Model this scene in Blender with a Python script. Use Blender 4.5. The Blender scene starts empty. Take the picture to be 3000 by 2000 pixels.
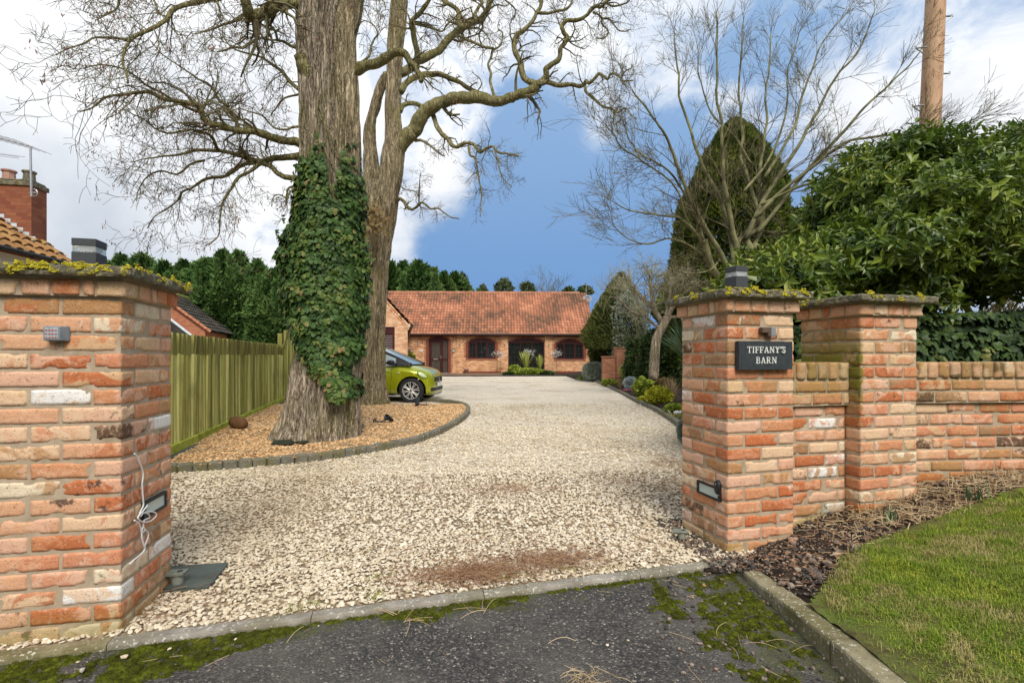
import bpy, math, random
import numpy as np
from mathutils import Vector
random.seed(7); RS = np.random.RandomState(7)
R = math.radians
sc = bpy.context.scene
COL = sc.collection
F_ = 1450.0; HZ = 1047.0; CZ = 1.15

# ---------------------------------------------------------------- camera
cam_d = bpy.data.cameras.new('camera'); cam = bpy.data.objects.new('camera', cam_d); COL.objects.link(cam)
cam.location = (0, 0, CZ); cam.rotation_euler = (R(90), 0, 0)
cam_d.sensor_width = 36; cam_d.lens = F_/3000*36; cam_d.shift_y = (HZ-1000)/3000
cam_d.clip_start = 0.05; cam_d.clip_end = 2000
sc.camera = cam
# ---------------------------------------------------------------- render / colour
sc.render.engine = 'CYCLES'
sc.view_settings.view_transform = 'Standard'; sc.view_settings.look = 'None'
sc.view_settings.exposure = 0.82; sc.view_settings.gamma = 1
# ---------------------------------------------------------------- sun and sky
SUN_EL, SUN_AZ = 46, 168      # azimuth clockwise from +Y (the view direction)
sun_d = bpy.data.lights.new('sun', 'SUN'); sun = bpy.data.objects.new('sun', sun_d); COL.objects.link(sun)
sun_d.energy = 1.9; sun_d.angle = R(30); sun_d.color = (1, .95, .87)
az = R(SUN_AZ); el = R(SUN_EL)
sdir = Vector((math.sin(az)*math.cos(el), math.cos(az)*math.cos(el), math.sin(el)))
sun.rotation_euler = sdir.to_track_quat('Z', 'Y').to_euler(); sun.location = (0, 0, 30)

class NT:
    """small helper to wire shader nodes"""
    def __init__(s, tree): s.t = tree; s.n = tree.nodes; s.l = tree.links
    def node(s, typ, **kw):
        nd = s.n.new(typ)
        for k, v in kw.items():
            if k.startswith('i_'):
                key = k[2:]; key = int(key) if key.isdigit() else key.replace('_', ' ')
                s.put(nd.inputs[key], v)
            else: setattr(nd, k, v)
        return nd
    def put(s, sock, v):
        if isinstance(v, bpy.types.NodeSocket): s.l.new(v, sock)
        elif isinstance(v, (tuple, list)) and sock.type == 'RGBA' and len(v) == 3: sock.default_value = (*v, 1)
        else: sock.default_value = v
    def math(s, op, a, b=0.0, c=None, clamp=False):
        nd = s.n.new('ShaderNodeMath'); nd.operation = op; nd.use_clamp = clamp
        s.put(nd.inputs[0], a); s.put(nd.inputs[1], b)
        if c is not None: s.put(nd.inputs[2], c)
        return nd.outputs[0]
    def vmath(s, op, a, b=(0, 0, 0), sc=None):
        nd = s.n.new('ShaderNodeVectorMath'); nd.operation = op
        s.put(nd.inputs[0], a); s.put(nd.inputs[1], b)
        if sc is not None: s.put(nd.inputs[3], sc)
        return nd.outputs['Value'] if op in ('DOT_PRODUCT', 'LENGTH') else nd.outputs[0]
    def mix(s, f, a, b, mode='MIX'):
        nd = s.n.new('ShaderNodeMix'); nd.data_type = 'RGBA'; nd.blend_type = mode
        s.put(nd.inputs[0], f); s.put(nd.inputs[6], a); s.put(nd.inputs[7], b)
        return nd.outputs[2]
    def ramp(s, f, stops, interp='LINEAR'):
        nd = s.n.new('ShaderNodeValToRGB'); cr = nd.color_ramp; cr.interpolation = interp
        stops = [(p, (*c, 1) if len(c) == 3 else c) for p, c in stops]
        cr.elements[0].position = stops[0][0]; cr.elements[0].color = stops[0][1]
        cr.elements[1].position = stops[-1][0]; cr.elements[1].color = stops[-1][1]
        for p, c in stops[1:-1]:
            e = cr.elements.new(p); e.color = c
        s.put(nd.inputs[0], f); return nd.outputs[0]
    def step(s, v, lo, hi):
        nd = s.n.new('ShaderNodeMapRange'); nd.interpolation_type = 'SMOOTHSTEP'
        s.put(nd.inputs[0], v); s.put(nd.inputs[1], lo); s.put(nd.inputs[2], hi)
        return nd.outputs[0]
    def noise(s, vec, scale, detail=5, rough=.55, dist=0.0, out=0):
        nd = s.n.new('ShaderNodeTexNoise'); s.put(nd.inputs['Vector'], vec)
        nd.inputs['Scale'].default_value = scale; nd.inputs['Detail'].default_value = detail
        nd.inputs['Roughness'].default_value = rough; nd.inputs['Distortion'].default_value = dist
        return nd.outputs[out]

def pdir(px, py):
    v = Vector(((px-1500)/F_, 1, (HZ-py)/F_)); return v.normalized()

world = bpy.data.worlds.new('World'); sc.world = world; world.use_nodes = True
W = NT(world.node_tree); W.n.clear()
tc = W.node('ShaderNodeTexCoord').outputs['Generated']
nrm = W.vmath('NORMALIZE', tc)
sky = W.node('ShaderNodeTexSky', sky_type='NISHITA', sun_disc=False)
sky.sun_elevation = el; sky.sun_rotation = az; sky.air_density = 1.0; sky.dust_density = .4; sky.ozone_density = 3.0
lift = W.vmath('NORMALIZE', W.vmath('ADD', nrm, (0, 0, .42)))
W.l.new(lift, sky.inputs[0])
blue = W.mix(1.0, sky.outputs[0], (.70, .86, 1.0), 'MULTIPLY')
sepb = W.node('ShaderNodeSeparateXYZ', i_0=nrm)
blue = W.mix(.8, blue, W.mix(W.step(sepb.outputs[2], .05, .62), (1.08, 2.1, 3.85), (2.1, 3.2, 4.8)))
# clouds: noise in the cloud deck's own plane, plus where the banks stand
sep = W.node('ShaderNodeSeparateXYZ', i_0=nrm)
zz = W.math('ADD', W.math('MAXIMUM', sep.outputs[2], 0.0), .22)
cp = W.node('ShaderNodeCombineXYZ', i_0=W.math('DIVIDE', sep.outputs[0], zz), i_1=W.math('DIVIDE', sep.outputs[1], zz), i_2=.37)
n1 = W.noise(cp.outputs[0], 1.35, 8, .56, .25)
n2 = W.noise(W.vmath('MULTIPLY', nrm, (1, 1, 1.35)), 5.5, 9, .62, .5)
dens = W.math('ADD', W.math('MULTIPLY', n1, .55), W.math('MULTIPLY', n2, 1.15))
blobs = [  # px, py, size px, amplitude
 (60, 330, 240, .36), (300, 560, 300, .36), (620, 240, 180, .20), (650, 640, 240, .24), (60, 60, 150, -.20), (330, 40, 150, -.02),
 (1050, 150, 140, .04), (1380, 300, 110, .18), (1310, 560, 90, .36), (1170, 620, 70, .16), (1180, 740, 50, .22), (780, 660, 60, -.30),
 (1500, 720, 240, -.34), (1850, 700, 200, -.32), (1560, 430, 110, -.18), (1720, 110, 120, .16), (1600, 160, 90, .06),
 (1760, 440, 75, .36), (1330, 480, 60, .14), (1500, 300, 90, -.20), (1690, 300, 80, -.12), (2150, 60, 120, .10), (2050, 260, 100, .03), (2330, 300, 110, .08), (2500, 330, 90, .2), (1900, 60, 120, .06), (1300, 720, 160, -.16), (2000, 520, 160, -.1),
 (2350, 60, 130, -.12), (2890, 130, 90, .2), (2920, 340, 80, .2), (2800, 60, 120, -.02), (2300, 180, 160, -.02), (2780, 260, 70, -.12), (2600, 80, 90, .0), (2960, 560, 200, .3), (800, 100, 70, -.15), (880, 300, 120, .10),
 (2700, 520, 200, .0), (960, 430, 200, .16)]
for px, py, s_, a_ in blobs:
    d = pdir(px, py); k = (F_/s_)**2*1.15
    dt = W.vmath('DOT_PRODUCT', nrm, tuple(d))
    g = W.math('EXPONENT', W.math('MULTIPLY', W.math('SUBTRACT', dt, 1.0), k))
    dens = W.math('MULTIPLY_ADD', g, a_, dens)
back = W.step(sep.outputs[1], .35, -.35)
dens = W.math('MULTIPLY_ADD', back, .2, dens)
cf = W.step(dens, .72, 1.14)
n3 = W.noise(nrm, 3.0, 6, .55, .2)
shade = W.step(W.math('MULTIPLY_ADD', sep.outputs[2], .7, n3), .48, .86)
ccol = W.mix(shade, (3.4, 3.75, 4.25), (6.1, 6.2, 6.35))
skyc = W.mix(cf, blue, ccol)
bg = W.node('ShaderNodeBackground', i_0=skyc, i_1=.1)
W.l.new(bg.outputs[0], W.node('ShaderNodeOutputWorld').inputs[0])

# ---------------------------------------------------------------- numpy noise
def _hash(ix, iy, iz, seed):
    h = (ix.astype(np.int64)*374761393 + iy.astype(np.int64)*668265263 + iz.astype(np.int64)*2147483647 + seed*974711) & 0xffffffff
    h = ((h ^ (h >> 13))*1274126177) & 0xffffffff
    h = h ^ (h >> 16)
    return (h & 0xffff)/65535.0
def vnoise(x, y, z=0, seed=0):
    x, y, z = np.broadcast_arrays(np.asarray(x, float), np.asarray(y, float), np.asarray(z, float))
    ix, iy, iz = np.floor(x), np.floor(y), np.floor(z)
    fx, fy, fz = x-ix, y-iy, z-iz
    fx = fx*fx*(3-2*fx); fy = fy*fy*(3-2*fy); fz = fz*fz*(3-2*fz)
    r = 0
    for a in (0, 1):
        for b in (0, 1):
            for c in (0, 1):
                w = (fx if a else 1-fx)*(fy if b else 1-fy)*(fz if c else 1-fz)
                r = r + w*_hash(ix+a, iy+b, iz+c, seed)
    return r
def fbm(x, y, z=0, seed=0, o=4):
    s = 0; a = .5; t = 0
    for i in range(o):
        s = s + a*vnoise(x*2**i, y*2**i, np.asarray(z)*2**i, seed+i*17); t += a; a *= .5
    return s/t

# ---------------------------------------------------------------- mesh building
class MB:
    """collects faces; links them as ONE mesh object"""
    def __init__(s): s.V = []; s.F = {}; s.n = 0; s.A = {}; s.M = {}
    def add(s, V, F, mi=0, **at):
        V = np.asarray(V, float).reshape(-1, 3)
        if not isinstance(F, list) or (F and np.ndim(F[0]) == 1 and len({len(f) for f in F}) == 1): F = [np.asarray(F)]
        elif F and np.ndim(F[0]) == 1:
            d = {}
            for f in F: d.setdefault(len(f), []).append(f)
            F = [np.asarray(v) for v in d.values()]
        for f in F:
            if f.size == 0: continue
            k = f.shape[1]; s.F.setdefault(k, []).append(f+s.n); s.M.setdefault(k, []).append(np.full(len(f), mi, np.int32))
        s.V.append(V); m = len(V)
        for k in set(list(at)+list(s.A)):
            if k not in s.A: s.A[k] = [np.zeros(s.n)]
            v = at.get(k, 0.0); s.A[k].append(np.full(m, v, float) if np.ndim(v) == 0 else np.asarray(v, float))
        s.n += m; return s
    def build(s, name, mats, parent=None, smooth=False, world=True):
        V = np.concatenate(s.V) if s.V else np.zeros((0, 3))
        q_ = parent
        while world and q_ is not None: V = V-np.array(q_.location); q_ = q_.parent
        me = bpy.data.meshes.new(name)
        idx = []; tot = []; mi = []
        for k in s.F:
            f = np.concatenate(s.F[k]); idx.append(f.ravel()); tot.append(np.full(len(f), k)); mi.append(np.concatenate(s.M[k]))
        idx = np.concatenate(idx).astype(np.int32); tot = np.concatenate(tot).astype(np.int32); mi = np.concatenate(mi)
        me.vertices.add(len(V)); me.vertices.foreach_set('co', V.astype(np.float32).ravel())
        me.loops.add(len(idx)); me.loops.foreach_set('vertex_index', idx)
        me.polygons.add(len(tot)); st = np.concatenate([[0], np.cumsum(tot)[:-1]]).astype(np.int32)
        me.polygons.foreach_set('loop_start', st); me.polygons.foreach_set('loop_total', tot)
        if not isinstance(mats, (list, tuple)): mats = [mats]
        for m in mats: me.materials.append(m)
        me.polygons.foreach_set('material_index', mi)
        me.polygons.foreach_set('use_smooth', np.full(len(tot), bool(smooth)))
        for k, v in s.A.items():
            a = me.attributes.new(k, 'FLOAT', 'POINT'); a.data.foreach_set('value', np.concatenate(v).astype(np.float32))
        me.update(calc_edges=True); me.validate()
        o = bpy.data.objects.new(name, me); COL.objects.link(o)
        if parent is not None: o.parent = parent
        return o
def tag(o, label=None, cat=None, group=None, kind=None):
    if label: o['label'] = label
    if cat: o['category'] = cat
    if group: o['group'] = group
    if kind: o['kind'] = kind
    return o
def thing(name, loc, label, cat, group=None, rz=0):
    o = bpy.data.objects.new(name, None); COL.objects.link(o); o.empty_display_size = .1
    o.location = loc; o.rotation_euler = (0, 0, rz)
    return tag(o, label, cat, group)
def copy_tree(o, parent=None):
    c = o.copy(); COL.objects.link(c)
    if parent is not None: c.parent = parent
    for ch in list(o.children): copy_tree(ch, c)
    return c
def P(px, py, Y): return np.array([(px-1500)/F_*Y, Y, CZ+(HZ-py)/F_*Y])

def rotm(ax, a):
    c, s = math.cos(a), math.sin(a)
    return np.array({'x': [[1, 0, 0], [0, c, -s], [0, s, c]], 'y': [[c, 0, s], [0, 1, 0], [-s, 0, c]], 'z': [[c, -s, 0], [s, c, 0], [0, 0, 1]]}[ax])
def box(mb, lo, hi, bev=0.0, M=None, t=None, mi=0, **at):
    """chamfered box"""
    lo = np.array(lo, float); hi = np.array(hi, float)
    lo, hi = np.minimum(lo, hi), np.maximum(lo, hi)
    if bev <= 0:
        V = np.array([[x, y, z] for x in (lo[0], hi[0]) for y in (lo[1], hi[1]) for z in (lo[2], hi[2])])
        Fc = [(0, 1, 3, 2), (4, 6, 7, 5), (0, 4, 5, 1), (2, 3, 7, 6), (0, 2, 6, 4), (1, 5, 7, 3)]
    else:
        b = min(bev, *(0.49*(hi-lo)))
        V = []; ids = {}
        for cx in (0, 1):
            for cy in (0, 1):
                for cz in (0, 1):
                    c = [(lo, hi)[k][i] for i, k in enumerate((cx, cy, cz))]
                    for a in range(3):   # vertex lying on the face with normal a
                        v = list(c)
                        for i in range(3):
                            if i != a: v[i] += b if (cx, cy, cz)[i] == 0 else -b
                        ids[(cx, cy, cz, a)] = len(V); V.append(v)
        V = np.array(V); Fc = []
        for a in range(3):
            i, j = [(1, 2), (2, 0), (0, 1)][a]
            for sd in (0, 1):
                q = []
                for (u, v) in ((0, 0), (1, 0), (1, 1), (0, 1)):
                    c = [0, 0, 0]; c[a] = sd; c[i] = u; c[j] = v; q.append(ids[(*c, a)])
                Fc.append(tuple(q if sd else q[::-1]))
        for a in range(3):               # edges along axis a
            i, j = [(1, 2), (2, 0), (0, 1)][a]
            for u in (0, 1):
                for v in (0, 1):
                    c0 = [0, 0, 0]; c0[i] = u; c0[j] = v; c1 = list(c0); c1[a] = 1
                    q = [ids[(*c0, i)], ids[(*c1, i)], ids[(*c1, j)], ids[(*c0, j)]]
                    Fc.append(tuple(q if (u == v) == False else q[::-1]))
        for cx in (0, 1):
            for cy in (0, 1):
                for cz in (0, 1):
                    q = [ids[(cx, cy, cz, a)] for a in range(3)]
                    Fc.append(tuple(q if (cx+cy+cz) % 2 else q[::-1]))
    if M is not None: V = V@np.array(M).T
    if t is not None: V = V+np.array(t)
    mb.add(V, Fc, mi, **at); return mb
def tube(mb, pts, rad, sides=6, cap=True, mi=0, **at):
    pts = np.asarray(pts, float); n = len(pts); rad = np.broadcast_to(np.asarray(rad, float), (n,))
    T = np.gradient(pts, axis=0); T /= np.linalg.norm(T, axis=1)[:, None]+1e-9
    u = np.cross(T[0], (0, 0, 1.0)) if abs(T[0][2]) < .9 else np.cross(T[0], (1.0, 0, 0))
    u /= np.linalg.norm(u); U = []
    for t in T:
        u = u-t*np.dot(u, t); u /= np.linalg.norm(u)+1e-9; U.append(u)
    U = np.array(U); Wv = np.cross(T, U)
    a = np.arange(sides)*2*math.pi/sides
    V = pts[:, None]+rad[:, None, None]*(np.cos(a)[None, :, None]*U[:, None]+np.sin(a)[None, :, None]*Wv[:, None])
    i = np.arange(n-1)[:, None]*sides; j = np.arange(sides)[None]; k = (j+1) % sides
    Fc = np.stack([i+j, i+k, i+sides+k, i+sides+j], -1).reshape(-1, 4)
    L = [Fc]
    if cap: L += [np.arange(sides)[::-1][None], (np.arange(sides)+(n-1)*sides)[None]]
    mb.add(V.reshape(-1, 3), L if not (cap and sides == 4) else [Fc], mi, **at); return mb
def lathe(mb, prof, c=(0, 0, 0), seg=24, M=None, mi=0, **at):
    prof = np.asarray(prof, float); a = np.arange(seg)*2*math.pi/seg
    V = np.stack([prof[:, 0][:, None]*np.cos(a), prof[:, 0][:, None]*np.sin(a), np.repeat(prof[:, 1][:, None], seg, 1)], -1).reshape(-1, 3)
    n = len(prof); i = np.arange(n-1)[:, None]*seg; j = np.arange(seg)[None]; k = (j+1) % seg
    Fc = np.stack([i+j, i+k, i+seg+k, i+seg+j], -1).reshape(-1, 4)
    if M is not None: V = V@np.array(M).T
    mb.add(V+np.array(c), Fc, mi, **at); return mb
def prism(mb, poly, y0, y1, mi=0, M=None, t=None, **at):
    """poly in (x, z), extruded along y"""
    n = len(poly); V = [(x, y, z) for y in (y0, y1) for x, z in poly]
    Fc = [tuple(range(n)), tuple(range(2*n-1, n-1, -1))]+[(i, i+n, (i+1) % n+n, (i+1) % n) for i in range(n)]
    V = np.array(V, float)
    if M is not None: V = V@np.array(M).T
    if t is not None: V = V+np.array(t)
    mb.add(V, Fc, mi, **at); return mb
def inst(mb, TV, TF, pos, Mx, scale=1.0, mi=0, **at):
    pos = np.asarray(pos); n = len(pos); TV = np.asarray(TV, float); k = len(TV)
    s = np.asarray(scale, float)
    S = TV[None]*(s if s.ndim == 0 else (s[:, None, None] if s.ndim == 1 else s[:, None, :]))
    V = np.einsum('nij,nkj->nki', Mx, S)+pos[:, None]
    Fl = []
    for f in (TF if isinstance(TF, list) and np.ndim(TF[0]) == 2 else [np.asarray(TF)]):
        f = np.asarray(f); Fl.append((f[None]+(np.arange(n)*k)[:, None, None]).reshape(-1, f.shape[1]))
    a2 = {q: (np.repeat(np.asarray(v, float), k) if np.ndim(v) == 1 else v) for q, v in at.items()}
    mb.add(V.reshape(-1, 3), Fl, mi, **a2); return mb
def norm(v): return v/(np.linalg.norm(v, axis=-1, keepdims=True)+1e-9)
def frames(fw, nm):
    """matrices whose y axis is fw and whose z axis leans to nm"""
    fw = norm(fw); x = norm(np.cross(fw, nm)); z = np.cross(x, fw)
    return np.stack([x, fw, z], -1)
def rand_rot(n, rs=RS):
    q = rs.normal(size=(n, 4)); q /= np.linalg.norm(q, axis=1)[:, None]; w, x, y, z = q.T
    return np.stack([np.stack([1-2*(y*y+z*z), 2*(x*y-z*w), 2*(x*z+y*w)], -1), np.stack([2*(x*y+z*w), 1-2*(x*x+z*z), 2*(y*z-x*w)], -1), np.stack([2*(x*z-y*w), 2*(y*z+x*w), 1-2*(x*x+y*y)], -1)], 1)
t_ = (1+5**.5)/2
ICO_V = norm(np.array([(-1, t_, 0), (1, t_, 0), (-1, -t_, 0), (1, -t_, 0), (0, -1, t_), (0, 1, t_), (0, -1, -t_), (0, 1, -t_), (t_, 0, -1), (t_, 0, 1), (-t_, 0, -1), (-t_, 0, 1)], float))
ICO_F = np.array([(0, 11, 5), (0, 5, 1), (0, 1, 7), (0, 7, 10), (0, 10, 11), (1, 5, 9), (5, 11, 4), (11, 10, 2), (10, 7, 6), (7, 1, 8), (3, 9, 4), (3, 4, 2), (3, 2, 6), (3, 6, 8), (3, 8, 9), (4, 9, 5), (2, 4, 11), (6, 2, 10), (8, 6, 7), (9, 8, 1)])
def grid_faces(nx, ny):
    i, j = np.meshgrid(np.arange(nx-1), np.arange(ny-1), indexing='ij'); a = (i*ny+j).ravel()
    return np.stack([a, a+ny, a+ny+1, a+1], -1)
def catmull(pts, sub=4):
    pts = np.asarray(pts, float); Pp = np.vstack([2*pts[0]-pts[1], pts, 2*pts[-1]-pts[-2]]); out = []
    for i in range(1, len(Pp)-2):
        p0, p1, p2, p3 = Pp[i-1:i+3]
        for t in np.arange(sub)/sub:
            out.append(.5*((2*p1)+(-p0+p2)*t+(2*p0-5*p1+4*p2-p3)*t*t+(-p0+3*p1-3*p2+p3)*t**3))
    out.append(Pp[-2]); return np.array(out)

# ---------------------------------------------------------------- materials
def newmat(name):
    m = bpy.data.materials.new(name); m.use_nodes = True; T = NT(m.node_tree); T.n.clear()
    b = T.node('ShaderNodeBsdfPrincipled'); o = T.node('ShaderNodeOutputMaterial'); T.l.new(b.outputs[0], o.inputs[0])
    T.bsdf = b; T.out = o; return m, T
def attr(T, name): return T.node('ShaderNodeAttribute', attribute_name=name).outputs['Fac']
def bump(T, h, strength=.5, dist=.01, normal=None):
    b = T.node('ShaderNodeBump', i_Strength=strength, i_Distance=dist, i_Height=h)
    if normal is not None: T.put(b.inputs['Normal'], normal)
    T.l.new(b.outputs[0], T.bsdf.inputs['Normal']); return b.outputs[0]
def pmat(name, stops, scale=5, detail=5, rough=.8, bmp=0, bscale=None, bdist=.01, rnd=0, stretch=(1, 1, 1), dist=0, metallic=0, spec=.3, trans=0, coat=0, contrast=1.0):
    m, T = newmat(name)
    co = T.node('ShaderNodeTexCoord').outputs['Object']
    v = T.vmath('MULTIPLY', co, stretch)
    n = T.noise(v, scale, detail, .6, dist)
    f = T.step(n, .5-.22/contrast, .5+.22/contrast)
    if rnd: f = T.math('ADD', T.math('MULTIPLY', f, 1-rnd), T.math('MULTIPLY', attr(T, 'rnd'), rnd))
    if not isinstance(stops[0][1], (tuple, list)): stops = [(i/(len(stops)-1), c) for i, c in enumerate(stops)]
    c = T.ramp(f, stops)
    T.put(T.bsdf.inputs['Base Color'], c); T.bsdf.inputs['Roughness'].default_value = rough
    T.bsdf.inputs['Metallic'].default_value = metallic; T.bsdf.inputs['Specular IOR Level'].default_value = spec
    if coat: T.bsdf.inputs['Coat Weight'].default_value = coat; T.bsdf.inputs['Coat Roughness'].default_value = .05
    if bmp:
        h = T.noise(v, bscale or scale*4, 6, .65, dist); bump(T, h, bmp, bdist)
    if trans:
        tr = T.node('ShaderNodeBsdfTranslucent', i_0=T.mix(.5, c, (.25, .4, .04))); mx = T.node('ShaderNodeMixShader', i_0=trans)
        T.l.new(T.bsdf.outputs[0], mx.inputs[1]); T.l.new(tr.outputs[0], mx.inputs[2]); T.l.new(mx.outputs[0], T.out.inputs[0])
    return m
M = {}
# near brickwork: every brick carries two random numbers and a moss value
def brick_near():
    m, T = newmat('brick_near')
    co = T.node('ShaderNodeTexCoord').outputs['Object']
    r1 = attr(T, 'rnd'); r2 = attr(T, 'rnd2'); ms = attr(T, 'moss')
    pal = [(0, (.54, .17, .065)), (.10, (.66, .29, .14)), (.20, (.74, .40, .23)), (.30, (.72, .48, .27)), (.37, (.68, .28, .15)), (.48, (.80, .54, .34)),
           (.57, (.50, .26, .11)), (.66, (.78, .46, .31)), (.75, (.40, .22, .11)), (.81, (.15, .085, .05)), (.845, (.82, .68, .48)), (.91, (.60, .17, .06)), (.945, (.90, .86, .80))]
    c1 = T.ramp(r1, pal, 'CONSTANT'); c2 = T.ramp(r2, pal[:8]+[(1, (.76, .54, .34))], 'CONSTANT')
    off = T.node('ShaderNodeCombineXYZ', i_0=T.math('MULTIPLY', r1, 40), i_1=T.math('MULTIPLY', r2, 31), i_2=T.math('MULTIPLY', r1, 17))
    v = T.vmath('ADD', co, off.outputs[0])
    c = T.mix(T.math('MULTIPLY', T.step(T.noise(v, 7, 6, .7, .6), .60, .68), .7), c1, (.86, .76, .64)); c1 = c
    blot = T.step(T.noise(v, 9, 4, .6, .8), .48, .58)
    c = T.mix(T.math('MULTIPLY', blot, .8), c1, c2)
    # worn paler skin and dark pits
    fine = T.noise(v, 55, 6, .7)
    c = T.mix(T.math('MULTIPLY', T.step(fine, .50, .70), .45), c, (.80, .60, .40))
    c = T.mix(T.math('MULTIPLY', T.step(T.noise(v, 26, 6, .75), .55, .72), .45), c, (.30, .14, .07))
    pit = T.noise(v, 120, 3, .6)
    c = T.mix(T.math('MULTIPLY', T.step(pit, .60, .70), .75), c, (.12, .07, .04))
    soot = T.math('MULTIPLY', T.step(T.noise(v, 14, 5, .65), .58, .68), T.step(r2, .78, .80))
    c = T.mix(T.math('MULTIPLY', soot, .85), c, (.035, .03, .028))
    g = T.math('MULTIPLY', ms, T.step(T.noise(co, 12, 5, .65), .22, .50))
    c = T.mix(T.math('MULTIPLY', g, .8), c, (.22, .20, .035))
    T.put(T.bsdf.inputs['Base Color'], c); T.bsdf.inputs['Roughness'].default_value = .92; T.bsdf.inputs['Specular IOR Level'].default_value = .2
    h = T.math('ADD', T.noise(v, 60, 6, .7), T.math('MULTIPLY', T.noise(v, 240, 3, .6), .5))
    bump(T, h, .9, .006)
    return m
M['brick'] = brick_near()
def mortar():
    m, T = newmat('mortar'); co = T.node('ShaderNodeTexCoord').outputs['Object']
    n = T.noise(co, 14, 6, .65); c = T.ramp(n, [(.3, (.34, .26, .17)), (.7, (.52, .41, .29))])
    g = T.math('MULTIPLY', attr(T, 'moss'), T.step(T.noise(co, 10, 4), .35, .6)); c = T.mix(T.math('MULTIPLY', g, .8), c, (.16, .15, .03))
    T.put(T.bsdf.inputs['Base Color'], c); T.bsdf.inputs['Roughness'].default_value = .95
    bump(T, T.noise(co, 220, 4, .7), .7, .004); return m
M['mortar'] = mortar()
def capstone():
    m, T = newmat('cap_stone'); co = T.node('ShaderNodeTexCoord').outputs['Object']
    n = T.noise(co, 10, 7, .65); c = T.ramp(n, [(.3, (.055, .05, .03)), (.5, (.13, .115, .07)), (.72, (.27, .24, .17))])
    w = T.step(T.noise(co, 46, 4, .6), .60, .66); c = T.mix(T.math('MULTIPLY', w, .6), c, (.50, .50, .42))
    y = T.step(T.noise(co, 20, 5, .6, .3), .60, .645); c = T.mix(T.math('MULTIPLY', y, .85), c, (.40, .34, .035))
    T.put(T.bsdf.inputs['Base Color'], c); T.bsdf.inputs['Roughness'].default_value = .95
    bump(T, T.math('ADD', T.noise(co, 40, 6, .7), T.math('MULTIPLY', y, .3)), .8, .01); return m
M['cap'] = capstone()
M['lichen'] = pmat('lichen_yellow', [(.34, .30, .02), (.55, .47, .03), (.66, .58, .07)], 90, 5, .95, .9, 300, .004)
M['limestone'] = pmat('limestone_chips', [(0, (.24, .17, .10)), (.12, (.46, .37, .25)), (.3, (.60, .50, .35)), (.6, (.70, .61, .46)), (.85, (.80, .72, .58)), (.93, (.36, .33, .30)), (1, (.86, .81, .72))], 25, 4, .9, .3, 120, .004, rnd=.8)
M['goldstone'] = pmat('golden_gravel', [(0, (.26, .13, .05)), (.3, (.52, .29, .12)), (.6, (.66, .42, .20)), (.85, (.72, .52, .30)), (1, (.80, .68, .50))], 25, 4, .8, .2, 120, .004, rnd=.8)
M['rubble'] = pmat('rubble_stones', [(0, (.03, .028, .026)), (.4, (.07, .055, .045)), (.6, (.13, .10, .08)), (.75, (.22, .16, .11)), (.86, (.32, .26, .19)), (.94, (.40, .16, .08)), (1, (.46, .42, .36))], 25, 4, .8, .4, 120, .004, rnd=.85)
def sheet(name, cols, cscale, vscale, patch=None, pscale=.6, bd=.012, gap=.5, rough=.9):
    """loose stones seen as a sheet: cells of Voronoi with gaps between"""
    m, T = newmat(name); co = T.node('ShaderNodeTexCoord').outputs['Object']
    wv = T.vmath('ADD', co, T.vmath('SCALE', T.noise(co, vscale*.7, 2, .5, 0, 1), (0, 0, 0), .012))
    vo = T.node('ShaderNodeTexVoronoi', i_Vector=wv, i_Scale=vscale); vo.feature = 'F1'
    ve = T.node('ShaderNodeTexVoronoi', i_Vector=wv, i_Scale=vscale); ve.feature = 'DISTANCE_TO_EDGE'
    sp = T.node('ShaderNodeSeparateColor', i_0=vo.outputs['Color'])
    c = T.ramp(sp.outputs[0], cols)
    c = T.mix(T.math('MULTIPLY', T.step(ve.outputs['Distance'], .10, .0), gap), c, tuple(x*.3 for x in cols[0][1]))
    if patch:
        for (pc, lo, hi, amt, sc_) in patch:
            c = T.mix(T.math('MULTIPLY', T.step(T.noise(co, sc_, 6, .6, .3), lo, hi), amt), c, pc)
    T.put(T.bsdf.inputs['Base Color'], c); T.bsdf.inputs['Roughness'].default_value = rough
    h = T.math('ADD', T.step(ve.outputs['Distance'], 0, .3), T.math('MULTIPLY', sp.outputs[1], .8))
    bump(T, h, .9, bd); return m
M['gravel_base'] = pmat('gravel_bed', [(.10, .07, .04), (.26, .19, .12), (.40, .31, .20)], 60, 4, .95, .5, 90, .006)
M['gravel'] = sheet('gravel_sheet', [(0, (.44, .36, .25)), (.3, (.66, .56, .41)), (.7, (.79, .69, .53)), (1, (.88, .80, .67))], 5, 46,
                    [((.34, .25, .14), .50, .66, .45, .7), ((.26, .28, .08), .68, .76, .4, 1.9)], gap=.3, bd=.006)
M['goldgravel'] = sheet('golden_gravel_sheet', [(0, (.24, .13, .05)), (.4, (.50, .29, .13)), (.8, (.64, .42, .20)), (1, (.74, .58, .38))], 5, 60, [((.10, .05, .02), .55, .7, .45, 1.5)])
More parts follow.
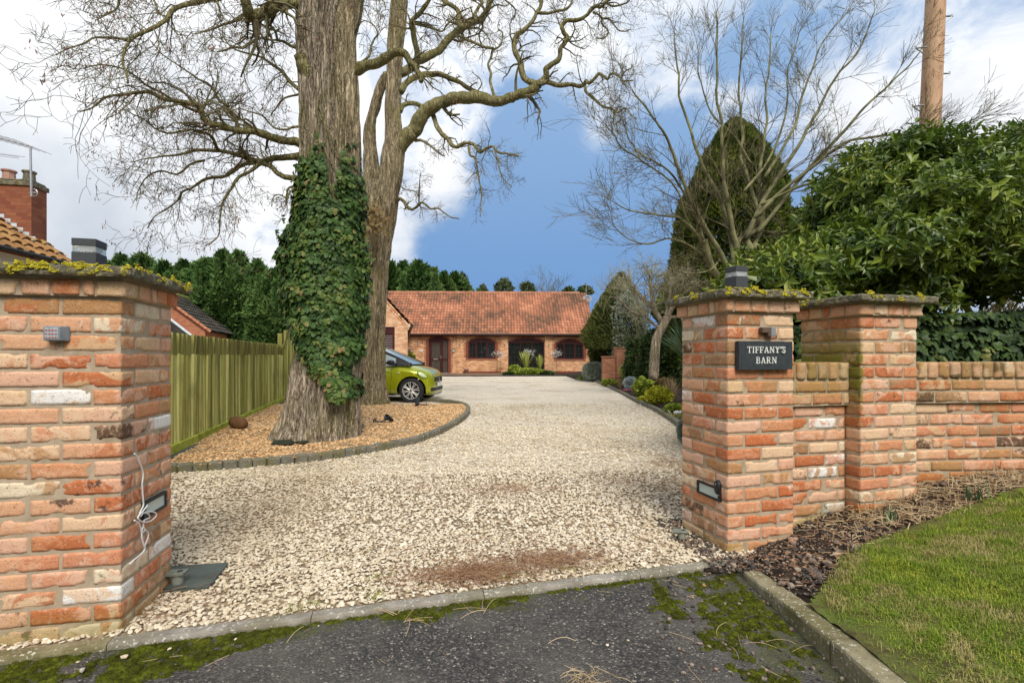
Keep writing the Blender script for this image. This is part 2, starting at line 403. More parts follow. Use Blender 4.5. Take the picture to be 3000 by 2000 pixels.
def asphalt():
    m, T = newmat('asphalt'); co = T.node('ShaderNodeTexCoord').outputs['Object']
    vo = T.node('ShaderNodeTexVoronoi', i_Vector=co, i_Scale=130.0); sp = T.node('ShaderNodeSeparateColor', i_0=vo.outputs['Color'])
    c = T.ramp(sp.outputs[0], [(0, (.020, .018, .016)), (.5, (.044, .039, .033)), (.8, (.085, .076, .064)), (.95, (.15, .13, .11)), (1, (.40, .34, .28))])
    c = T.mix(T.math('MULTIPLY', T.step(T.noise(co, 1.6, 5, .6), .42, .66), .6), c, (.13, .115, .095))
    c = T.mix(T.math('MULTIPLY', T.step(T.noise(co, 9, 5, .65), .66, .74), .5), c, (.24, .20, .17))
    e = attr(T, 'edge')
    g = T.step(T.math('ADD', T.noise(co, 7, 6, .65), T.math('MULTIPLY', e, .42)), .72, .86)
    c = T.mix(T.math('MULTIPLY', g, .75), c, T.ramp(T.noise(co, 30, 4), [(.35, (.035, .035, .012)), (.65, (.075, .085, .015))]))
    T.put(T.bsdf.inputs['Base Color'], c); T.bsdf.inputs['Roughness'].default_value = .75
    ve = T.node('ShaderNodeTexVoronoi', i_Vector=co, i_Scale=130.0); ve.feature = 'F1'
    bump(T, T.math('ADD', T.math('MULTIPLY', ve.outputs[0], -1.0), T.noise(co, 60, 5, .7)), .9, .006); return m
M['asphalt'] = asphalt()
def kerbm(name, c0, c1, spots, algae):
    m, T = newmat(name); co = T.node('ShaderNodeTexCoord').outputs['Object']
    c = T.ramp(T.noise(co, 9, 7, .65), [(.3, c0), (.7, c1)])
    c = T.mix(T.math('MULTIPLY', T.step(T.noise(co, 4, 5, .6), .44, .62), algae), c, (.13, .115, .03))
    s = T.step(T.noise(co, 70, 3, .5), .60, .65); s = T.math('MULTIPLY', s, T.step(T.noise(co, 5, 3), .36, .50))
    c = T.mix(T.math('MULTIPLY', s, spots), c, (.60, .58, .48))
    T.put(T.bsdf.inputs['Base Color'], c); T.bsdf.inputs['Roughness'].default_value = .9
    bump(T, T.noise(co, 90, 7, .75), .9, .008); return m
M['kerb'] = kerbm('kerb_concrete', (.18, .155, .12), (.40, .36, .30), .9, .4)
M['kerb_old'] = kerbm('kerb_lichened', (.17, .14, .06), (.36, .31, .19), 1.0, .7)
M['edging'] = kerbm('block_edging', (.10, .09, .06), (.20, .19, .15), .2, .7)
M['moss'] = pmat('moss', [(.035, .035, .006), (.075, .085, .009), (.15, .17, .014)], 22, 5, .95, .9, 260, .006, rnd=.4, spec=.1)
M['soil'] = pmat('soil', [(.020, .014, .010), (.045, .031, .021), (.075, .052, .035)], 14, 8, .95, 1.0, 50, .03, spec=.15)
M['lawn'] = pmat('lawn_ground', [(.07, .05, .02), (.12, .12, .03), (.12, .17, .02)], 9, 7, .95, .8, 60, .02)
M['field'] = pmat('field_grass', [(.05, .07, .015), (.09, .12, .03)], 1.2, 7, .95, .5, 8, .05)
M['blade'] = pmat('grass_blade', [(0, (.60, .47, .26)), (.2, (.48, .40, .16)), (.36, (.34, .33, .07)), (.55, (.16, .26, .022)), (.75, (.28, .36, .03)), (1, (.58, .52, .09))], 5, 6, .7, rnd=.40, trans=.22, contrast=1.5)
M['straw'] = pmat('dead_stems', [(.22, .14, .07), (.45, .33, .18), (.58, .46, .28)], 30, 3, .8, rnd=.8)
M['needle'] = pmat('brown_needles', [(.13, .06, .03), (.26, .14, .075), (.40, .26, .15)], 30, 3, .8, rnd=.8)
def bark(name, cols, moss, vs=1.0):
    m, T = newmat(name); co = T.node('ShaderNodeTexCoord').outputs['Object']
    w = T.vmath('ADD', co, T.vmath('SCALE', T.noise(T.vmath('MULTIPLY', co, (1, 1, .5)), 3*vs, 3, .5, 0, 1), (0, 0, 0), .16))
    st = T.vmath('MULTIPLY', w, (1, 1, .075))
    c = T.ramp(T.noise(st, 16*vs, 8, .7), [(.30, cols[0]), (.46, cols[1]), (.64, cols[2])])
    a1 = T.math('ABSOLUTE', T.math('SUBTRACT', T.noise(st, 12*vs, 4, .6), .5)); a2 = T.math('ABSOLUTE', T.math('SUBTRACT', T.noise(T.vmath('ADD', st, (3, 7, 1)), 30*vs, 4, .6), .5))
    c = T.mix(T.math('MULTIPLY', T.step(a1, .030, .0), .85), c, tuple(x*.22 for x in cols[0])); c = T.mix(T.math('MULTIPLY', T.step(a2, .028, .0), .6), c, tuple(x*.4 for x in cols[0]))  # shade of the fissures painted into the colour, where the bump sinks
    c = T.mix(T.math('MULTIPLY', T.step(T.noise(co, 1.9, 6, .6), .50, .64), moss), c, (.24, .215, .07))
    T.put(T.bsdf.inputs['Base Color'], c); T.bsdf.inputs['Roughness'].default_value = .95; T.bsdf.inputs['Specular IOR Level'].default_value = .15
    h = T.math('ADD', T.math('MULTIPLY', T.step(a1, .0, .10), 1.0), T.math('ADD', T.math('MULTIPLY', T.step(a2, .0, .08), .5), T.math('MULTIPLY', T.noise(st, 90*vs, 4, .6), .5)))
    bump(T, h, 1.0, .03/vs); return m
M['bark'] = bark('bark_grey', [(.20, .155, .10), (.46, .37, .26), (.68, .58, .44)], .4)
M['bark2'] = bark('bark_tan', [(.19, .145, .085), (.43, .34, .20), (.60, .50, .33)], .5, 1.1)
M['limb'] = bark('limb_bark', [(.13, .11, .04), (.33, .29, .12), (.50, .44, .24)], .6, 2.0)
M['twig'] = pmat('twig', [(.060, .045, .028), (.13, .11, .055), (.20, .18, .08)], 4, 4, .9)
M['limb_green'] = pmat('shoot_bark', [(.07, .06, .03), (.16, .15, .07), (.25, .24, .11)], 5, 4, .9, .5, 60, .004)
M['paletwig'] = pmat('pale_twig', [(.15, .14, .08), (.28, .26, .16), (.42, .40, .28)], 5, 4, .9)
M['pod'] = pmat('seed_pod', [(.12, .055, .035), (.24, .12, .08), (.34, .20, .14)], 8, 3, .8)
M['ivy'] = pmat('ivy_leaf', [(0, (.014, .030, .008)), (.3, (.030, .068, .014)), (.55, (.055, .105, .020)), (.75, (.12, .155, .030)), (.90, (.17, .14, .05)), (1, (.34, .14, .05))], 2.2, 4, .5, rnd=.75, spec=.22)
M['laurel'] = pmat('laurel_leaf', [(0, (.016, .034, .006)), (.25, (.035, .07, .009)), (.5, (.09, .14, .014)), (.8, (.20, .25, .03)), (1, (.36, .34, .07))], 1.6, 4, .36, rnd=.7, spec=.4, trans=.12)
M['hedge'] = pmat('hedge_leaf', [(0, (.014, .030, .010)), (.5, (.034, .066, .016)), (.85, (.075, .12, .025)), (1, (.24, .22, .06))], 2.2, 4, .5, rnd=.75, spec=.22)
M['cypress'] = pmat('cypress', [(.03, .07, .022), (.08, .155, .04), (.17, .25, .07)], .9, 5, .85, rnd=.5, spec=.15)
M['thuja'] = pmat('thuja', [(0, (.02, .034, .006)), (.5, (.07, .105, .012)), (1, (.25, .28, .025))], 1.3, 5, .8, rnd=.6, spec=.2)
M['yew'] = pmat('clipped_conifer', [(.03, .042, .010), (.085, .105, .025), (.19, .19, .05)], 1.5, 5, .85, rnd=.6, spec=.15)
M['pine'] = pmat('pine_foliage', [(.03, .05, .02), (.08, .11, .045), (.16, .17, .08)], 1.5, 5, .85, rnd=.6)
def fencewood():
    m, T = newmat('fence_wood'); co = T.node('ShaderNodeTexCoord').outputs['Object']
    st = T.vmath('MULTIPLY', co, (1, 1, .06)); r = attr(T, 'rnd')
    n = T.math('ADD', T.math('MULTIPLY', T.noise(st, 26, 6, .65, .3), .6), T.math('MULTIPLY', r, .4))
    c = T.ramp(n, [(.28, (.16, .16, .04)), (.5, (.42, .41, .10)), (.72, (.68, .66, .26))])
    c = T.mix(T.math('MULTIPLY', T.step(T.noise(co, 1.7, 4), .5, .7), .45), c, (.13, .125, .035))
    T.put(T.bsdf.inputs['Base Color'], c); T.bsdf.inputs['Roughness'].default_value = .9
    bump(T, T.noise(st, 70, 5, .7), .5, .004); return m
M['fence'] = fencewood()
M['fence_base'] = pmat('gravel_board', [(.22, .25, .03), (.38, .42, .045), (.48, .50, .09)], 6, 5, .9, .4, 60, .005)
M['fence_top'] = pmat('fence_dark_olive', [(.14, .13, .04), (.24, .23, .06), (.35, .33, .11)], 6, 5, .9, .5, 60, .005, stretch=(1, 1, .1))  # darker olive wood, also the band along the board tops
def housebrick(name, a, b, mort, w=.225, h=.075, extra=None):
    m, T = newmat(name); co = T.node('ShaderNodeTexCoord').outputs['Object']
    s = T.node('ShaderNodeSeparateXYZ', i_0=co); v = T.node('ShaderNodeCombineXYZ', i_0=T.math('ADD', s.outputs[0], s.outputs[1]), i_1=s.outputs[2])
    bt = T.node('ShaderNodeTexBrick', i_Vector=v.outputs[0], i_Color1=a, i_Color2=b, i_Mortar=mort)
    bt.inputs['Scale'].default_value = 1; bt.inputs['Mortar Size'].default_value = .006; bt.inputs['Brick Width'].default_value = w
    bt.inputs['Row Height'].default_value = h; bt.inputs['Bias'].default_value = 0
    c = T.mix(T.math('MULTIPLY', T.step(T.noise(v.outputs[0], 5, 5, .7), .45, .65), .35), bt.outputs[0], extra or tuple(x*.6 for x in a))
    c = T.mix(T.math('MULTIPLY', T.step(T.noise(v.outputs[0], 1.1, 5, .6), .48, .66), .25), c, tuple(x*.45 for x in a))
    T.put(T.bsdf.inputs['Base Color'], c); T.bsdf.inputs['Roughness'].default_value = .9
    bump(T, bt.outputs['Fac'], -.5, .008); return m
M['hbrick'] = housebrick('house_brick', (.40, .14, .055), (.74, .42, .21), (.42, .31, .20), extra=(.70, .50, .32))
M['gbrick'] = housebrick('garage_brick', (.48, .21, .10), (.68, .42, .24), (.45, .33, .22), extra=(.74, .58, .42))
M['cbrick'] = housebrick('chimney_brick', (.22, .055, .025), (.33, .11, .045), (.13, .09, .06))
M['obrick'] = housebrick('outbuilding_brick', (.42, .13, .06), (.50, .19, .09), (.36, .22, .15))
M['dbrick'] = housebrick('garden_brick', (.26, .09, .045), (.44, .19, .10), (.28, .18, .12))
M['trim'] = pmat('red_brick_trim', [(.13, .03, .02), (.24, .065, .04)], 14, 4, .9)
M['trim_sill'] = pmat('brick_sill', [(.26, .10, .06), (.36, .16, .10)], 14, 4, .9)
M['pantile'] = pmat('clay_pantile', [(0, (.09, .065, .04)), (.3, (.24, .125, .075)), (.55, (.42, .18, .10)), (.8, (.56, .26, .15)), (1, (.62, .36, .20))], .45, 7, .85, .4, 20, .01, rnd=.45, dist=.6, stretch=(1, 1, .6))
M['pantile_b'] = pmat('clay_pantile_brown', [(0, (.11, .08, .025)), (.3, (.24, .125, .045)), (.6, (.34, .175, .065)), (1, (.36, .27, .08))], 1.6, 7, .85, .4, 20, .01, rnd=.5, dist=.4)
M['slate_t'] = pmat('dark_tiles', [(.025, .022, .018), (.055, .048, .038), (.11, .095, .07)], 2, 7, .8, .4, 20, .01, rnd=.3)
M['upvc'] = pmat('brown_frame', [(.042, .010, .010), (.06, .016, .014)], 4, 2, .35)
M['gutter'] = pmat('gutter_brown', [(.035, .014, .010), (.055, .022, .016)], 4, 2, .4)
M['ridge'] = pmat('ridge_tile', [(.30, .13, .07), (.46, .22, .13)], 2, 5, .85)
M['white'] = pmat('white_render', [(.78, .79, .78), (.88, .88, .87)], 2, 6, .8)
M['whiteplastic'] = pmat('white_plastic', [(.72, .72, .70), (.80, .80, .78)], 9, 2, .4)
M['blackplastic'] = pmat('black_plastic', [(.012, .012, .013), (.022, .022, .024)], 9, 2, .45)
M['graymetal'] = pmat('grey_metal', [(.34, .35, .36), (.46, .47, .48)], 12, 4, .4, metallic=.7)
M['lead'] = pmat('lead', [(.42, .44, .46), (.58, .60, .62)], 5, 4, .6)
M['anthracite'] = pmat('anthracite_metal', [(.045, .048, .052), (.065, .068, .073)], 150, 3, .5, .2, 300, .001)
def glassm(name, col, rough=.03, mixf=.5):
    m, T = newmat(name); T.bsdf.inputs['Base Color'].default_value = (*col, 1); T.bsdf.inputs['Roughness'].default_value = rough
    T.bsdf.inputs['Specular IOR Level'].default_value = .9; return m
M['glass'] = glassm('window_glass', (.012, .016, .016)); M['doorglass'] = glassm('door_glass', (.055, .05, .04), .25)
def clear(name, a=.6):
    m, T = newmat(name); T.bsdf.inputs['Base Color'].default_value = (.8, .84, .84, 1); T.bsdf.inputs['Roughness'].default_value = .08
    T.bsdf.inputs['Transmission Weight'].default_value = a; T.bsdf.inputs['IOR'].default_value = 1.3; return m
M['clear'] = clear('clear_plastic', .7)
M['frost'] = pmat('frosted_glass', [(.42, .52, .48), (.52, .60, .56)], 5, 2, .25, spec=.6)
M['slate'] = pmat('slate_sign', [(.028, .033, .038), (.045, .052, .058)], 40, 4, .55, .3, 200, .002)
M['slateplate'] = pmat('slate_plate', [(.045, .055, .045), (.085, .10, .085)], 8, 6, .5, .3, 60, .003)
M['metalbracket'] = pmat('weathered_bracket', [(.13, .14, .11), (.26, .27, .22)], 22, 5, .55, .3, 90, .003)
M['lettering'] = pmat('white_lettering', [(.72, .72, .66), (.80, .80, .76)], 60, 2, .7)
M['keyred'] = pmat('key_red', [(.45, .06, .05), (.55, .12, .09)], 60, 2, .6)
M['keygray'] = pmat('keypad_grey', [(.17, .20, .23), (.23, .26, .29)], 30, 2, .5)
M['keyface'] = pmat('keypad_face', [(.30, .35, .37), (.38, .43, .45)], 30, 2, .5)
M['bronze'] = pmat('brown_light_body', [(.10, .065, .045), (.15, .10, .075)], 30, 2, .5)
M['paint'] = None
def paint():
    m, T = newmat('lime_paint'); T.bsdf.inputs['Base Color'].default_value = (.37, .40, .006, 1); T.bsdf.inputs['Metallic'].default_value = .35
    T.bsdf.inputs['Roughness'].default_value = .32; T.bsdf.inputs['Coat Weight'].default_value = 1; T.bsdf.inputs['Coat Roughness'].default_value = .04; return m
M['paint'] = paint()
M['rubber'] = pmat('tyre', [(.018, .018, .018), (.03, .03, .03)], 20, 3, .85)
M['alloy'] = pmat('alloy', [(.56, .54, .51), (.66, .64, .61)], 8, 2, .35, metallic=.25)
M['lampglass'] = glassm('headlamp', (.42, .56, .16), .08)
M['carglass'] = glassm('car_glass', (.30, .36, .36), .03)
M['terracotta'] = pmat('terracotta', [(.36, .20, .15), (.46, .28, .22)], 8, 4, .85)
M['rust'] = pmat('rusty_pot', [(.10, .045, .018), (.17, .085, .035)], 14, 6, .8, .4, 60, .004)
def polewood():
    m, T = newmat('pole_wood'); co = T.node('ShaderNodeTexCoord').outputs['Object']
    st = T.vmath('MULTIPLY', co, (1, 1, .22)); n = T.noise(st, 5, 3, .5, 1.5)
    w = T.math('SINE', T.math('MULTIPLY', n, 60)); c = T.ramp(T.noise(st, 8, 5), [(.3, (.42, .24, .13)), (.7, (.58, .37, .22))])
    c = T.mix(T.math('MULTIPLY', T.step(w, .82, .97), .75), c, (.15, .075, .04))
    c = T.mix(T.math('MULTIPLY', T.step(T.noise(st, 22, 4, .6), .62, .70), .8), c, (.08, .04, .025))
    T.put(T.bsdf.inputs['Base Color'], c); T.bsdf.inputs['Roughness'].default_value = .8; bump(T, n, .3, .01); return m
M['pole'] = polewood()
M['santolina'] = pmat('grey_foliage', [(.16, .20, .15), (.28, .33, .26), (.40, .44, .36)], 4, 4, .9, rnd=.5)
M['silver'] = pmat('silver_foliage', [(.30, .36, .36), (.48, .54, .54), (.60, .66, .66)], 4, 4, .9, rnd=.5)
M['brownleaf'] = pmat('brown_shrub_leaf', [(.10, .055, .025), (.19, .12, .045), (.26, .20, .07)], 3, 4, .8, rnd=.5)
M['yellowleaf'] = pmat('yellow_leaf', [(.20, .24, .02), (.42, .42, .03), (.58, .54, .05)], 6, 4, .7, rnd=.5)
M['limeleaf'] = pmat('lime_leaf', [(.10, .15, .02), (.22, .28, .03), (.36, .38, .06)], 6, 4, .7, rnd=.5)
M['swordleaf'] = pmat('sword_leaf', [(.035, .08, .035), (.08, .15, .06), (.16, .24, .10)], 3, 3, .5, rnd=.6, spec=.4)
M['cordyline'] = pmat('pale_sword_leaf', [(.16, .22, .03), (.32, .36, .07), (.46, .46, .14)], 3, 3, .5, rnd=.6)
M['ochre'] = pmat('ochre_grass', [(.26, .17, .06), (.42, .30, .11)], 6, 3, .8, rnd=.6)
M['petal'] = pmat('white_petal', [(.72, .74, .70), (.80, .80, .78)], 9, 2, .6)
M['pinkpetal'] = pmat('pink_petal', [(.45, .06, .12), (.6, .16, .22)], 9, 2, .6)
M['fabric'] = pmat('dark_weed_membrane', [(.012, .016, .010), (.030, .038, .018)], 12, 5, .8, .6, 50, .01)
M['fabric_green'] = pmat('mossy_membrane', [(.05, .065, .015), (.10, .12, .03)], 12, 5, .8, .6, 50, .01)
M['paving'] = pmat('wet_paving', [(.13, .075, .045), (.26, .17, .10)], 3, 6, .7, .3, 20, .005)
M['flash'] = M['lead']
# ================================================================ the ground
def GH(x, y):
    x = np.asarray(x, float); y = np.asarray(y, float)
    w = np.clip((8-y)/5, 0, 1)
    return .035+.025*np.clip(x, -2.4, 1.2)*w
def ground_at(px, py, dz=0.0):
    Y = 5.0
    for _ in range(30):
        X = (px-1500)/F_*Y; Y = F_*(CZ-float(GH(X, Y))-dz)/(py-HZ)
    X = (px-1500)/F_*Y
    return np.array([X, Y, float(GH(X, Y))+dz])
KY = lambda x: 2.355+.2252*x                      # front face of the kerb across the drive
KA = math.atan(.2252); KU = np.array([math.cos(KA), math.sin(KA)]); KN = np.array([-KU[1], KU[0]])
def VH(x, y):                                     # verge on the right: lawn and soil bed
    x = np.asarray(x, float); y = np.asarray(y, float)
    e = np.interp(y, [1.8, 2.45, 2.8], [.125, .085, .05])
    return e+np.clip(x-1.24, 0, 1.7)*.20+np.clip(x-2.94, 0, 30)*.03

def sheet_grid(name, x0, x1, y0, y1, nx, ny, hf, mask, mat, dz=0.0, jit=0.0, attrs=None, kind='structure', skirt=0):
    gx = np.linspace(x0, x1, nx); gy = np.linspace(y0, y1, ny); X, Y = np.meshgrid(gx, gy, indexing='ij')
    Z = hf(X, Y)+dz
    if jit: Z = Z+jit*(fbm(X*6, Y*6, 0, 3)-.5)+jit*.5*(fbm(X*25, Y*25, 0, 5)-.5)
    Fc = grid_faces(nx, ny)
    if mask is not None:
        mk = mask(X, Y).ravel(); Fc = Fc[mk[Fc].all(1)]
    mb = MB(); at = attrs(X, Y) if attrs else {}
    mb.add(np.stack([X, Y, Z], -1).reshape(-1, 3), Fc, **{k: v.ravel() for k, v in at.items()})
    o = mb.build(name, mat, smooth=True); tag(o, kind=kind); return o
# far land
mb = MB(); mb.add([(-400, -60, -.08), (400, -60, -.08), (400, 900, -.08), (-400, 900, -.08)], [(0, 1, 2, 3)])
tag(mb.build('ground', M['field']), kind='structure')
# road
def edge_attr(X, Y):
    d = np.clip(1-(KY(X)-Y)/.30, 0, 1); r = np.clip(1-(1.16-X)/.55, 0, 1)*.85; l = np.clip((-1.0-X)/.9, 0, 1)*np.clip(1-(KY(X)-Y)/.7, 0, 1)
    return {'edge': np.maximum(np.maximum(d*.8, r), l)}
sheet_grid('road', -5, 1.20, -4, 3.0, 260, 240, lambda x, y: GH(x, y)-.022, lambda x, y: y < KY(x)+.04, M['asphalt'], jit=.004, attrs=edge_attr)
# gravel drive
BED = np.array([ground_at(px, py)[:2] for px, py in [(1688, 1113), (1722, 1115), (1745, 1118), (1768, 1126), (1790, 1136), (1830, 1155), (1870, 1177), (1900, 1191), (1935, 1208), (1965, 1226), (1990, 1243), (2010, 1259)]])
ISL = np.array([ground_at(px, py)[:2] for px, py in [(300, 1392), (493, 1387), (620, 1379), (750, 1368), (870, 1357), (973, 1346), (1050, 1334), (1117, 1321), (1180, 1308), (1235, 1295), (1290, 1273), (1340, 1246), (1368, 1224), (1378, 1208), (1372, 1195), (1350, 1186), (1310, 1180), (1262, 1176), (1180, 1172), (1080, 1168), (900, 1163)]])
def bed_x(y): return np.interp(y, BED[::-1, 1], BED[::-1, 0])
def isl_mask(X, Y, shrink=0.0):
    """inside the island outline"""
    pts = ISL; X = np.asarray(X); Y = np.asarray(Y); ins = np.zeros(X.shape, bool)
    poly = np.vstack([pts, [[-9, pts[-1][1]], [-9, pts[0][1]]]])
    j = len(poly)-1
    for i in range(len(poly)):
        xi, yi = poly[i]; xj, yj = poly[j]
        c = ((yi > Y) != (yj > Y)) & (X < (xj-xi)*(Y-yi)/(yj-yi+1e-12)+xi); ins ^= c; j = i
    return ins
def BH(x, y): return GH(x, y)+.06+.13*np.clip(np.asarray(x)-bed_x(y), 0, 2.5)
sheet_grid('driveway', -9, 9, 1.8, 4.85, 500, 200, GH, lambda x, y: (y > KY(np.clip(x, -9, 1.3))+.045) & (y < 4.8), M['gravel_base'], jit=.010)
for o_ in [sheet_grid('driveway', -9, 9, 4.78, 30.6, 360, 420, GH, None, M['gravel'], jit=.012)]: pass
sheet_grid('island_bed', -9, 0, ISL[0, 1]-.3, 11.3, 160, 130, lambda x, y: GH(x, y)+.065, lambda x, y: isl_mask(x, y), M['goldgravel'], jit=.03)
sheet_grid('planting_bed', 1.2, 16, 3.1, 32, 220, 320, lambda x, y: BH(x, y), lambda x, y: x > bed_x(y)+.05, M['soil'], jit=.07)
# verge
def lawn_edge(x): return np.interp(x, [1.2, 1.45, 1.62, 1.85, 2.2, 2.7, 3.3, 6], [2.05, 2.28, 2.46, 2.56, 2.66, 2.82, 2.95, 3.1])
sheet_grid('soil_verge', 1.0, 7.5, -2, 3.9, 220, 240, lambda x, y: np.where(x < 1.26, np.minimum(VH(x, y), .06+.0*x), VH(x, y))-.006, lambda x, y: (x > 1.22) | (y > 2.52), M['soil'], jit=.05)
sheet_grid('lawn', 1.235, 7.5, -2, 3.2, 220, 200, VH, lambda x, y: y < lawn_edge(x), M['lawn'], dz=.012, jit=.035)

# ---------------------------------------------------------------- kerbs
def kerb_run(a, b, z0a, z0b, top, width, name, label, mat, parent_fn=None, rough=.003):
    """one kerb stone from a to b (front edge line), noise-roughened"""
    a = np.array(a); b = np.array(b); L = np.linalg.norm(b-a); u = (b-a)/L; n = np.array([-u[1], u[0]])
    nx = max(6, int(L/.02)); prof = [(0, -.15), (0, top-.014), (.004, top-.004), (.014, top), (width-.012, top), (width-.003, top-.004), (width, top-.012), (width, -.15)]
    S = np.linspace(0, L, nx); V = []
    for s_ in S:
        for (w, h) in prof:
            p = a+u*s_+n*w; z = (z0a+(z0b-z0a)*s_/L)+h; V.append((p[0], p[1], z))
    V = np.array(V); d = fbm(V[:, 0]*30, V[:, 1]*30, V[:, 2]*30, 9)-.5
    V[:, 2] += d*rough*3; V[:, :2] += (d*rough*3)[:, None]*n
    mb = MB(); k = len(prof); Fc = grid_faces(nx, k)[:, ::-1]
    mb.add(V, [Fc, np.array([list(range(k))]), np.array([list(range((nx-1)*k, nx*k))[::-1]])])
    o = mb.build(name, mat, smooth=False); return o
JX = [-3.1, -2.37, -1.63, -.877, -.13, .65, 1.20]
klab = ['mossy lichened kerb stone at the far left edge of the road', 'mossy kerb stone in front of the left brick pillar', 'kerb stone beginning at the corner of the left pillar, half covered in lichen',
        'plain grey kerb stone left of centre across the driveway mouth', 'grey kerb stone spotted with white lichen beside the brightest moss', 'pale clean kerb stone right of centre across the driveway mouth', 'short lichened kerb stone ending at the sign pillar']
for i in range(len(JX)-1):
    x0, x1 = JX[i]+.0018, JX[i+1]-.0018
    za, zb = float(GH(x0, 2)), float(GH(x1, 2))
    o = kerb_run((x0, KY(x0)), (x1, KY(x1)), za, zb, 0.004, .068, 'kerb_stone', '', M['kerb_old'] if i in (0, 1) else M['kerb'])
    tag(o, klab[i], 'kerb stone', 'kerb stones across the driveway entrance')
RJ = [2.50, 1.80, .90, 0.0, -.9]
rl = ['lichened kerb stone sloping down to the rubble beside the lawn', 'large lichened kerb stone along the lawn at the bottom of the photo', 'kerb stone along the lawn, nearest the camera', 'kerb stone along the lawn, out of sight below the frame']
for i in range(3):
    y0, y1 = RJ[i+1]+.004, RJ[i]-.004
    o = kerb_run((1.135+.012*y0, y0), (1.135+.012*y1, y1), 0, 0, 0, .10, 'kerb_stone', '', M['kerb_old'])
    # follow the ramp: move vertices to the verge height
    me = o.data; co = np.empty(len(me.vertices)*3, np.float32); me.vertices.foreach_get('co', co); co = co.reshape(-1, 3)
    hz = np.interp(co[:, 1], [1.75, 2.5], [.133, .075]); co[:, 0] = co[:, 0]; co[:, 2] += hz
    # the loft's width grows to -x: mirror it to +x
    base = 1.135+.012*co[:, 1]; co[:, 0] = base+(base-co[:, 0]); me.vertices.foreach_set('co', co.ravel()); me.flip_normals(); me.update()
    tag(o, rl[i], 'kerb stone', 'kerb stones along the lawn')
def edging(pts, h, w, blk, name, label, mat, inset=0):
    """curved run of small edging blocks along a ground polyline"""
    pts = np.asarray(pts); c = catmull(pts, 8); seg = np.linalg.norm(np.diff(c, axis=0), axis=1); s = np.r_[0, np.cumsum(seg)]
    n = int(s[-1]/blk); mb = MB()
    for i in range(n):
        a = np.array([np.interp(i*blk+.003, s, c[:, k]) for k in (0, 1)]); b = np.array([np.interp((i+1)*blk-.003, s, c[:, k]) for k in (0, 1)])
        u = (b-a)/np.linalg.norm(b-a); nn = np.array([-u[1], u[0]]); L = np.linalg.norm(b-a); z = float(GH(*a))+random.uniform(-.006, .006)
        Mx = np.array([[u[0], nn[0], 0], [u[1], nn[1], 0], [0, 0, 1]])
        box(mb, (0, 0, -.08), (L, w, h), .012, Mx, (a[0], a[1], z))
    return tag(mb.build(name, mat), label, 'edging')
edging(ISL, .092, .085, .135, 'block_edging', 'curved low edging of dark mossy blocks around the golden gravel island', M['edging'])
edging(BED[::-1], .085, .09, .30, 'bed_edging', 'long curved grey kerb edging the planted bed on the right of the drive', M['edging'])

# ---------------------------------------------------------------- loose stones
SH = [norm(ICO_V*RS.uniform(.75, 1.2, (12, 1)))*RS.uniform(.8, 1.1, (12, 1)) for _ in range(8)]
def stones(mb, pos, r, flat=.6, rs=RS, dirt=None):
    n = len(pos); g = rs.randint(0, 8, n)
    for k in range(8):
        q = g == k; m = q.sum()
        if not m: continue
        sc_ = np.stack([rs.uniform(.8, 1.35, m), rs.uniform(.7, 1.1, m), rs.uniform(flat*.6, flat*1.3, m)], -1)*r[q][:, None]
        Z = rand_rot(m, rs)
        a = rs.uniform(0, 6.28, m); ti = rs.normal(0, .35, m)
        ca, sa = np.cos(a), np.sin(a); z0 = np.zeros(m); o1 = np.ones(m)
        Rz = np.stack([np.stack([ca, -sa, z0], -1), np.stack([sa, ca, z0], -1), np.stack([z0, z0, o1], -1)], 1)
        ct, st = np.cos(ti), np.sin(ti); Rx = np.stack([np.stack([o1, z0, z0], -1), np.stack([z0, ct, -st], -1), np.stack([z0, st, ct], -1)], 1)
        inst(mb, SH[k], ICO_F, pos[q], np.einsum('nij,njk->nik', Rz, Rx), sc_, rnd=rs.uniform(0, 1, m)*(1 if dirt is None else 1-dirt[q]))
def view_mask(x, y, m=.25): return (np.abs(x) < y*1.04*(1+m)+.3)
def scatter(x0, x1, y0, y1, dens, mask, rs=RS):
    n = int((x1-x0)*(y1-y0)*dens); x = rs.uniform(x0, x1, n); y = rs.uniform(y0, y1, n); k = mask(x, y); return x[k], y[k]
rg = np.random.RandomState(3)
mb = MB()
def gm(x, y): return (y > KY(x)+.065) & (x < bed_x(y)+.02) & ~isl_mask(x, y) & view_mask(x, y)
for (y0, y1, dn, r0, r1) in ((1.75, 3.2, 4300, .006, .0128), (3.2, 5.0, 2300, .008, .0145), (5.0, 8.0, 800, .010, .018), (8.0, 12, 160, .012, .022)):
    x, y = scatter(-4.2 if y1 < 6 else -6, 1.75 if y1 < 6 else 5, y0, y1, dn, gm, rg)
    r = rg.uniform(r0, r1, len(x)); r *= 1+.25*(fbm(x*1.5, y*1.5, 0, 8)-.5)
    z = GH(x, y)+r*.2+rg.uniform(0, .009, len(x)) + .012*(fbm(x*3, y*3, 0, 21)-.5)
    dr = np.clip(.75*(fbm(x*1.1, y*.8, 0, 77)-.42)*2.2, 0, .6)+.38*np.clip(1-np.abs(x+y*.42+.3)/.8, 0, 1)*(y < 6)+.25*np.clip((x-.7-.18*y)/.4, 0, 1); stones(mb, np.stack([x, y, z], -1), r, .5, rg, np.clip(dr, 0, .7))
tag(mb.build('gravel', M['limestone']), 'loose pale cream limestone chippings covering the driveway', 'gravel', kind='stuff')
mb = MB()
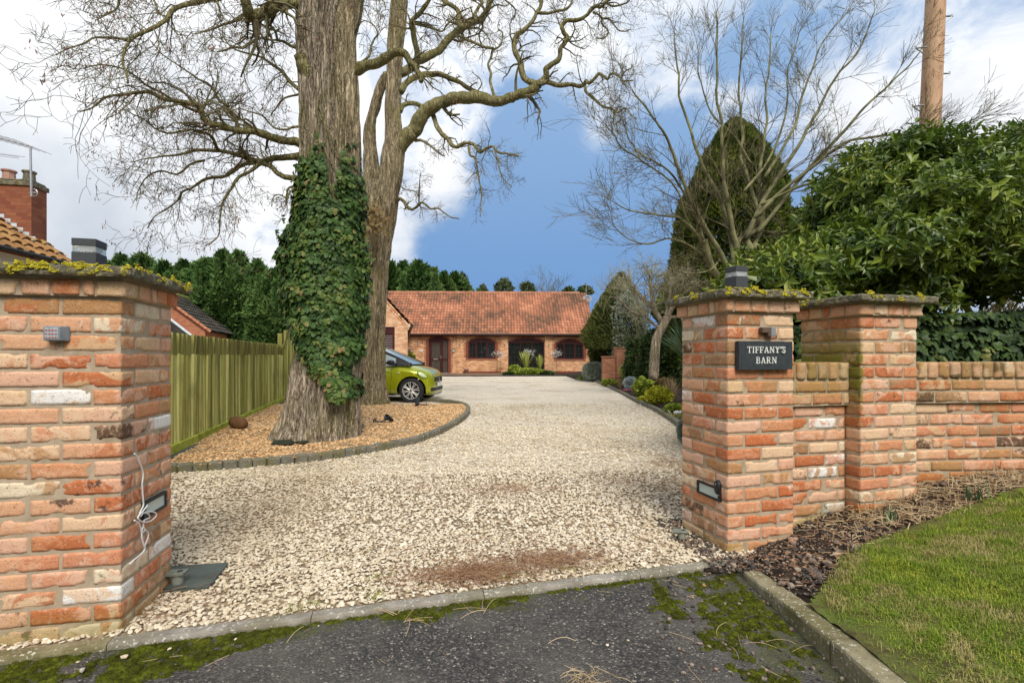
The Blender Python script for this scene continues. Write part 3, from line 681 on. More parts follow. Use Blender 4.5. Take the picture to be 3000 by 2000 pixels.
for (y0, y1, dn, r0, r1) in ((4.2, 7, 1500, .009, .016), (7, 11.2, 800, .011, .02)):
    x, y = scatter(-6.5, 0, y0, y1, dn, lambda x, y: isl_mask(x, y) & view_mask(x, y) & (x > -6.2), rg)
    r = rg.uniform(r0, r1, len(x)); z = GH(x, y)+.065+r*.3+.02*(fbm(x*3, y*3, 0, 4)-.5)
    stones(mb, np.stack([x, y, z], -1), r, .5, rg)
tag(mb.build('golden_gravel', M['goldstone']), 'golden brown gravel on the island bed around the two trees', 'gravel', kind='stuff')
# rubble and soil clods
mb = MB()
def rmask(x, y): return (y > lawn_edge(x)-.12) & ((x > 1.25) | ((y > KY(x)-.16+.2*(1.25-x)) & (x > 1.02+.1*(KY(x)-y)))) & view_mask(x, y)
x, y = scatter(.92, 3.6, 2.15, 3.3, 3600, lambda x, y: rmask(x, y) & ((x < 2.0) | (rg.uniform(0, 1, len(x)) < .35)), rg)
r = rg.uniform(.0035, .0095, len(x))*np.where(rg.uniform(0, 1, len(x)) < .05, 2.4, 1); z = np.where(x < 1.24, GH(x, y)+.01, VH(x, y))+r*.3
stones(mb, np.stack([x, y, z], -1), r, .75, rg)
# few stones spilled along the kerb and in the gutter
x, y = scatter(.6, 1.15, 1.2, 2.6, 330, lambda x, y: y < KY(x), rg); r = rg.uniform(.004, .011, len(x)); stones(mb, np.stack([x, y, GH(x, y)-.02+r*.4], -1), r, .7, rg)
tag(mb.build('rubble', M['rubble']), 'dark stones and brick crumbs on the soil beside the sign pillar', 'rubble', kind='stuff')
mb = MB()
x, y = scatter(-2, 1.1, 1.2, 2.5, 5, lambda x, y: (y < KY(x)-.01), rg); r = rg.uniform(.003, .008, len(x)); stones(mb, np.stack([x, y, GH(x, y)-.02+r*.4], -1), r, .7, rg)
for px, py, rr in ((365, 1926, .014), (240, 1965, .012), (497, 1902, .010), (690, 1873, .008)):
    g = ground_at(px, py, -.01); stones(mb, g[None]+[[0, 0, rr*.4]], np.array([rr]), .6, rg)
tag(mb.build('loose_chippings', M['limestone']), 'a few pale chippings strayed onto the asphalt', 'gravel', kind='stuff')

# ---------------------------------------------------------------- moss cushions
dome = norm(np.array([(math.cos(a)*math.cos(e), math.sin(a)*math.cos(e), math.sin(e)) for e in (0, .5, 1.0) for a in np.arange(7)*6.283/7+e*.4]+[(0, 0, 1)]))
dF = [(i*7+j, i*7+(j+1) % 7, (i+1)*7+(j+1) % 7, (i+1)*7+j) for i in range(2) for j in range(7)]; dT = [(14+j, 14+(j+1) % 7, 21) for j in range(7)]
spike = np.array([(-.5, 0, 0), (.5, 0, 0), (0, .1, 1.0)]); sF = np.array([(0, 1, 2)])
def cushions(name, x, y, base, r, label, h=.45):
    mb = MB(); n = len(x); Mx = np.repeat(np.eye(3)[None], n, 0); a = rg.uniform(0, 6.28, n); ca, sa = np.cos(a), np.sin(a)
    Mx[:, 0, 0] = ca; Mx[:, 0, 1] = -sa; Mx[:, 1, 0] = sa; Mx[:, 1, 1] = ca; rv = rg.uniform(0, 1, n)
    inst(mb, dome*[1, 1, h], [np.array(dF), np.array(dT)], np.stack([x, y, base-.002], -1), Mx, np.stack([r*rg.uniform(.8, 1.3, n), r, r*rg.uniform(.7, 1.3, n)], -1), rnd=rv)
    # fine shoots standing on the cushions
    m = 26; k = np.repeat(np.arange(n), m); th = rg.uniform(0, 6.28, n*m); rr = np.sqrt(rg.uniform(0, 1, n*m))
    d = np.stack([np.cos(th)*rr, np.sin(th)*rr, np.sqrt(1-rr**2*.95)], -1); p = np.stack([x[k], y[k], base[k]-.002], -1)+d*[1, 1, h]*r[k][:, None]
    fw = norm(d+rg.normal(0, .35, d.shape)); F0 = frames(np.cross(fw, rg.normal(size=fw.shape)), fw)
    inst(mb, spike*[.0022, .001, .0055], sF, p-fw*.001, F0, rg.uniform(.7, 1.5, n*m), rnd=np.clip(rv[k]+rg.normal(0, .2, n*m), 0, 1))
    return tag(mb.build(name, M['moss'], smooth=False), label, 'moss', kind='stuff')
xs = []; ys = []
def mossm(x, y):
    e = KY(x)-y; n = fbm(x*5, y*5, 0, 31); w = np.interp(x, [-2.2, -1.5, -1.1, -.85, -.6, -.35, 0, .25, .6, 1.0, 1.2], [.50, .34, .16, .02, .02, .13, .10, .03, .03, .12, .3])
    near = (e > 0) & (e < w*np.clip(n*2.2-.35, 0, 1.4)); right = (x > .66+.5*(n-.5)) & (e > 0) & (y > .9) & (vnoise(x*14, y*14, 0, 5) > .62-.35*np.clip((x-.7)/.4, 0, 1))
    return (near | right) & (x < 1.13) & (n > .33)
x, y = scatter(-2.5, 1.13, 1.0, 2.62, 5200, mossm, rg)
cushions('moss', x, y, GH(x, y)-.02, rg.uniform(.006, .015, len(x)), 'bright green moss cushions along the edges of the asphalt')
# ---------------------------------------------------------------- needles, twigs, straw
def strips(mb, x, y, z, L, w, curve=.3, up=.0, rs=rg, seg=3, tilt=0.15):
    n = len(x); a = rs.uniform(0, 6.28, n); V = []; F0 = []
    d = np.stack([np.cos(a), np.sin(a)], -1); nn = np.stack([-d[:, 1], d[:, 0]], -1); cv = rs.normal(0, curve, n); ti = rs.normal(0, tilt, n)
    P0 = np.stack([x, y, z], -1); rows = []
    for i in range(seg+1):
        t = i/seg; c = P0.copy(); c[:, :2] += d*(L*t)[:, None]+nn*(cv*L*t*t)[:, None]; c[:, 2] += np.abs(ti)*L*math.sin(t*3.1)*.5+up*L*t
        side = np.zeros((n, 3)); side[:, :2] = nn*(w*.5)[:, None]; lift_ = np.array([0, 0, 1])*(w*.7)[:, None]
        rows.append(np.stack([c-side, c+lift_, c+side], 1))
    V = np.stack(rows, 1).reshape(-1, 3); k = 3*(seg+1); Fc = []
    for i in range(seg):
        b = i*3; Fc += [(b, b+1, b+4, b+3), (b+1, b+2, b+5, b+4)]
    Fc = (np.array(Fc)[None]+(np.arange(n)*k)[:, None, None]).reshape(-1, 4)
    mb.add(V, Fc, rnd=np.repeat(rs.uniform(0, 1, n), k))
mb = MB()
def clus(pxs, n, s):
    X = []; Y = []
    for px, py, wt, sx, sy in pxs:
        g = ground_at(px, py); m = int(n*wt); X.append(rg.normal(g[0], s*sx, m)); Y.append(rg.normal(g[1], s*sy, m))
    x = np.concatenate(X); y = np.concatenate(Y); k = gm(x, y); return x[k], y[k]
x, y = clus([(1370, 1695, 1, 1.3, .45), (1560, 1660, 1, 1.5, .45), (1480, 1440, .5, 1.2, .8), (1380, 1690, .8, .8, .4), (1640, 1640, .5, .8, .4), (1900, 1420, .5, 1.4, 1.6), (600, 1480, .3, 3, 2), (1500, 1600, .5, 3, 1), (1180, 1440, .3, 2, 2), (430, 1800, .25, 1, 1), (1960, 1360, .5, .8, 1.5)], 560, .15)
strips(mb, x, y, GH(x, y)+rg.uniform(.012, .03, len(x)), rg.uniform(.03, .085, len(x)), np.full(len(x), .0022), .25)
x, y = scatter(1.15, 3.6, 2.2, 3.3, 900, rmask, rg); strips(mb, x, y, VH(x, y)+.006, rg.uniform(.008, .035, len(x)), rg.uniform(.002, .006, len(x)), .3)
x, y = scatter(-2.5, 1.6, 2.2, 6.5, 45, gm, rg); strips(mb, x, y, GH(x, y)+.022, rg.uniform(.02, .06, len(x)), np.full(len(x), .0025), .3)
tag(mb.build('needle_litter', M['needle']), 'brown needles and leaf litter lying in drifts on the gravel', 'litter', kind='stuff')
mb = MB()
x, y = scatter(-2, 1.1, 1.1, 2.6, 52, lambda x, y: (y < KY(x)-.01), rg); q = rg.uniform(0, 1, len(x)) < np.clip(.22+.8*(x-.2), .18, 1); x = x[q]; y = y[q]
strips(mb, x, y, GH(x, y)-.017, rg.uniform(.03, .13, len(x)), rg.uniform(.0014, .0026, len(x)), .5, seg=6)
x, y = rg.normal(.28, .05, 60), rg.normal(1.72, .04, 60); strips(mb, x, y, GH(x, y)-.015, rg.uniform(.03, .08, 60), np.full(60, .0018), .3, seg=5)
for px in ((1150, 1800), (1180, 1820), (1420, 1795)):
    g = ground_at(px[0], px[1], -.02); n = 5; strips(mb, rg.normal(g[0], .03, n), rg.normal(g[1], .02, n), np.full(n, g[2]+.005), rg.uniform(.08, .16, n), np.full(n, .0028), .4, seg=8)
tag(mb.build('pine_needles', M['straw']), 'long dry curved needles scattered over the dark asphalt', 'litter', kind='stuff')
# dead stems
mb = MB()
x, y = scatter(1.55, 4.2, 2.3, 3.3, 1500, lambda x, y: (y > lawn_edge(x)-.03+.1*(vnoise(x*8, y*8)-.5)) & (y < 3.2+.05*x), rg)
q = rg.uniform(0, 1, len(x)) < np.clip((x-1.6)*1.4, .1, 1); x = x[q]; y = y[q]
strips(mb, x, y, VH(x, y)+.003, rg.uniform(.03, .11, len(x)), rg.uniform(.002, .0045, len(x)), .35, seg=3, tilt=.3)
m = rg.uniform(0, 1, len(x)) < .3; x = x[m]; y = y[m]; n = len(x); a = rg.uniform(0, 6.28, n); lean = rg.uniform(.05, .5, n); L = rg.uniform(.02, .075, n); w = rg.uniform(.0018, .0035, n)
fw = norm(np.stack([np.cos(a)*lean, np.sin(a)*lean, np.ones(n)], -1)); F0 = frames(fw, np.stack([np.sin(a), -np.cos(a), 0*a], -1))
inst(mb, np.array([(-1, 0, 0), (1, 0, 0), (1, 1, 0), (-1, 1, 0), (0, 0, 1), (0, 1, 1)], float), [np.array([(0, 1, 2, 3), (1, 4, 5, 2), (4, 0, 3, 5)])], np.stack([x, y, VH(x, y)-.004], -1), F0, np.stack([w, L, w], -1), rnd=rg.uniform(0, 1, n))
tag(mb.build('dead_stems', M['straw']), 'cut straw-coloured dead stems on the soil below the low wall', 'dead plants', kind='stuff')
# ---------------------------------------------------------------- grass
def blades(mb, x, y, z, L, w, rs=rg, droop=.9):
    n = len(x); a = rs.uniform(0, 6.28, n); d = np.stack([np.cos(a), np.sin(a), np.zeros(n)], -1); s = np.stack([-d[:, 1], d[:, 0], np.zeros(n)], -1)*w[:, None]*.5
    dr = rs.uniform(.15, droop, n)[:, None]; P0 = np.stack([x, y, z], -1); up = np.array([0, 0, 1.0]); Lk = L[:, None]
    p1 = P0+(up*.55+d*dr*.25)*Lk; p2 = P0+(up*(.95-.45*dr)+d*dr*.85)*Lk
    V = np.stack([P0-s, P0+s, p1+s*.8, p1-s*.8, p2], 1).reshape(-1, 3)
    Fq = (np.array([(0, 1, 2, 3)])[None]+(np.arange(n)*5)[:, None, None]).reshape(-1, 4); Ft = (np.array([(3, 2, 4)])[None]+(np.arange(n)*5)[:, None, None]).reshape(-1, 3)
    mb.add(V, [Fq, Ft], rnd=np.repeat(rs.uniform(0, 1, n), 5))
mb = MB()
def lm(x, y):
    e = lawn_edge(x)-y; d = np.clip(e/.18, 0, 1)*np.clip((x-1.25)/.12, 0.05, 1)*(.35+.9*fbm(x*4, y*4, 0, 2)); return (rg.uniform(0, 1, len(x)) < d) & (e > 0) & view_mask(x, y, .5)
x, y = scatter(1.245, 4.2, 1.1, 3.0, 42000, lm, rg)
tu = fbm(x*7, y*7, 0, 12); L = rg.uniform(.014, .034, len(x))*(.35+1.3*tu)
L = L*(1+1.2*(vnoise(x*16, y*16, 0, 4) > .74)*vnoise(x*40, y*40)); blades(mb, x, y, VH(x, y)+.008, L, rg.uniform(.0016, .0032, len(x)), droop=1.3)
tag(mb.build('grass', M['blade']), 'short tufty lawn grass on the verge at bottom right', 'grass', kind='stuff')
mb = MB()
for px, py, n in ((1105, 1755, 60), (860, 1795, 60), (905, 1775, 60), (1085, 1735, 40), (1475, 1700, 90), (1545, 1690, 40), (1665, 1675, 60), (1130, 1690, 30), (1080, 1620, 20), (1090, 1700, 40), (1790, 1668, 30), (1200, 1450, 16), (1230, 1460, 14), (1645, 1215, 20), (1660, 1218, 20)):
    g = ground_at(px, py); s = .028; x = rg.normal(g[0], s*1.3, n); y = rg.normal(g[1], s*.7, n)
    blades(mb, x, y, GH(x, y)+.008, rg.uniform(.012, .03, n), np.full(n, .0022))
tag(mb.build('weeds', M['blade']), 'tiny green weeds sprouting through the gravel', 'weeds', kind='stuff')
def sword_leaves(n, L0, L1, w, spread, rs, z0=0.0, droop=.5, upr=.6):
    mb = MB()
    for i in range(n):
        a = rs.uniform(0, 6.283); L = rs.uniform(L0, L1); e = rs.uniform(1-upr, 1)*spread; d = np.array([math.cos(a), math.sin(a), 0]); s = np.array([-d[1], d[0], 0]); nn = 7; pts = []
        for k in range(nn):
            t = k/(nn-1); th = 1.5708-e*(.5+.0*t)-droop*t*t*e; pts.append((t, th))
        p = np.array([d[0]*.01, d[1]*.01, z0]); V = []
        for k, (t, th) in enumerate(pts):
            ww = w*(.6+.8*math.sin(min(1, t*1.3)*1.57))*(1-t**3)+.0005
            V += [p-s*ww, p-np.array([0, 0, 1])*ww*.5*math.sin(th)-d*0, p+s*ww]; p = p+(d*math.cos(th)+np.array([0, 0, 1])*math.sin(th))*L/(nn-1)
        Fc = []
        for k in range(nn-1):
            b = 3*k; Fc += [(b, b+1, b+4, b+3), (b+1, b+2, b+5, b+4)]
        mb.add(V, Fc, rnd=rs.uniform(0, 1))
    return mb
# ================================================================ brick pillars and walls
_n = {}
def brick_tpl(nx, ny, nz):
    """surface grid of a unit box (-.5...5) with nx, ny, nz cells"""
    key = (nx, ny, nz)
    if key in _n: return _n[key]
    V = []; idx = {}; Fc = []
    def vid(i, j, k):
        if (i, j, k) not in idx: idx[(i, j, k)] = len(V); V.append((i/nx-.5, j/ny-.5, k/nz-.5))
        return idx[(i, j, k)]
    for s_, k in ((0, 0), (1, nz)):
        for i in range(nx):
            for j in range(ny):
                q = [vid(i, j, k), vid(i+1, j, k), vid(i+1, j+1, k), vid(i, j+1, k)]; Fc.append(q if s_ else q[::-1])
    for s_, j in ((0, 0), (1, ny)):
        for i in range(nx):
            for k in range(nz):
                q = [vid(i, j, k), vid(i+1, j, k), vid(i+1, j, k+1), vid(i, j, k+1)]; Fc.append(q[::-1] if s_ else q)
    for s_, i in ((0, 0), (1, nx)):
        for j in range(ny):
            for k in range(nz):
                q = [vid(i, j, k), vid(i, j+1, k), vid(i, j+1, k+1), vid(i, j, k+1)]; Fc.append(q if s_ else q[::-1])
    _n[key] = (np.array(V), np.array(Fc)); return _n[key]
rb = np.random.RandomState(11)
def brick(mb, c, size, moss=None, cell=.012, rnd=None, rnd2=None, rough=1.0):
    size = np.array(size); c = np.array(c)
    n = tuple(int(max(2, round(s/cell))) for s in size); T, Fc = brick_tpl(*n)
    sz = size*(1+rb.uniform(-.012, .012, 3)); V = T*sz; r = .0045
    q = np.clip(V, -(sz/2-r), sz/2-r); d = V-q; L = np.linalg.norm(d, axis=1)[:, None]; V = np.where(L > 1e-9, q+d/np.maximum(L, 1e-9)*np.minimum(L, r*1.0), V)
    o = rb.uniform(0, 100, 3); N = norm(T*np.array([1, 1, 1])+1e-9)
    fx = fbm(V[:, 0]*22+o[0], V[:, 1]*22+o[1], V[:, 2]*22+o[2], 2, 3)-.5; f2 = vnoise(V[:, 0]*70+o[0], V[:, 1]*70+o[1], V[:, 2]*70+o[2], 5)-.5
    edge = (np.sort(np.abs(T), axis=1)[:, 1] > .40).astype(float)           # near an arris
    chip = np.clip(fbm(V[:, 0]*16+o[1], V[:, 1]*16+o[2], V[:, 2]*16+o[0], 7, 3)-.58, 0, 1)*edge*.06
    V = V+N*(fx*.0045+f2*.003-chip)[:, None]*rough
    a = rb.normal(0, .006); V = V@rotm('y', a).T if size[0] > size[1] else V@rotm('x', a).T
    V = V+c+np.array([0, 0, rb.uniform(-.0015, .0015)])
    if rnd is None: rnd = rb.uniform(0, 1)
    if rnd2 is None: rnd2 = rb.uniform(0, 1)
    ms = moss(V) if moss is not None else 0.0
    mb.add(V, Fc, rnd=rnd, rnd2=rnd2, moss=ms)
def mortar_box(mb, lo, hi, moss=None, cell=.03):
    lo = np.array(lo, float); hi = np.array(hi, float); s = hi-lo; n = tuple(int(max(2, min(60, round(x/cell)))) for x in s); T, Fc = brick_tpl(*n)
    V = T*s+(lo+hi)/2; V = V+norm(T)*((fbm(V[:, 0]*15, V[:, 1]*15, V[:, 2]*15, 3)-.5)*.004)[:, None]
    mb.add(V, Fc, moss=moss(V) if moss is not None else 0.0)
def cap_slab(lo, hi, seed, sag=.004):
    lo = np.array(lo, float); hi = np.array(hi, float); s = hi-lo; n = (44, 44, 5); T, Fc = brick_tpl(*n); V = T*s
    u = np.abs(T[:, :2]).max(1); side = (u > .499)
    # gently crowned top
    top = (T[:, 2] > 0); V[:, 2] += np.where(top, .012*(1-(2*u)**6), 0)
    N = T.copy(); N[:, 2] *= .4; N = norm(N)
    f = fbm(V[:, 0]*9+seed, V[:, 1]*9, V[:, 2]*9, seed, 3)-.5; g = fbm(V[:, 0]*45+seed, V[:, 1]*45, V[:, 2]*45, seed+3, 3)-.5
    V = V+N*(f*.030+g*.022)[:, None]*np.where(side, 1, .35)[:, None]
    e = (u > .46) & (np.abs(T[:, 2]) > .45); V[:, :2] *= np.where(e, .985, 1)[:, None]
    mb = MB(); mb.add(V+(lo+hi)/2, Fc); return mb
TOPZ = 1.40; CH = .075; A = .22
def pillar_bricks(mb, mo, zbot, first, moss, local_z):
    """first: which bond the top course has; z are world heights minus local_z"""
    n = int(math.ceil((TOPZ-zbot)/CH)); z = TOPZ
    for i in range(n):
        z -= CH; zc = z+CH/2-.002-local_z; odd = (i % 2) ^ (0 if first == 'A' else 1)
        for s in (-1, 1):
            for t in (-1, 1):
                if odd == 0:   # two stretchers on front and back
                    brick(mb, (s*.1125, t*(A-.05125), zc), (.215, .1025, .064), moss)
                else: brick(mb, (t*(A-.05125), s*.1125, zc), (.1025, .215, .064), moss)
            if odd == 0: brick(mb, (s*(A-.05125), 0, zc), (.1025, .215, .064), moss)
            else: brick(mb, (0, s*(A-.05125), zc), (.215, .1025, .064), moss)
    mortar_box(mo, (-A+.0035, -A+.0035, TOPZ-n*CH-local_z), (A-.0035, A-.0035, TOPZ-local_z+.004), moss)
    # corbel course, standing out
    B = A+.022; zc = TOPZ+CH/2-local_z; k = [.16, .055, .10, .115]
    for side in range(4):
        x = -B; seq = []
        W_ = 2*B-.1025-.008
        ws = [.112, .05, .108, .122]; sc_ = (W_-3*.010)/sum(ws); rb.shuffle(ws); x = -B
        for w in ws:
            w *= sc_; c = (x+w/2, -B+.05125); x += w+.010
            for _ in range(side): c = (-c[1], c[0])
            sz = (w, .1025, .066) if side % 2 == 0 else (.1025, w, .066)
            brick(mb, (c[0], c[1], zc), sz, moss, rnd=rb.choice([.22, .25, .34, .52, .55, .70, .92, .15]))
    mortar_box(mo, (-B+.007, -B+.007, TOPZ-local_z+.003), (B-.007, B-.007, TOPZ+CH-local_z+.012), moss)
def make_pillar(name, cx, cy, th, zb, first, label, moss, seed, dz0):
    root = thing(name, (cx, cy, zb), label, 'brick pillar', 'brick gate pillars', th)
    global rb
    rb = np.random.RandomState(seed); mb = MB(); mo = MB(); pillar_bricks(mb, mo, dz0, first, moss, zb)
    mb.build('brickwork', M['brick'], root, world=False, smooth=True); mo.build('mortar', M['mortar'], root, world=False)
    c = A+.072; cs = cap_slab((-c, -c, TOPZ+CH-zb+.006), (c, c, TOPZ+CH+.046-zb), seed); cap = cs.build('cap_stone', M['cap'], root, world=False, smooth=False)
    # lichen rosettes on the slab's edge and top
    rl_ = np.random.RandomState(seed+5); lb = MB()
    for i in range({21: 84, 22: 40, 23: 22}[seed]):
        side = rl_.randint(0, 4) if i > 60 else rl_.choice([0, 0, 1, 3]); u = rl_.uniform(-c*.97, c*.97); zz_ = TOPZ+CH-zb+rl_.uniform(.022, .056); rr = rl_.uniform(.006, .022)
        p = np.array([u, -c+.002, zz_]); nrm_ = np.array([0, -1, .25])
        if rl_.uniform() < .3: p = np.array([u, -c+rl_.uniform(.01, .10), TOPZ+CH+.052-zb]); nrm_ = np.array([0, -.1, 1])
        Rz = rotm('z', side*math.pi/2); p = Rz@p; nrm_ = norm(Rz@nrm_); m = int(26*(rr/.014)**2)+8
        t1 = norm(np.cross(nrm_, [.3, .2, .9])); t2 = np.cross(nrm_, t1); a = rl_.uniform(0, 6.28, m); q = np.sqrt(rl_.uniform(0, 1, m))*rr*(1+.4*np.sin(a*3+i))
        pos = p+np.outer(np.cos(a)*q*1.4, t1)+np.outer(np.sin(a)*q*.8, t2)+nrm_*.001
        stones(lb, pos, rl_.uniform(.0028, .0062, m), .5, rl_)
    lb.build('lichen', M['lichen'], cap, world=False)
    return root
def loc2w(root, p):
    v = root.matrix_basis@Vector(p) if False else None
    c, s = math.cos(root.rotation_euler.z), math.sin(root.rotation_euler.z)
    return np.array([root.location.x+c*p[0]-s*p[1], root.location.y+s*p[0]+c*p[1], root.location.z+p[2]])
thL = R(11.3); thR = R(14.2); thW = R(4.5)
def center(corner, th, sx, sy):      # corner given at local (sx*A, sy*A)
    c, s = math.cos(th), math.sin(th); return corner[0]-(c*sx*A-s*sy*A), corner[1]-(s*sx*A+c*sy*A)
cL = center((-1.642, 2.08), thL, 1, -1); cR1 = center((1.1925, 2.736), thR, -1, -1); cR2 = center((2.088, 2.965), thR, -1, -1)
mL = lambda V: np.clip(.9-(V[:, 2])/.16, 0, 1)
mR1 = lambda V: np.clip(.8-(V[:, 2])/.12, 0, 1)
def mR2(V): return np.maximum(np.clip(.7-(V[:, 2])/.12, 0, 1), np.where(V[:, 0] < -A+.012, np.exp(-((V[:, 2]-.86)/.22)**2)*1.6, 0))
pilL = make_pillar('brick_pillar', cL[0], cL[1], thL, -.02, 'A', 'tall brick pillar at left with keypad and heavy yellow lichen on its cap', mL, 21, -.10)
pilR1 = make_pillar('brick_pillar', cR1[0], cR1[1], thR, .05, 'A', 'brick pillar carrying the black house name sign', mR1, 22, .03)
pilR2 = make_pillar('brick_pillar', cR2[0], cR2[1], thR, .2, 'B', 'brick pillar without a lamp or sign, right of the sign pillar, green algae on its left face', mR2, 23, .10)

def make_wall(root, L, zb, ztop=1.12, moss=None, seed=1, plinth=False, x0=0.0):
    """wall along local x, face at y=0 going back; z local to the root"""
    global rb
    rb = np.random.RandomState(seed); mb = MB(); mo = MB(); lz = float(root.location.z)
    n = int(L/.0755); z1 = ztop-lz
    for i in range(n):
        x = (i+.5)*L/n+x0; brick(mb, (x, .1075, z1-.051), (.0655, .23, .1025), moss, .016, rnd=rb.choice([.76, .84, .62, .3, .7, .05, .5, .8]), rough=1.6)
    k = 0; z = z1-.1025-.010
    while z > zb-lz:
        out = 0 if k < 2 else .028; zc = z-.0335; off = rb.uniform(0, .03)+(0 if k % 2 else .1125); x = -off
        while x < L-.01:
            a = max(x, 0); b = min(x+.215, L)
            if b-a > .03:
                lowp = plinth and zc+lz < .39
                brick(mb, ((a+b)/2+x0, out+.0512, zc), (b-a, .1025, .064), moss, .015, rnd=(.93 if lowp else None), rnd2=(.0 if lowp else None)); brick(mb, ((a+b)/2+x0, .215-out-.0512, zc), (b-a, .1025, .064), moss, .03)
            x += .225
        z -= CH; k += 1
    mortar_box(mo, (x0, .005, z1-.1025-.002-2*CH-.006), (L+x0, .207, z1-.014), moss, .04); mortar_box(mo, (x0, .0325, zb-lz-.1), (L+x0, .18, z1-.105-2*CH-.008), moss, .04)
    mb.build('brickwork', M['brick'], root, world=False, smooth=True); mo.build('mortar', M['mortar'], root, world=False)
# between the two right pillars
p = loc2w(pilR1, (A+.002, -A+.075, 0)); L12 = math.hypot(cR2[0]-cR1[0], cR2[1]-cR1[1])-2*A-.004
w12 = thing('brick_wall', (p[0], p[1], .1), 'short low brick wall linking the sign pillar to the second right pillar', 'brick wall', 'low brick walls', thR)
m12 = lambda V: np.maximum(np.clip((V[:, 2]-.72)/.12, 0, 1)*.6, np.clip(.25-V[:, 2], 0, .2)*4)
make_wall(w12, L12, .08, moss=m12, seed=31)
p = loc2w(pilR2, (A+.002, -A+.075, 0))
wR = thing('brick_wall', (p[0], p[1], .2), 'long low brick wall running off the right edge, top course set on edge', 'brick wall', 'low brick walls', thW)
mWR = lambda V: np.clip((V[:, 2]-.66)/.14, 0, 1)*.3+np.clip(.3-V[:, 2], 0, .2)*3
make_wall(wR, 3.2, .24, moss=mWR, seed=32, plinth=True)
p = loc2w(pilL, (-A-.002, -A+.075, 0)); thWL = R(6)
wL = thing('brick_wall', (p[0]-2.0*math.cos(thWL), p[1]-2.0*math.sin(thWL), -.05), 'mossy low brick wall at the left edge behind the keypad pillar', 'brick wall', 'low brick walls', thWL)
make_wall(wL, 2.0, -.1, ztop=1.13, moss=lambda V: np.clip((V[:, 2]-.85)/.1, 0, 1)*1.2, seed=33)

# ---------------------------------------------------------------- things on the pillars
def cap_lamp(root, lp, label, w=.105, h=.150, rz=0.0):
    g = loc2w(root, lp); t = thing('pillar_lamp', tuple(g), label, 'lamp', 'square lamps on the pillar caps', root.rotation_euler.z+rz)
    a = w/2; mb = MB(); box(mb, (-a, -a, 0), (a, a, h*.60), .0015); mb.build('lamp_body', M['anthracite'], t, world=False)
    mb = MB(); box(mb, (-a+.002, -a+.002, h*.601), (a-.002, a-.002, h*.789), .002); mb.build('clear_band', M['clear'], t, world=False)
    mb = MB(); box(mb, (-a*.55, -a*.55, h*.602), (a*.55, a*.55, h*.66), .002); box(mb, (-a*.62, -a*.62, h*.665), (a*.62, a*.62, h*.785), .003); mb.build('reflector', M['whiteplastic'], t, world=False)
    mb = MB(); box(mb, (-a, -a, h*.79), (a, a, h), .002); mb.build('lamp_lid', M['anthracite'], t, world=False); return t
CAPT = TOPZ+CH+.055
g = P(262, 780, 2.28)
cap_lamp(pilL, (-.03, .02, CAPT+.02-.0), 'square grey lamp with a clear band on the left pillar cap', .094, .155, R(3))
cap_lamp(pilR1, (.035, .03, CAPT-.032), 'square grey lamp with a clear band on the sign pillar cap', .092, .156, R(6))
def face_pt(root, face, u, z):       # point on a pillar face: u along it (left to right as seen), z world
    lz = z-root.location.z
    return {'front': (u, -A, lz), 'left': (-A, -u, lz), 'right': (A, u, lz)}[face]
# keypad
t = thing('keypad', tuple(loc2w(pilL, face_pt(pilL, 'front', (184-360)/.793/1000*1.0+A-.002, 1.15+(1047-978)/1450*2.05))), 'small grey keypad with red keys on the left pillar', 'keypad', rz=thL)
kw, kh, kd = .078, .062, .036; mb = MB()
V = [(-kw/2, 0, -kh/2), (kw/2, 0, -kh/2), (kw/2, 0, kh/2), (-kw/2, 0, kh/2), (-kw*.46, -kd, -kh*.46), (kw*.28, -kd, -kh*.46), (kw*.28, -kd, kh*.46), (-kw*.46, -kd, kh*.46)]
mb.add(V, [(3, 2, 1, 0), (4, 5, 6, 7), (0, 1, 5, 4), (1, 2, 6, 5), (2, 3, 7, 6), (3, 0, 4, 7)]); body = mb.build('keypad_case', M['keygray'], t, world=False)
bm_ = body.modifiers.new('bevel', 'BEVEL'); bm_.width = .003; bm_.segments = 2
mb = MB(); box(mb, (-kw*.38, -kd-.0015, -kh*.37), (kw*.22, -kd+.001, kh*.37), .001); mb.build('key_panel', M['keyface'], t, world=False)
kf = MB(); kx = [-.0225, -.0095, .0035]
for r_ in range(3):
    for c_ in range(4):
        x = -kw*.38+.0065+c_*.0110; z = kh*.20-r_*.0145; kb = MB(); box(kb, (x-.0034, -kd-.0038, z-.0028), (x+.0034, -kd-.001, z+.0028), .001); kb.build('key', M['keyred'], t, world=False)
mb = MB()
for x in (-kw*.18, -kw*.02): lathe(mb, [(0, .0012), (.0011, .001), (.0012, 0)], (x, -kd-.0015, kh*.31), 8, rotm('x', R(90)))
mb.build('indicator', M['blackplastic'], t, world=False)
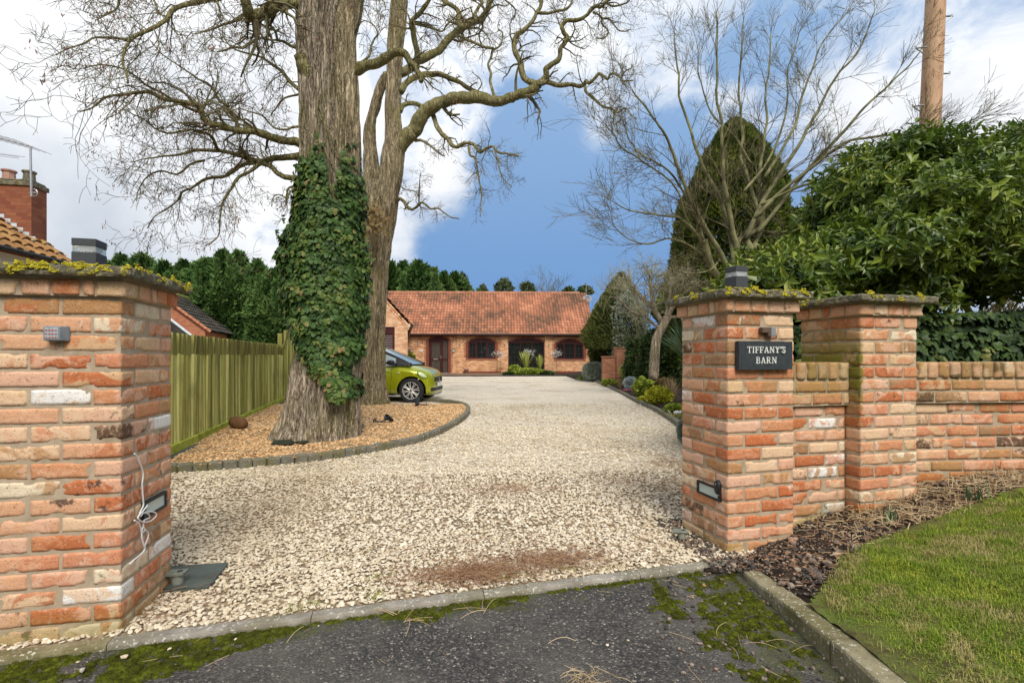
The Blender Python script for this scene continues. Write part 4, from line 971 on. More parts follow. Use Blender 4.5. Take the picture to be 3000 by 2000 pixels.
# recessed brick lights
def brick_light(root, face, u, z, label, w=.215, h=.078):
    base = loc2w(root, face_pt(root, face, u, z)); rz = root.rotation_euler.z+(R(90) if face == 'right' else R(-90))
    t = thing('brick_light', tuple(base), label, 'wall light', 'brick lights low on the gate pillars', rz)
    mb = MB(); f = .013; y0, y1 = -.012, .01
    box(mb, (-w/2, y0, -h/2), (w/2, y1, -h/2+f), .002); box(mb, (-w/2, y0, h/2-f), (w/2, y1, h/2), .002); box(mb, (-w/2, y0+.0004, -h/2+f), (-w/2+f*1.4, y1, h/2-f), 0); box(mb, (w/2-f*1.4, y0+.0004, -h/2+f), (w/2, y1, h/2-f), 0)
    mb.build('light_frame', M['blackplastic'], t, world=False)
    mb = MB(); box(mb, (-w/2+f, -.006, -h/2+f*.8), (w/2-f, .008, h/2-f*.8), .001); mb.build('frosted_pane', M['frost'], t, world=False)
    for x in (-w/2+.009, w/2-.009):
        mb = MB(); lathe(mb, [(0, .002), (.002, .0015), (.003, 0)], (x, y0-.0003, 0), 8, rotm('x', R(90))); mb.build('screw', M['graymetal'], t, world=False)
    return t
brick_light(pilL, 'right', .045, .455, 'black framed frosted brick light low on the left pillar, cable hanging over it')
brick_light(pilR1, 'left', .06, .375, 'black framed frosted brick light low on the sign pillar')
# oval sensor
t = thing('gate_sensor', tuple(loc2w(pilR1, face_pt(pilR1, 'left', .145, .415))), 'black oval sensor above the brick light on the sign pillar', 'sensor', rz=thR-R(90))
mb = MB(); n = 24; a = np.arange(n)*2*math.pi/n
rings = [(1, 0), (1, -.012), (.9, -.018), (.55, -.0215), (.001, -.022)]; V = [(math.cos(q)*.024*s, y, math.sin(q)*.041*s) for s, y in rings for q in a]
i = np.arange(4)[:, None]*n; j = np.arange(n)[None]; k = (j+1) % n; mb.add(V, np.stack([i+j, i+k, i+n+k, i+n+j], -1).reshape(-1, 4)); mb.build('sensor_case', M['blackplastic'], t, smooth=True, world=False)
mb = MB(); lathe(mb, [(0, .002), (.003, .0015), (.0035, 0)], (0, -.0218, .018), 8, rotm('x', R(90))); mb.build('sensor_screw', M['graymetal'], t, world=False)
# small box light above the sign
t = thing('sign_light', tuple(loc2w(pilR1, face_pt(pilR1, 'front', .030, 1.15+(1047-972)/1450*2.79))), 'small brown box light above the house name sign', 'wall light', rz=thR)
mb = MB(); box(mb, (-.052, -.034, -.006), (.006, -.006, .024), .0015); box(mb, (-.012, -.0335, -.025), (.006, -.0055, -.0062), .001); mb.build('light_body', M['bronze'], t, world=False)
mb = MB(); box(mb, (.0065, -.036, -.027), (.036, .004, .025), .002); mb.build('mounting_plate', M['graymetal'], t, world=False)
# house name sign
SGZ = 1.15+(1047-1041)/1450*2.80
sg = thing('name_sign', tuple(loc2w(pilR1, face_pt(pilR1, 'front', .000, SGZ))), "dark slate sign reading TIFFANY'S BARN on the pillar", 'sign', rz=thR)
sw, sh, sd = .352, .158, .030
mb = MB(); n = (60, 4, 28); T, Fc = brick_tpl(*n); V = T*np.array([sw, sd, sh])
f = fbm(V[:, 0]*50, V[:, 2]*50, V[:, 1]*50, 6, 3)-.45; e = np.maximum(np.abs(T[:, 0]), np.abs(T[:, 2])) > .499
sc_ = np.where(e, 1-np.clip(f, 0, 1)*.03, 1); V = V*np.stack([sc_, np.ones(len(V)), sc_], -1); mb.add(V+[0, -sd/2-.006, 0], Fc); mb.build('slate', M['slate'], sg, world=False)
mb = MB(); box(mb, (-sw*.4, -.0062, -sh*.4), (sw*.4, .006, sh*.4), 0); mb.build('spacer', M['blackplastic'], sg, world=False)
def letter(ch):
    """slab-serif glyph strokes: list of (polyline, half width); box 0..w by 0..1"""
    t1, t2 = .072, .036   # thick and thin
    S = lambda x0, x1, y: ([(x0, y), (x1, y)], .032)
    if ch == 'T': return .80, [([(.40, 0), (.40, 1)], t1), ([(.02, .965), (.78, .965)], t2), ([(.04, .74), (.04, .97)], .032), ([(.76, .74), (.76, .97)], .032), S(.22, .58, .03)]
    if ch == 'I': return .42, [([(.21, 0), (.21, 1)], t1), S(.02, .40, .03), S(.02, .40, .97)]
    if ch == 'F': return .72, [([(.18, 0), (.18, 1)], t1), ([(.0, .965), (.68, .965)], t2), ([(.66, .72), (.66, .97)], .032), ([(.18, .51), (.50, .51)], t2), ([(.50, .38), (.50, .64)], .03), S(.0, .40, .03)]
    if ch == 'A': return .90, [([(.14, 0), (.43, .97)], t2), ([(.43, .97), (.76, 0)], t1), ([(.24, .31), (.64, .31)], t2*.9), S(.0, .30, .03), S(.58, .92, .03)]
    if ch == 'N': return .92, [([(.16, 0), (.16, 1)], t2), ([(.16, .98), (.74, .03)], t1), ([(.76, 0), (.76, 1)], t2), S(.0, .32, .03), S(.0, .22, .97), S(.60, .92, .97)]
    if ch == 'Y': return .86, [([(.43, 0), (.43, .46)], t1), ([(.43, .46), (.13, .97)], t1*.9), ([(.43, .46), (.74, .97)], t2), S(.0, .30, .97), S(.58, .88, .97), S(.25, .61, .03)]
    if ch == "'": return .26, [([(.14, 1.0), (.14, .86), (.10, .74), (.06, .68)], .05), ([(.13, .93), (.13, .93001)], .075)]
    arc = lambda cx, cy, rx, ry, a0, a1, n=12: [(cx+rx*math.cos(R(a0+(a1-a0)*i/n)), cy+ry*math.sin(R(a0+(a1-a0)*i/n))) for i in range(n+1)]
    if ch == 'S': return .66, [(arc(.32, .735, .21, .215, 20, 250)+arc(.30, .27, .24, .23, 85, -165)[1:], .068), ([(.555, .70), (.555, .97)], .03), ([(.05, .04), (.05, .31)], .03)]
    if ch == 'B': return .80, [([(.18, 0), (.18, 1)], t1), ([(.0, .97), (.42, .97)], .036), (arc(.42, .75, .21, .215, 90, -90), .06), ([(.18, .53), (.44, .53)], .034), (arc(.44, .28, .24, .245, 90, -90), .066), ([(.0, .03), (.44, .03)], .036)]
    if ch == 'R': return .90, [([(.18, 0), (.18, 1)], t1), ([(.0, .97), (.44, .97)], .036), (arc(.44, .74, .22, .23, 90, -90), .066), ([(.18, .50), (.46, .50)], .034), ([(.44, .50), (.66, .06)], t1*.85), S(.0, .38, .03), ([(.62, .03), (.86, .03)], .034)]
def word(txt, h, cx, cz, y, gap=.10):
    ws = [letter(c) for c in txt]; tot = sum(w for w, _ in ws)+gap*(len(ws)-1); x = cx-tot*h/2; mb = MB(); kk = 0
    for w, st in ws:
        for pl, hw in st:
            kk += 1; pl = np.array(pl)*h; hw_ = hw*h; yy = y-.0002*kk
            for a, b in zip(pl[:-1], pl[1:]):
                d = b-a; L = np.linalg.norm(d); d = d/L if L > 1e-9 else np.array([1, 0.]); n_ = np.array([-d[1], d[0]]); ex = hw_*.35 if len(pl) > 3 else 0
                a_ = a-d*ex; b_ = b+d*ex
                if L < 1e-3: a_ = a-d*hw_; b_ = b+d*hw_
                q = [a_-n_*hw_, b_-n_*hw_, b_+n_*hw_, a_+n_*hw_]; prism(mb, [(x+p_[0], cz+p_[1]) for p_ in q], yy, yy+.0016+.0002*kk)
        x += (w+gap)*h
    return mb
word("TIFFANY'S", .0350, .0, .014, -sd-.0072).build('lettering', M['lettering'], sg, world=False)
word("BARN", .0350, .0, -.044, -sd-.0072).build('lettering', M['lettering'], sg, world=False)

# white cable tied in a bow, on the left pillar's inner face
def pf(u, z, o=.006): return loc2w(pilL, (A+o, u, z-pilL.location.z))
mb = MB(); zf = lambda py: 1.15+(HZ-py)/F_*2.25
# source pixels -> face coordinates
def fpx(px, py, o=.006):
    best = None
    for u in np.linspace(-A, A, 221):
        w = pf(u, 0, o); e = abs(w[0]/w[1]*F_+1500-px)
        if best is None or e < best[0]: best = (e, u, w[1])
    u, Y = best[1], best[2]; return pf(u, CZ+(HZ-py)/F_*Y, o)
strand = lambda pts, o=.009, r=.0034: tube(mb, catmull([fpx(a, b, o+(c if len(q) > 2 else 0)) for q in pts for a, b, c in [(q+(0,))[:3]]], 6), r, 7)
strand([(393, 1328), (401, 1335), (408, 1352), (419, 1385), (416, 1420), (419, 1460), (420, 1480), (410, 1500), (408, 1510)])
strand([(432, 1479), (420, 1495), (408, 1508), (404, 1518), (418, 1528), (440, 1526), (456, 1512), (456, 1502), (440, 1498), (420, 1502), (412, 1512)], .014)
strand([(416, 1500), (432, 1504), (438, 1515), (424, 1522), (420, 1530), (422, 1548), (434, 1560), (433, 1575), (425, 1595)], .012)
strand([(393, 1523), (405, 1532), (412, 1545), (416, 1560), (424, 1550), (418, 1545), (415, 1570), (420, 1590), (424, 1605)], .016)
strand([(425, 1595), (423, 1610), (410, 1625), (395, 1637), (380, 1652)], .016)
cab = mb.build('white_cable', M['whiteplastic'], smooth=True); tag(cab, 'thin white cable tied in a bow hanging down the left pillar', 'cable')

# slate plates and gate bolt boxes on the gravel
def plate(pts, z, th, name, label, mat, cat):
    t_ = MB(); n = len(pts); V = [(x, y, z+th) for x, y in pts]+[(x, y, z) for x, y in pts]
    t_.add(V, [tuple(range(n)), tuple(range(2*n-1, n-1, -1))]+[(i, (i+1) % n, (i+1) % n+n, i+n) for i in range(n)][::1]); o = t_.build(name, mat)
    b = o.modifiers.new('bevel', 'BEVEL'); b.width = .003; return tag(o, label, cat)
pp = [ground_at(px, py, .03)[:2] for px, py in [(470, 1722), (608, 1714), (668, 1643), (470, 1660)]]
plate(pp, float(GH(-1.6, 2.4))+.012, .012, 'slate_plate', 'flat dark slate plate on the gravel behind the left pillar', M['slateplate'], 'slate plate')
def gate_bracket(px, py, rz, label, s=1.0):
    g = ground_at(px, py, .03); t = thing('gate_bracket', (g[0], g[1], g[2]-.005), label, 'bracket', 'metal brackets at the pillar feet', rz)
    mb = MB(); box(mb, (-.05*s, -.032*s, .045*s), (.055*s, .032*s, .060*s), .003); mb.build('top_plate', M['metalbracket'], t, world=False)
    mb = MB(); lathe(mb, [(.026*s, 0), (.029*s, .03*s), (.026*s, .0448*s)], (.018*s, 0, 0), 16); mb.build('post_sleeve', M['metalbracket'], t, world=False, smooth=True)
    mb = MB(); lathe(mb, [(0, .0025*s), (.012*s, .0025*s), (.014*s, .0)], (.028*s, 0, .0602*s), 14); mb.build('cap_bolt', M['blackplastic'], t, world=False); return t
gate_bracket(510, 1705, R(8), 'grey metal bracket at the foot of the left pillar')
gate_bracket(1990, 1573, R(-8), 'small grey metal bracket at the foot of the sign pillar', .8)
# ================================================================ buildings
def tiled_roof(root, p0, u, up, L, H, tw, gauge, amp, mat, name='roof', seed=1, world=False):
    """rows of S-shaped tiles: p0 eave corner, u along the eave, up the slope direction"""
    u = norm(np.array(u, float)); up = norm(np.array(up, float)); nn = np.cross(u, up); rs = np.random.RandomState(seed)
    k = 9; t = np.linspace(0, 1, k); prof = amp*(np.sin(t*2*math.pi-.6)+.35*np.sin(t*4*math.pi)); V = []
    for y, lift_ in ((-.016, .062), (-.016, .050), (gauge, 0)): 
        for i in range(k): V.append((t[i]*tw, y, prof[i]+(lift_ if y < 0.01 else 0)))
    V = np.array(V); V[:k, 2] -= .040
    Fc = grid_faces(3, k)[:, ::-1]
    nx = int(L/tw); ny = int(H/gauge); ix, iy = np.meshgrid(np.arange(nx), np.arange(ny), indexing='ij'); ix = ix.ravel(); iy = iy.ravel(); n = len(ix)
    pos = np.array(p0)+np.outer(ix*L/nx, u)+np.outer(iy*H/ny, up)+np.outer(rs.normal(0, .003, n), nn)
    Mx = np.repeat(np.stack([u, up, nn], -1)[None], n, 0); r = np.clip(rs.normal(.5, .22, n)+.25*(vnoise(ix*.25, iy*.25, 0, seed)-.5), 0, 1)
    mb = MB(); inst(mb, V, Fc, pos, Mx, np.stack([np.full(n, L/nx/tw), np.full(n, H/ny/gauge), np.ones(n)], -1), rnd=r)
    # underside
    a = np.array(p0)-nn*.05; b = a+u*L; mb.add([a, b, b+up*H, a+up*H], [(0, 1, 2, 3)], rnd=.2)
    return mb.build(name, mat, root, world=world, smooth=False)
def holed_wall(mb, x0, x1, z0, z1, holes, y0, y1):
    """front wall in pieces round its openings; holes: (xa, xb, za, zb)"""
    xs = x0
    for (a, b, c, d) in sorted(holes):
        box(mb, (xs, y0, z0), (a, y1, z1)); 
        if c > z0: box(mb, (a, y0, z0), (b, y1, c))
        box(mb, (a, y0, d), (b, y1, z1)); xs = b
    box(mb, (xs, y0, z0), (x1, y1, z1))
K_ = 34.0/F_
hx = lambda px: (px-1500)*K_
HB = thing('barn_house', (0, 34.0, .10), 'long single-storey brick barn house with orange pantile roof at the end of the drive', 'house', rz=R(2.0))
hz = lambda py: CZ+(HZ-py)*K_-.10
holes = [(hx(1257), hx(1314), -.02, hz(995)), (hx(1372), hx(1451), hz(1049), hz(1001.5)), (hx(1489), hx(1595), .02, hz(1002)), (hx(1630), hx(1711), hz(1051), hz(1005))]
arch = [.22, .26, .30, .26]
EZ = hz(979); mb = MB(); X0, X1 = hx(1110), hx(1742)
holed_wall(mb, X0, X1, -.3, EZ, [(a, b, c, d+r_) for (a, b, c, d), r_ in zip(holes, arch)], 0, .28)
box(mb, (X0, 6.6, -.3), (X1, 6.9, EZ)); box(mb, (X0+.003, .281, -.3), (X0+.28, 6.599, EZ-.003)); box(mb, (X1-.28, .281, -.3), (X1-.003, 6.599, EZ-.003))
prism(mb, [(0.05, EZ), (6.85, EZ), (3.45, EZ+3.05)], 0, .25, M=rotm('z', R(90)), t=(X1-.004, 0, 0))
for a, b in ((1340, 1357), (1468, 1488), (1596, 1618), (1727, 1741.5)): box(mb, (hx(a), -.09, -.3), (hx(b), -.001, EZ-.02))
# wall between arch soffit and the openings: segments above the curve
for (a, b, c, d), r_ in zip(holes, arch):
    n = 16; w = (b-a)/n
    for i in range(n):
        t0 = (i+.5)/n*2-1; hh = d+r_*(1-t0*t0)*.92
        box(mb, (a+i*w, .003, hh), (a+(i+1)*w, .25, d+r_))
mb.build('wall', M['hbrick'], HB, world=False)
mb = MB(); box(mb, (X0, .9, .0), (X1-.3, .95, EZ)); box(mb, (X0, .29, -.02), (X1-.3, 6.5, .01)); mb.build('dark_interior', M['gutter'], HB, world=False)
# brick trims: arches, toothed jambs, sills, dentils
for (a, b, c, d), r_ in zip(holes, arch):
    mb = MB(); n = int((b-a)/.085)+4
    for i in range(n+1):
        t0 = (i/n*2-1)*1.06; x = (a+b)/2+t0*(b-a)/2; z = d+r_*(1-t0*t0)*.92+.055; s = -2*t0*r_/((b-a)/2)
        box(mb, (-.029, -.022, -.055), (.029, -.003, .062), 0, rotm('y', -math.atan(s)), (x, 0, z))
    z = c if c > .1 else 0.0; k = 0
    if r_ < .3:
        while z < d-.03:
            w = .30 if k % 2 else .17
            box(mb, (a-w, -.014, z+.008), (a-.002, -.002, z+.066)); box(mb, (b+.002, -.014, z+.008), (b+w, -.002, z+.066)); z += .15/2; k += 1
    mb.build('red_brick_trim', M['trim'], HB, world=False)
mb = MB(); x = X0+.2
while x < X1-.1: box(mb, (x, -.05, EZ-.19), (x+.05, -.002, EZ-.10)); x += .105
box(mb, (X0, -.055, EZ-.098), (X1, -.002, EZ-.02)); mb.build('dentil_course', M['trim'], HB, world=False)
for (a, b, c, d) in (holes[1], holes[3]):
    x = a-.18; mb = MB()
    while x < b+.12: box(mb, (x, -.04, c-.125), (x+.062, -.002, c-.004), .004); x += .075
    mb.build('brick_sill', M['trim_sill'], HB, world=False)
for a, b in ((1357.5, 1467.5), (1618.5, 1726.5)): mb = MB(); box(mb, (hx(a), -.03, -.3), (hx(b), -.0015, .10)); mb.build('brick_plinth', M['trim'], HB, world=False)
def frame_bars(a, b, c, d, ver, hor, y, nm, fw=.06, kids=True, glass='glass', leads=(3, 2), tall=None):
    mb = MB(); box(mb, (a, y, c), (a+fw, y+.07, d)); box(mb, (b-fw, y, c), (b, y+.07, d)); box(mb, (a+fw, y, d-fw), (b-fw, y+.07, d)); box(mb, (a+fw, y, c), (b-fw, y+.07, c+fw))
    for v in ver: box(mb, (a+(b-a)*v-fw/2, y+.001, c+fw), (a+(b-a)*v+fw/2, y+.069, d-fw))
    o = mb.build(nm, M['upvc'], HB, world=False)
    edges = [0]+list(ver)+[1]
    for e0, e1 in zip(edges[:-1], edges[1:]):
        xa = a+(b-a)*e0+fw*.6; xb = a+(b-a)*e1-fw*.6; mb = MB(); box(mb, (xa, y+.03, c+fw*.5), (xb, y+.036, d-fw*.5)); mb.build('pane', M[glass], o, world=False)
        mb = MB(); 
        for i in range(1, leads[0]): z = c+(d-c)*i/leads[0]; box(mb, (xa, y+.024, z-.008), (xb, y+.0295, z+.008))
        for i in range(1, leads[1]): x = xa+(xb-xa)*i/leads[1]; box(mb, (x-.008, y+.0235, c+fw), (x+.008, y+.0292, d-fw))
        mb.build('glazing_bars', M['upvc'] if glass == 'x' else M['gutter'], o, world=False)
    return o
Y_ = .07
for i, (a, b, c, d) in enumerate(holes):
    n = 14; pts = [(a+.003, d-.0)]+[(a+(b-a)*j/n, d+arch[i]*(1-(j/n*2-1)**2)*.92+.02) for j in range(n+1)]+[(b-.003, d)]
    if i == 1 or i == 3:
        w = frame_bars(a, b, c, d, (.315, .67), (), Y_, 'window', .055)
        for e0, e1 in ((0, .315), (.67, 1)):
            mb = MB(); xa = a+(b-a)*e0+.05; xb = a+(b-a)*e1-.05; f = .05
            box(mb, (xa, Y_-.02, c+.05), (xb, Y_+.02, c+.05+f)); box(mb, (xa, Y_-.02, d-.05-f), (xb, Y_+.02, d-.05)); box(mb, (xa, Y_-.0195, c+.05+f), (xa+f, Y_+.02, d-.05-f)); box(mb, (xb-f, Y_-.0195, c+.05+f), (xb, Y_+.02, d-.05-f)); mb.build('casement', M['upvc'], w, world=False)
        mb = MB(); box(mb, (a-.03, -.06, c-.003), (b+.03, Y_-.002, c+.035), .005); mb.build('sill_board', M['upvc'], w, world=False)
    elif i == 2: w = frame_bars(a, b, c, d, (.333, .665), (), Y_, 'patio_window', .055, leads=(6, 2))
    else:
        w = frame_bars(a, b, c, d, (.70,), (), Y_, 'door_frame', .07, glass='doorglass', leads=(6, 2)); xr = a+(b-a)*.70
        dr = MB(); f = .13; xa, xb = a+.07, xr-.035
        box(dr, (xa, Y_-.02, c+.07), (xb, Y_+.028, c+.07+f)); box(dr, (xa, Y_-.02, d-.07-f), (xb, Y_+.028, d-.07)); box(dr, (xa, Y_-.0195, c+.07+f), (xa+f, Y_+.028, d-.07-f)); box(dr, (xb-f, Y_-.0195, c+.07+f), (xb, Y_+.028, d-.07-f))
        box(dr, (xa+f, Y_-.019, .88), (xb-f, Y_+.027, 1.02)); box(dr, (xr+.035, Y_-.019, .88), (b-.07, Y_+.027, .98)); door = dr.build('door', M['upvc'], HB, world=False)
        mb = MB(); box(mb, (xb-.09, Y_-.05, 1.10), (xb-.03, Y_-.021, 1.13), .004); box(mb, (xb-.17, Y_-.065, 1.11), (xb-.06, Y_-.048, 1.128), .004); box(mb, (xb-.075, Y_-.028, .98), (xb-.045, Y_-.0205, 1.18), .003); mb.build('handle', M['graymetal'], door, world=False)
        mb = MB(); box(mb, (xa+.25, Y_-.03, .91), (xa+.55, Y_-.0195, .98), .005); mb.build('letter_plate', M['graymetal'], door, world=False)
        mb = MB(); box(mb, (a, -.05, -.02), (b, .02, .02)); mb.build('threshold', M['graymetal'], HB, world=False)
    mb = MB(); prism(mb, pts, Y_-.01, Y_+.06); mb.build('arch_panel', M['upvc'], w, world=False)
# roof
EVY = -.38; RIDGE = (3.45, hz(1047)-0+0)  # placeholder
rz_ = CZ+(HZ-857)/F_*37.45-.10; ev_z = EZ+.0; H = math.hypot(3.45-EVY, rz_-ev_z)
tiled_roof(HB, (X0-.0, EVY, ev_z), (1, 0, 0), (0, 3.45-EVY, rz_-ev_z), X1+.08-X0, H, .205, .31, .040, M['pantile'], 'roof', 5)
rb2 = tiled_roof(HB, (X1+.08, 7.28, ev_z), (-1, 0, 0), (0, 3.45-7.28, rz_-ev_z), X1+.08-X0, H, .205, .27, .028, M['pantile'], 'roof', 6)
mb = MB(); n = int((X1-X0)/.45)
for i in range(n): tube(mb, [(X0+i*.45, 3.45, rz_-.02), (X0+i*.45+.44, 3.45, rz_-.02)], .105+.006*(i % 2), 12, rnd=0)
mb.build('ridge_tiles', M['ridge'], HB, world=False)
mb = MB(); tube(mb, [(X0, EVY-.05, ev_z-.035), (X1+.06, EVY-.05, ev_z-.035)], .058, 10); box(mb, (X0, EVY+.012, ev_z-.12), (X1+.05, EVY+.04, ev_z+.0)); box(mb, (X0, EVY+.041, ev_z-.115), (X1+.04, -.06, ev_z-.09)); mb.build('gutter', M['gutter'], HB, world=False)
for x in np.arange(X0+1, X1, 1.0): mb = MB(); box(mb, (x-.02, EVY-.115, ev_z-.10), (x+.02, EVY+.01, ev_z-.03)); mb.build('gutter_bracket', M['gutter'], HB, world=False)
def hb_thing(name, px, py, y, label, cat, group=None):
    c, s = math.cos(R(2)), math.sin(R(2)); x = hx(px); z = hz(py); return thing(name, (c*x-s*y, 34+s*x+c*y, .10+z), label, cat, group, R(2))
wl = ['small steel wall light left of the barn door', 'small steel wall light on the brick pier between door and first window', 'small steel wall light on the pier left of the patio window', 'small steel wall light on the pier right of the patio window']
for (px, py, yy), lb in zip(((1226, 1007, -.01), (1348, 1008, -.10), (1478, 1009, -.10), (1607.5, 1010.5, -.10)), wl):
    t = hb_thing('wall_light', px, py, yy, lb, 'wall light', 'steel wall lights along the barn front')
    mb = MB(); tube(mb, [(0, -.05, -.09), (0, -.05, .09)], .035, 12); mb.build('light_tube', M['graymetal'], t, world=False); mb = MB(); box(mb, (-.02, -.03, -.02), (.02, .002, .02)); mb.build('wall_mount', M['blackplastic'], t, world=False)
for px, lb in ((1239, 'black iron hanging bracket left of the barn door'), (1328, 'black iron hanging bracket right of the barn door')):
    t = hb_thing('hanging_bracket', px, 1000, -.002, lb, 'bracket', 'iron hanging brackets by the door'); mb = MB(); box(mb, (-.012, -.012, -.13), (.012, 0, .09)); tube(mb, [(0, -.01, .06), (0, -.16, .085), (0, -.22, .05)], .010, 6); tube(mb, [(0, -.01, -.06), (0, -.09, .0), (0, -.15, .075)], .008, 6); mb.build('iron_arm', M['blackplastic'], t, world=False)
def mini_leaves(mb, c, rx, rz0, n, ln, rs, up=.3):
    d = norm(rs.normal(size=(n, 3))); p = np.array(c)+d*rs.uniform(.5, 1, (n, 1))*[rx, rx, rz0]; F0 = frames(norm(d+[0, 0, up]+rs.normal(0, .4, (n, 3))), rs.normal(size=(n, 3)))
    inst(mb, LEAF_V*[.45, 1, 1], LEAF_F, p, F0, rs.uniform(.6, 1.3, n)*ln, rnd=rs.uniform(0, 1, n))
LEAF_V = np.array([(0, 0, 0), (-.5, .38, .03), (0, .42, -.05), (.5, .38, .03), (-.32, .75, 0), (.32, .75, 0), (0, 1, -.10)]); LEAF_F = [np.array([(0, 2, 1), (0, 3, 2), (1, 2, 4), (3, 5, 2), (4, 2, 6), (2, 5, 6)])]
for px, lb, m1 in ((1207, 'white and orange painted half-round wall planter left of the door', (.62, .25, .06)), (1329, 'white and yellow painted half-round wall planter right of the door', (.62, .46, .08))):
    t = hb_thing('wall_planter', px, 1028, -.002, lb, 'planter', 'painted wall planters by the door'); a = np.linspace(math.pi, 2*math.pi, 13); V = []; pr = [(.165, .09), (.168, .07), (.16, .0), (.12, -.07), (.04, -.11), (.005, -.115)]
    mt, T = newmat('glazed_planter'); co = T.node('ShaderNodeTexCoord').outputs['Object']; T.put(T.bsdf.inputs['Base Color'], T.mix(T.step(T.noise(co, 14, 2), .52, .55), (.66, .62, .50), m1)); T.bsdf.inputs['Roughness'].default_value = .3
    for r_, z in pr: V += [(r_*math.cos(q), r_*math.sin(q)*.9, z) for q in a]
    mb = MB(); mb.add(V, grid_faces(6, 13)); mb.build('planter_bowl', mt, t, world=False, smooth=True)
    mb = MB(); V = []
    for r_, z in ((.172, .07), (.172, .105), (.15, .105)): V += [(r_*math.cos(q), r_*math.sin(q)*.9, z) for q in a]
    mb.add(V, grid_faces(3, 13)[:, ::-1]); mm, T = newmat('teal_rim'); T.bsdf.inputs['Base Color'].default_value = (.02, .14, .15, 1); mb.build('planter_rim', mm, t, world=False)
    mb = MB(); mini_leaves(mb, (0, -.07, .10), .10, .03, 40, .05, np.random.RandomState(3)); mb.build('planter_soil_leaves', M['brownleaf'], t, world=False)
# number tiles
DIG = {'1': [[(0, -.8), (0, .8), (-.35, .5)]], '9': [[(.4, -.1), (.1, -.25), (-.3, 0), (-.35, .4), (0, .8), (.35, .5), (.4, -.1), (.2, -.7), (-.2, -.8)]], '3': [[(-.35, .7), (.1, .8), (.35, .45), (0, .05), (.4, -.4), (.05, -.8), (-.35, -.65)]], '2': [[(-.35, .5), (0, .8), (.35, .5), (.2, .05), (-.38, -.8), (.4, -.8)]]}
t = hb_thing('house_number', 1235.5, 1026.5, -.004, 'three small pale tiles with the house number left of the door', 'house number')
for i, ch in enumerate('191'):
    mb = MB(); box(mb, ((i-1)*.085-.04, -.012, -.05), ((i-1)*.085+.04, 0, .05), .002); tl = mb.build('number_tile', M['whiteplastic'], t, world=False)
    mb = MB()
    for pl in DIG[ch]: tube(mb, [((i-1)*.085+x*.035, -.0125, z*.035) for x, z in pl], .006, 5)
    mb.build('digit', M['trim'], tl, world=False)
# satellite dish and aerial on the right gable
t = hb_thing('satellite_dish', 1737, 868, 2.9, 'round grey satellite dish at the right end of the barn roof', 'satellite dish'); t.location.x += .15
mb = MB(); prf = [(0.001, 0), (.12, .012), (.25, .05), (.36, .11), (.365, .105), (.25, .045), (.12, .004), (.001, -.008)]; Mr = rotm('z', R(-28))@rotm('x', R(78)); lathe(mb, prf, (0, -.15, .1), 24, Mr); mb.build('dish', M['graymetal'], t, world=False, smooth=True)
mb = MB(); tube(mb, [(0, 0, -.5), (0, 0, .15), (0, -.14, .1)], .02, 8); tube(mb, [(0, -.15, -.15), (.15, -.55, -.05)], .012, 6); box(mb, (.11, -.62, -.08), (.19, -.53, 0), .01); mb.build('dish_arm', M['graymetal'], t, world=False)
t = hb_thing('tv_aerial', 1747, 868, 3.6, 'thin tv aerial mast behind the right end of the barn roof', 'aerial')
mb = MB(); tube(mb, [(0, 0, -3.0), (0, 0, 1.35)], .022, 8); mb.build('mast', M['graymetal'], t, world=False)
mb = MB(); tube(mb, [(-.30, 0, 1.42), (.28, 0, 1.28)], .018, 6)
for i in range(9): x = -.28+i*.065; tube(mb, [(x, -.13, 1.42-.24*(x+.3)), (x, .13, 1.42-.24*(x+.3))], .007, 5)
mb.build('antenna', M['graymetal'], t, world=False)

# paving apron in front of the barn with a low kerb line
mb = MB(); box(mb, (hx(1150), -4.5, -.3), (hx(1470), -.12, -.01)); ap = mb.build('patio', M['paving'], world=False); ap.location = (0, 34, .10); ap.rotation_euler = (0, 0, R(2)); tag(ap, kind='structure')
mb = MB(); box(mb, (hx(1471), -4.5, -.3), (hx(1728), -.12, -.015)); ap = mb.build('front_bed', M['soil'], world=False); ap.location = (0, 34, .10); ap.rotation_euler = (0, 0, R(2)); tag(ap, kind='structure')
mb = MB(); box(mb, (hx(1150), -4.6, -.3), (hx(1728), -4.505, .005), .01); ap = mb.build('dark_edging', M['blackplastic'], world=False); ap.location = (0, 34, .10); ap.rotation_euler = (0, 0, R(2)); tag(ap, 'low black edging strip between the gravel and the barn front', 'edging')

# ---------------------------------------------------------------- garage wing
GA = thing('garage', (-4.64, 22.0, .03), 'brick garage wing with brown roller door, mostly hidden behind the two trunks', 'garage', rz=R(12.6))
gw = 4.4; ez = CZ+(HZ-950)/F_*22-.03; dh = CZ+(HZ-958)/F_*22-.03; dx1 = -.56; mb = MB()
box(mb, (dx1, 0, -.2), (0, .3, ez)); box(mb, (-gw, 0, -.2), (-gw+.7, .3, ez)); box(mb, (-gw+.7, 0, dh), (dx1, .3, ez))
prism(mb, [(-gw, ez), (0, ez), (-gw/2, ez+gw/2*1.12)], .002, .3); box(mb, (-.3, .301, -.2), (-.002, 11.6, ez)); box(mb, (-gw+.002, .301, -.2), (-gw+.3, 11.6, ez)); mb.build('wall', M['gbrick'], GA, world=False)
mb = MB()
for k, (o_, zz_) in enumerate(((.07, -.10), (.12, 0))): box(mb, (-.14, -.03-.02*k, ez+zz_-.06), (o_, .2, ez+zz_+.035), .004)
mb.build('corbel', M['gbrick'], GA, world=False)
mb = MB(); sl = 1.12; n = 26
